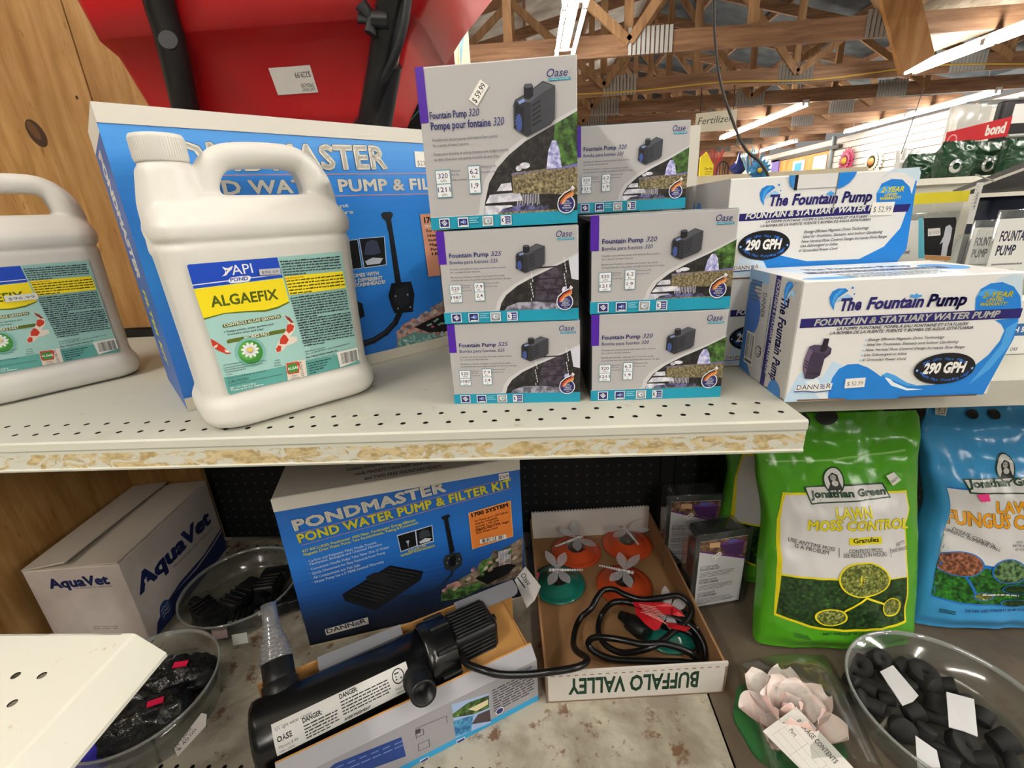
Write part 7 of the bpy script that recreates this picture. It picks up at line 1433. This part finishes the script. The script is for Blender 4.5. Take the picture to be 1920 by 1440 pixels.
bagged(-0.655, 0.482, DECK+0.036, 0.155, 0.07, 0.055, 30, 'crinkled clear bag of black parts at the front of the near tub', True, 5.0)
p = [atz(337, 1415, DECK+0.082), atz(382, 1345, DECK+0.088), atz(388, 1352, DECK+0.078), atz(340, 1420, DECK+0.07)]
mb = MB(); mb.slab([atz(327, 1405, DECK+0.080), atz(378, 1338, DECK+0.080), atz(388, 1340, DECK+0.080), atz(386, 1362, DECK+0.080), atz(333, 1418, DECK+0.080)], (0, 0, 0.0012), pm('#c6c0bc', 0.5))
a, b = atz(333, 1414, DECK+0.0813), atz(384, 1352, DECK+0.0813); U3 = (b-a).normalized(); c = CV(mb, a, U3, Z.cross(U3), 0.075, 0.02); c.text('UV LAMP', 0.05, 0.45, 0.28, pm('#3a3a3c'), 0.4); c.text('$ 40.00', 0.05, 0.08, 0.26, pm('#3a3a3c'), 0.4)
tag(mb.build('price_tag'), 'white handwritten price tag on the bagged parts in the near tub', 'tag')
p = atz(122, 1425, DECK+0.05); mb = MB(); mb.rbox((p.x, p.y, DECK+0.028), (0.07, 0.06, 0.055), 0.012, pm('#3a35a8', 0.3), 3); mb.rbox((p.x, p.y-0.006, DECK+0.062), (0.05, 0.03, 0.016), 0.006, pm('#2a2878', 0.3), 3)
tag(mb.build('blue_package'), 'violet blue package under the white foreground shelf', 'package')
# ------------------------------------------------------------------ artificial lotus in a clear sleeve
LC = atz(1490, 1345, DECK+0.02); t = thing('artificial_lotus', 'pale pink artificial lotus on a green leaf in a clear sleeve', 'artificial flower', (LC.x, LC.y, DECK))
LEAF = speckle('foam_leaf', '#1d4a26', '#2f6b38', 14, 0.5)
mb = MB(); pts = []
for k in range(60):
    a = 2*math.pi*k/60; r = 0.079*(1+0.025*math.sin(9*a)); pts.append((LC.x-0.012+r*math.cos(a)*0.93, LC.y-0.004+r*math.sin(a), DECK+0.0015))
mb.slab(pts, (0, 0, 0.005), LEAF); mb.build('leaf', t)
t_ = NT('lotus_petal'); tc = t_.n('TexCoord'); sp = t_.n('SeparateXYZ'); g_ = t_.n('VertexColor') if False else None
PET = t_.done(t_.ramp(t_.noise(t_.co(), 30, 2), [(0.35, '#f6e4dc'), (0.6, '#faf2ec')]), 0.45); PET2 = pm('#f2cfc6', 0.45)
def petal(ang, el, L, W, base, nm='petal', m=None):
    A = math.radians(ang); E = math.radians(el); dx = V3((math.cos(A), math.sin(A), 0)); sdv = V3((-math.sin(A), math.cos(A), 0)); mb = MB()
    def fn(i, j, off=0.0):
        s_ = i*2-1; w_ = W*max(0.10, 1-((0.03+0.985*j-0.55)/0.47)**2)**0.5; e = E+0.55*(j-0.5); x = L*j
        up = V3((0, 0, 1)); fw = dx*math.cos(E)+up*math.sin(E); nn = up*math.cos(E)-dx*math.sin(E)
        return base+fw*x+sdv*(s_*w_/2)+nn*(0.26*W*(s_*s_)+0.16*L*(j*j-0.2*j)+off)
    mb.grid(lambda i, j: fn(i, j), 10, 14, m or PET); mb.grid(lambda i, j: fn(1-i, j, -0.0012), 10, 14, PET2); mb.build(nm, t)
FB = V3((LC.x-0.012, LC.y-0.004, DECK+0.010))
for k in range(7): petal(20+360/7*k, 14, 0.078, 0.056, FB)
for k in range(6): petal(45+60*k, 40, 0.064, 0.050, FB+Z*0.004)
for k in range(4): petal(10+90*k, 66, 0.048, 0.040, FB+Z*0.006)
M_SLV = clear_mat('clear_sleeve', '#f2f4f3', 0.16, 0.12, 0.0)
a, b, c3, d3 = atz(1375, 1250, DECK+0.002), atz(1548, 1236, DECK+0.002), atz(1660, 1470, DECK+0.002), atz(1440, 1470, DECK+0.002)
def slv(i, j):
    p = (a*(1-i)+b*i)*(1-j)+(d3*(1-i)+c3*i)*j; k = (4*i*(1-i))**0.4*(4*min(0.5, j+0.02)*(1-min(0.5, j+0.02)))**0.5
    return p+Z*(0.004+0.052*k+0.002*noise.noise(V3((i*9, j*7, 1))))
mb = MB(); mb.grid(slv, 30, 30, M_SLV); mb.build('clear_sleeve', t)
q = [atz(1430, 1371, DECK+0.060), atz(1493, 1325, DECK+0.062), atz(1612, 1452, DECK+0.052), atz(1560, 1500, DECK+0.05)]
mb = MB(); mb.slab(q, (0, 0, -0.001), pm('#d9d5cf', 0.5)); U3 = (q[2]-q[1]).normalized(); n3 = (q[1]-q[0]).cross(q[2]-q[1]).normalized(); n3 = n3 if n3.z > 0 else -n3; V3b = n3.cross(U3)
c = CV(mb, q[0]+n3*0.0006, U3, V3b, (q[2]-q[1]).length, abs((q[1]-q[0]).dot(V3b))); tx = pm('#55524e', 0.5); c.text('PACKAGE CONTENTS', 0.12, 0.74, 0.11, tx, 0.62, 0.01)
for y in (0.12, 0.28, 0.44, 0.6): c.line([(0.1, y), (0.95, y)], 0.0004, pm('#a8a49e', 0.5))
for x in (0.1, 0.4, 0.7): c.line([(x, 0.12), (x, 0.6)], 0.0004, pm('#a8a49e', 0.5))
c.text('Part', 0.16, 0.47, 0.09, tx, 0.10); mb.build('contents_card', t)
# ------------------------------------------------------------------ right bay: hanging packs and what stands behind
BIN = pm('#d3cfc2', 0.5)
mb = MB(); mb.box((1.35, 1.32, (0.225+FLOOR)/2), (1.5, 0.56, 0.225-FLOOR), BIN); mb.box((1.35, 1.32, 0.231), (1.52, 0.58, 0.012), pm('#dedacd', 0.45))
tag(mb.build('display_counter'), 'cream counter behind the right bay carrying the dark green bags', 'counter')
def panel(F0, w, h, d, m): return None
# slanting shelf with hanging packs at the right edge
t = thing('slanted_shelf', 'white slanting shelf edge at the right above the hanging packs', 'shelf', (0.85, 0.8, 0.22))
a, b = aty(1786, 357, 0.96), aty(1960, 288, 0.70); dn = V3((0, 0, -0.008)); back = V3((0.34, 0.06, 0.0))
mb = MB(); mb.slab([a, b, b+back, a+back*0.8], dn, pm('#dcdcd8', 0.4), pm('#4c4c54', 0.6)); mb.build('shelf_pan', t)
mb = MB(); mb.slab([a, b, b+V3((0, 0, -0.012)), a+V3((0, 0, -0.012))], V3((0.004, 0.004, 0)), pm('#e2e2de', 0.35)); mb.build('front_lip', t)
mb = MB(); p = (a+back*0.7); mb.box((p.x+0.12, 0.955, p.z/2-0.005), (0.02, 0.03, p.z-0.01), M_UP); mb.build('bracket', t)
W_CARD = pm('#d8d8d4', 0.45); INK = pm('#4b4f66', 0.45); INK2 = pm('#77767c', 0.5)
def clam(pxl, pxr, ytop, y, label, art, d=0.03, z0=0.001):
    p, q = aty(pxl, ytop, y), aty(pxr, ytop, y); w = q.x-p.x; h = (p.z+q.z)/2-z0; t = thing('clear_pack', label, 'packaged pump', (p.x+w/2, y, z0), 'clear packs of the right bay')
    mb = MB(); mb.rbox((p.x+w/2, y+d*0.5+0.001, z0+h*0.45), (w*0.86, d, h*0.86), 0.006, M_SHELL); mb.rbox((p.x+w/2, y, z0+h/2), (w, 0.0022, h), 0.001, M_SHELL, 1); mb.build('clear_shell', t)
    mb = MB(); c = CV(mb, (p.x+w*0.05, y-0.0022, z0+h*0.04), (1, 0, 0), (0, 0, 1), w*0.9, h*0.9); mb.slab([c.O, c.O+V3((c.w, 0, 0)), c.O+V3((c.w, 0, c.h)), c.O+V3((0, 0, c.h))], (0, 0.0008, 0), W_CARD); c.k = 2; art(c); mb.build('printed_card', t)
    mb = MB(); mb.rbox((p.x+w/2, y+d*0.5, z0+h*0.3), (w*0.6, d*0.7, h*0.4), 0.005, pm('#1c1d22', 0.4), 2); mb.build('pump', t)
    return t
def art_a(c):
    c.zoom(1660, 330, 3.892); c.rf = CV(None, c.O, c.U, c.V, c.w, c.h); B = pm('#16161a', 0.4)
    c.pp([(242, 308), (275, 306), (288, 600), (240, 600)], pm('#5fb4cc', 0.4)); c.pp([(280, 308), (515, 300), (520, 330), (478, 585), (285, 575)], B); c.pp([(285, 578), (478, 588), (472, 618), (290, 610)], pm('#c08a52', 0.5))
    c.pp([(405, 580), (420, 480), (395, 500), (425, 440), (440, 370), (470, 355), (488, 380), (475, 460), (455, 520), (445, 585)], pm('#c9cbd6', 0.4)); c.pp([(310, 385), (400, 378), (402, 432), (310, 440)], pm('#e0deda', 0.45)); c.tx('$ 19.25', (318, 425), (390, 418), 18, INK2)
    c.tx('AINE', (115, 570), (176, 566), 22, INK, 0.02); c.lines(0.02, 0.55, 0.12, 2, 0.1, 0.015, INK)
t = clam(1622, 1800, 400, 0.80, 'clear pack with black fountain photo and yellow strip behind the front pump box', art_a)
mb = MB(); a, b = aty(1712, 362, 0.797), aty(1820, 359, 0.797); z_ = (a.z+b.z)/2; mb.box(((a.x+b.x)/2-0.025, 0.799, z_-0.0075), (b.x-a.x+0.05, 0.003, 0.016), pm('#e2d43a', 0.4)); mb.build('header_strip', t)
mb = MB(); mb.rbox(((a.x+b.x)/2-0.025, 0.806, z_-0.022), (b.x-a.x+0.05, 0.008, 0.045), 0.003, M_SHELL, 2); mb.build('hanging_header', t)
def art_pump(c):
    c.text('FOUNTAIN', 0.12, 0.83, 0.075, INK, 0.72, 0.03); c.text('PUMP', 0.12, 0.72, 0.075, INK, 0.46, 0.03); c.lines(0.1, 0.64, 0.85, 2, 0.05, 0.016, INK2); c.lines(0.12, 0.5, 0.8, 6, 0.055, 0.014, INK2); c.text('POMPE', 0.1, 0.12, 0.07, INK, 0.5, 0.03); c.ell(0.2, 0.27, 0.09, 0.06, INK2, 20); c.ell(0.2, 0.27, 0.075, 0.05, W_CARD, 20); c.text('ETL', 0.2, 0.25, 0.04, INK2, 0.09, 0.02, align='c')
clam(1826, 1896, 412, 0.74, 'clear pack headed FOUNTAIN PUMP left of its twin at the right edge', art_pump)
clam(1874, 1962, 392, 0.665, 'clear pack headed FOUNTAIN PUMP cut by the right picture edge', art_pump)
t = thing('barcode_tag', 'white hanging card with a barcode under the slanting shelf', 'tag', (0.8, 0.78, 0.2))
p, q = aty(1812, 420, 0.77), aty(1868, 340, 0.75); mb = MB(); c = CV(mb, (p.x, 0.77, p.z), (1, -0.15, 0), (0, 0, 1), q.x-p.x, q.z-p.z); mb.slab([c.O, c.O+c.U*c.w, c.O+c.U*c.w+c.V*c.h, c.O+c.V*c.h], (0, 0.0012, 0), W_CARD)
for k in range(14): c.rect(0.32, 0.36+0.03*k, 0.66, 0.36+0.03*k+0.008+0.012*(k*7 % 3)/2, pm('#2c2c34'), False)
c.k += 1; c.lines(0.08, 0.9, 0.28, 8, 0.08, 0.02, INK2); mb.build('card', t)
mb = MB(); mb.tube([(p.x+0.02, 0.765, q.z), (p.x+0.02, 0.80, q.z+0.012)], 0.0012, M_PLATE, 6); mb.build('hook', t)
mb = MB(); a, b = aty(1842, 430, 0.90), aty(1960, 330, 0.90); mb.rbox(((a.x+b.x)/2, 0.92, 0.10), (b.x-a.x, 0.04, 0.195), 0.008, pm('#26304a', 0.5)); tag(mb.build('navy_package'), 'dark navy package in shadow behind the hanging packs', 'package')
t = thing('pump_carton', 'white carton edge with a blue band reading H 5 at the right picture edge', 'box', (0.62, 0.58, 0.0)); p, q = aty(1868, 700, 0.62), aty(1990, 560, 0.62)
F = carton_frame((p.x, 0.62), q.x-p.x, 0.03, q.z, 0, 0.0006); mb = MB(); carton_body(mb, F, W_CARD); c = carton_faces(F, mb)['front']; c.zoom(1660, 330, 3.892); c.rf = CV(None, c.O, c.U, c.V, c.w, c.h); v0, v1 = c.P(960, 1166)[1], c.P(960, 1078)[1]; c.rect(0, v0, 1, v1, pm('#2f5f96', 0.4)); c.tx('H 5', (935, 1142), (1012, 1136), 36, pm('#d5d8dc', 0.4), 0.04); c.tx('OSS', (905, 1276), (962, 1272), 22, INK, 0.02, 0.2); c.lines(0.3, 0.9, 0.9, 4, 0.05, 0.02, INK2); mb.build('carton', t)
# dark green bags on the counter
DG_ = None
t_ = NT('foil_green'); n_ = t_.noise(t_.co(), 9, 4, 0.6, 1.0); DG_ = t_.done('#133a22', 0.3, n_, 0.35, 0.012, 0.4)
for k, (x0, x1, yt, yb, y, lb, gro) in enumerate(((1692, 1765, 286, 326, 1.30, 'dark green folded bag lying low at the left of the green bags', False), (1750, 1832, 262, 330, 1.18, 'dark green bag with a silver eyelet next to the low folded one', True), (1808, 1888, 262, 330, 1.22, 'dark green bag with a silver eyelet, second from the right edge', True), (1868, 1960, 256, 322, 1.16, 'dark green crinkled glossy bag at the right picture edge', False))):
    a, b = aty(x0, yb, y), aty(x1, yt, y); w, h, z0 = b.x-a.x, b.z-0.238, 0.238; t = thing('green_bag', lb, 'bag', (a.x+w/2, y, z0), 'dark green bags')
    bg2 = Bag((a.x, y, z0), (1, 0, 0), (0, 0, 1), w, h, [(0, 0.03, 0.97, 0.6), (0.3, 0, 1, 1), (0.7, 0.02, 0.98, 0.8), (1, 0.06, 0.95, 0.12)], 0.025, k*3.1, 0.006); mb = MB(); bg2.mesh(mb, DG_, 24, 24); mb.build('film_bag', t)
    if gro: mb = MB(); q = bg2.front(0.32, 0.32, 0.002); mb.lathe([(0.007, 0), (0.014, 0), (0.014, 0.002), (0.007, 0.003)], pm('#b9bdbb', 0.25, 0.8), Matrix.Translation(q) @ Matrix.Rotation(math.pi/2, 4, 'X'), 24, True, 2*math.pi, False); mb.build('eyelet', t)
# rack beyond the right edge with hanging goods
t = thing('display_rack', 'pegboard rack at the right edge holding hanging packets', 'rack', (3.0, 2.6, FLOOR)); mb = MB(); mb.box((3.35, 2.5, 0.35), (0.04, 1.8, 2.1), pm('#cfcabd', 0.6)); mb.build('back_panel', t)
def hung(px, py, y, w, h, d, label, name, cat, m, n=1):
    p = aty(px, py, y); t = thing(name, label, cat, p); mb = MB()
    mb.rbox((p.x, y, p.z-h/2), (w, d, h), min(w, d, h)*0.3, m, 2); mb.build('packet', t); mb = MB(); mb.tube([(p.x, y, p.z+0.01), (3.34, y, p.z+0.01)], 0.004, M_PLATE, 6); mb.build('hook_rod', t); return t, p
PKT = clear_mat('packet_film', '#f2f2f2', 0.2, 0.15, 0.55, '#d9d7d2')
for k, (px, lb) in enumerate(((1812, 'clear white packet hanging foremost left under the long tube light'), (1832, 'clear white packet hanging second under the long tube light'), (1850, 'clear white packet hanging third under the long tube light'))): hung(px, 196+2*k, 2.6+0.08*k, 0.13, 0.19, 0.03, lb, 'hanging_packet', 'packet', PKT)
t, p = hung(1908, 188, 2.4, 0.14, 0.20, 0.04, 'black hanging item with a pink and white card at top right', 'hanging_glove', 'packet', pm('#17161b', 0.5)); mb = MB(); mb.box((p.x+0.02, 2.378, p.z-0.055), (0.09, 0.003, 0.075), pm('#dcdad8', 0.5)); mb.box((p.x+0.05, 2.3765, p.z-0.02), (0.04, 0.003, 0.02), pm('#e46a9c', 0.5)); mb.build('card', t)
a, b = aty(1772, 262, 2.0), aty(1892, 243, 1.9); mb = MB(); t = thing('red_sign', 'red sign with white lettering bond above the dark green bags', 'sign', (a.x, a.y, a.z))
U3 = (b-a).normalized(); N3 = U3.cross(Z); c = CV(mb, a-Z*0.02, U3, Z, (b-a).length, 0.062); mb.slab([c.O, c.O+U3*c.w, c.O+U3*c.w+Z*c.h*1.0, c.O+Z*c.h*0.72], -N3*0.004, pm('#c4202c', 0.45), pm('#a81a26', 0.5)); c.text('bond', 0.64, 0.22, 0.5, pm('#eae6e0', 0.4), 0.3, 0.05); c.ell(0.12, 0.2, 0.085, 0.36, pm('#e9a0a0', 0.4), 24); c.ell(0.12, 0.2, 0.065, 0.28, pm('#c4202c', 0.45), 24); mb.build('board', t)
mb = MB(); p = c.O+U3*c.w; mb.tube([p, (3.33, p.y+0.2, p.z)], 0.006, M_PLATE, 6); mb.build('arm', t)
# ------------------------------------------------------------------ ornaments and signs farther off
def at_wall(px, py): return atx(px, py, 9.08)
def flower(px, py, r, label, c1, c2, c3, n=18):
    p = at_wall(px, py); t = thing('flower_ornament', label, 'ornament', p); M = Matrix.Translation(p) @ Matrix.Rotation(-math.pi/2, 4, 'Y')
    for ring, (rr, cc, zz) in enumerate(((r, c1, 0.04), (r*0.68, c2, 0.08))):
        mb = MB(M)
        for k in range(n):
            a = 2*math.pi*(k+0.5*ring)/n; d = V3((math.cos(a), math.sin(a), 0)); s_ = V3((-d.y, d.x, 0)); wd = rr*0.17
            mb.slab([d*(rr*0.2)-s_*wd*0.5+V3((0, 0, zz)), d*(rr*0.65)-s_*wd+V3((0, 0, zz)), d*rr+V3((0, 0, zz-0.02)), d*(rr*0.65)+s_*wd+V3((0, 0, zz)), d*(rr*0.2)+s_*wd*0.5+V3((0, 0, zz))], (0, 0, 0.012), cc)
        mb.build('petal_ring', t)
    mb = MB(M); mb.tube([(0, 0, 0.05), (0, 0, -0.043)], 0.02, M_PLATE, 8); mb.build('wall_hook', t)
    mb = MB(M); mb.lathe([(0.0005, 0.15), (r*0.2, 0.14), (r*0.28, 0.10), (r*0.28, 0.02)], c3, None, 24); mb.build('centre', t)
flower(1589, 301, 0.36, 'pink metal flower ornament on the white slatwall', pm('#b8355c', 0.5), pm('#d0587c', 0.5), pm('#e0a03a', 0.5))
flower(1640, 303, 0.36, 'cream and orange metal flower ornament right of the pink one', pm('#e3dccf', 0.5), pm('#e6d6bb', 0.5), pm('#c9824a', 0.5), 22)
p0, p1 = at_wall(1566, 248), at_wall(1545, 335); mb = MB(); mb.tube([(9.07, p0.y, 1.95), (9.07, p0.y, FLOOR+0.2)], 0.06, pm('#8f9698', 0.4, 0.3), 10); tag(mb.build('conduit_pipe'), 'grey conduit pipe on the slatwall left of the flowers', 'pipe')
mb = MB(); p = at_wall(1481, 324); mb.box((9.03, p.y-0.6, p.z+0.1), (0.02, 0.7, 0.45), pm('#e6e6e2', 0.5)); mb.box((9.015, p.y-0.6, p.z+0.13), (0.015, 0.4, 0.25), pm('#3f8fd0', 0.5)); tag(mb.build('poster'), 'white sheet with a blue picture on the orange doorway wall', 'poster')
mb = MB(); p = at_wall(1538, 318); mb.box((9.03, p.y, p.z), (0.02, 0.7, 0.8), pm('#e8e4d4', 0.5)); mb.box((9.015, p.y+0.1, p.z-0.1), (0.015, 0.3, 0.3), pm('#d8d060', 0.5)); tag(mb.build('poster'), 'pale yellow sheet at the right side of the orange doorway', 'poster')
# display counter with garden ornaments in the middle distance
mb = MB(); mb.box((1.75, 4.3, (0.42+FLOOR)/2), (1.5, 0.9, 0.42-FLOOR), pm('#d9cfb6', 0.5)); tag(mb.build('ornament_counter'), 'cream counter of garden ornaments in the middle distance', 'counter'); CT = 0.421
t = thing('arrow_sign', 'yellow pointed sign standing among garden ornaments', 'sign', aty(1327, 332, 4.0)); a, b = aty(1311, 333, 4.0), aty(1336, 333, 4.0); w_ = b.x-a.x; hz = aty(1320, 285, 4.0).z-CT
mb = MB(); c = CV(mb, (a.x, 4.0, CT), (1, 0, 0), Z, w_, hz); YS = pm('#e3cf18', 0.5); mb.slab([c.O, c.O+V3((w_, 0, 0)), c.O+V3((w_, 0, hz*0.45)), c.O+V3((w_*0.42, 0, hz)), c.O+V3((w_*0.1, 0, hz*0.85)), c.O+V3((0, 0, hz*0.8))], (0, 0.02, 0), YS); c.text('Deer Ban', 0.36, 0.28, 0.1, pm('#5a4a10'), 0.58, 0.02); c.lines(0.38, 0.2, 0.9, 3, 0.06, 0.02, pm('#5a4a10')); mb.build('board', t)
for k in range(9):
    p = aty(1322+3*k, 318, 4.25); mb = MB(); mb.tube([(p.x, 4.25+0.02*(k % 3), CT), (p.x+0.02*(k-4)*0.5, 4.27, aty(1330, 286-(k*5) % 7, 4.25).z)], 0.006, pm('#a8262c', 0.5), 6); tag(mb.build('red_stake'), 'thin red stake in the bundle behind the yellow sign', 'stake', 'red stakes')
t = thing('iron_trellis', 'small black arched iron trellis right of the yellow sign', 'trellis', aty(1353, 330, 4.1)); a, b, h1 = aty(1343, 330, 4.1), aty(1364, 330, 4.1), aty(1353, 303, 4.1); mb = MB(); IR = pm('#1b1b1f', 0.4)
arc = [(a.x, 4.1, CT)]+[((a.x+b.x)/2-(b.x-a.x)/2*math.cos(math.pi*k/12), 4.1, h1.z-0.05+0.05*math.sin(math.pi*k/12)*1.0) for k in range(13)]+[(b.x, 4.1, CT)]; mb.tube(arc, 0.005, IR, 6); mb.build('arch', t)
for k in range(3): mb = MB(); x = a.x+(b.x-a.x)*(k+1)/4; mb.tube([(x, 4.1, CT), (x+0.006*math.sin(k*2), 4.1, (CT+h1.z)/2), (x, 4.1, h1.z-0.01)], 0.004, IR, 6); mb.build('bar', t)
mb = MB(); p = aty(1383, 322, 4.0); mb.lathe([(0.02, 0), (0.055, 0.03), (0.06, 0.06), (0.02, 0.10), (0.004, 0.16), (0.0005, 0.165)], pm('#1d2a6a', 0.15), Matrix.Translation((p.x, 4.0, CT)), 20); tag(mb.build('glass_ornament'), 'dark blue pointed glass ornament right of the trellis', 'ornament')
for nm, px, c1, lb in (('a', 1402, '#7fb0c8', 'tall multicoloured glass spray left of the blue daisy'), ('b', 1414, '#d8735a', 'red and white glass spray just left of the blue daisy')):
    p = aty(px, 325, 3.9); t = thing('glass_spray', lb, 'ornament', (p.x, 3.9, CT)); R = random.Random(px)
    for k in range(7):
        an = math.radians(-40+13*k); L = 0.16+0.04*R.random(); mb = MB(); e = V3((p.x+math.sin(an)*L*0.5, 3.9+0.01*(k % 2), CT+math.cos(an)*L)); mb.tube([(p.x, 3.9, CT), (V3((p.x, 3.9, CT))+e)/2, e], [0.004, 0.010, 0.003], pm([c1, '#e8e4da', '#3f7fb8', '#d8c24a'][k % 4], 0.2), 6); mb.build('blade', t)
p = aty(1424, 322, 3.85); t = thing('flower_ornament', 'blue daisy ornament with yellow heart on the ornament counter', 'ornament', (p.x, 3.85, CT)); 
for k in range(16):
    a = 2*math.pi*k/16; mb = MB(); d = V3((math.cos(a), 0, math.sin(a))); s_ = V3((-d.z, 0, d.x)); cc = V3((p.x, 3.85, p.z+0.01)); mb.slab([cc+d*0.015-s_*0.006, cc+d*0.06-s_*0.012, cc+d*0.085, cc+d*0.06+s_*0.012, cc+d*0.015+s_*0.006], (0, 0.004, 0), pm('#2f86c8' if k % 2 else '#4aa0dc', 0.35)); mb.build('petal', t)
mb = MB(); mb.lathe([(0.0005, 0.012), (0.016, 0.008), (0.018, 0)], pm('#e0b83a', 0.4), Matrix.Translation((p.x, 3.848, p.z+0.01)) @ Matrix.Rotation(math.pi/2, 4, 'X'), 16); mb.build('heart', t); mb = MB(); mb.tube([(p.x, 3.856, CT), (p.x, 3.856, p.z)], 0.004, pm('#3a6a3a'), 6); mb.build('stem', t)
# hanging shop sign and cables
t = thing('shop_sign', 'hanging cream sign with handwritten word Fertilizer', 'sign', aty(1340, 230, 8.362)); a, b, d3 = aty(1303, 249, 8.345), aty(1379, 241, 8.345), aty(1302, 213, 8.345)
mb = MB(); U3 = (b-a).normalized(); c = CV(mb, a, U3, Z, (b-a).length, d3.z-a.z); mb.slab([c.O, c.O+U3*c.w, c.O+U3*c.w+Z*c.h, c.O+Z*c.h], (0, 0.02, 0), pm('#d8d2bf', 0.6)); c.text('Fertilizer', 0.05, 0.40, 0.36, pm('#3a4a3c', 0.5), 0.86, 0.0, 0.2); mb.build('board', t)
for u in (0.1, 0.9): mb = MB(); q = c.O+U3*(c.w*u)+Z*c.h; mb.tube([q, (q.x, 8.372, 1.93)], 0.006, IR, 6); mb.build('cord', t)
mb = MB(); mb.tube(smoothpath([aty(1339, -40, 2.2), aty(1340, 60, 2.15), aty(1350, 150, 2.1), aty(1375, 230, 2.05), aty(1398, 280, 2.0), aty(1424, 303, 1.98), aty(1441, 332, 1.95), aty(1450, 380, 1.9)], 8), 0.0055, pm('#2a241f', 0.5), 8); tag(mb.build('hanging_cable'), 'dark cable hanging from the roof past the fertilizer sign', 'cable')
mb = MB(); mb.tube([aty(1732, 165, 1.9), aty(1690, 288, 1.3)], 0.0012, IR, 6); tag(mb.build('hanging_wire'), 'thin wire dropping from the long tube light to the green bags', 'wire')
mb = MB(); mb.tube(smoothpath([(0.2, 8.34, 1.96), (1.6, 8.33, 1.93), (3.0, 8.33, 1.97), (4.4, 8.33, 1.92), (6.0, 8.34, 2.0), (7.4, 8.34, 1.94)], 8), 0.012, pm('#c9a54a', 0.5), 6); tag(mb.build('yellow_cable'), 'yellow cable clipped along a timber truss', 'cable')
t = thing('glove_pair', 'white cotton glove standing above the left end of the green bags', 'glove', aty(1705, 290, 1.32)); a = aty(1700, 330, 1.33)
mb = MB(); q = aty(1698, 300, 1.33); mb.rbox((q.x, 1.33, (0.238+q.z)/2), (0.045, 0.025, q.z-0.238), 0.010, pm('#e6e6e6', 0.6)); mb.build('palm', t)
for k in range(4): mb = MB(); f0 = V3((q.x-0.017+0.0113*k, 1.33, q.z-0.006)); mb.tube([f0, f0+V3((0.003*(k-1), 0, 0.018)), f0+V3((0.007*(k-1), 0, 0.034-0.004*abs(k-1)))], [0.0056, 0.0054, 0.0036], pm('#e6e6e6', 0.6), 8); mb.build('finger', t)
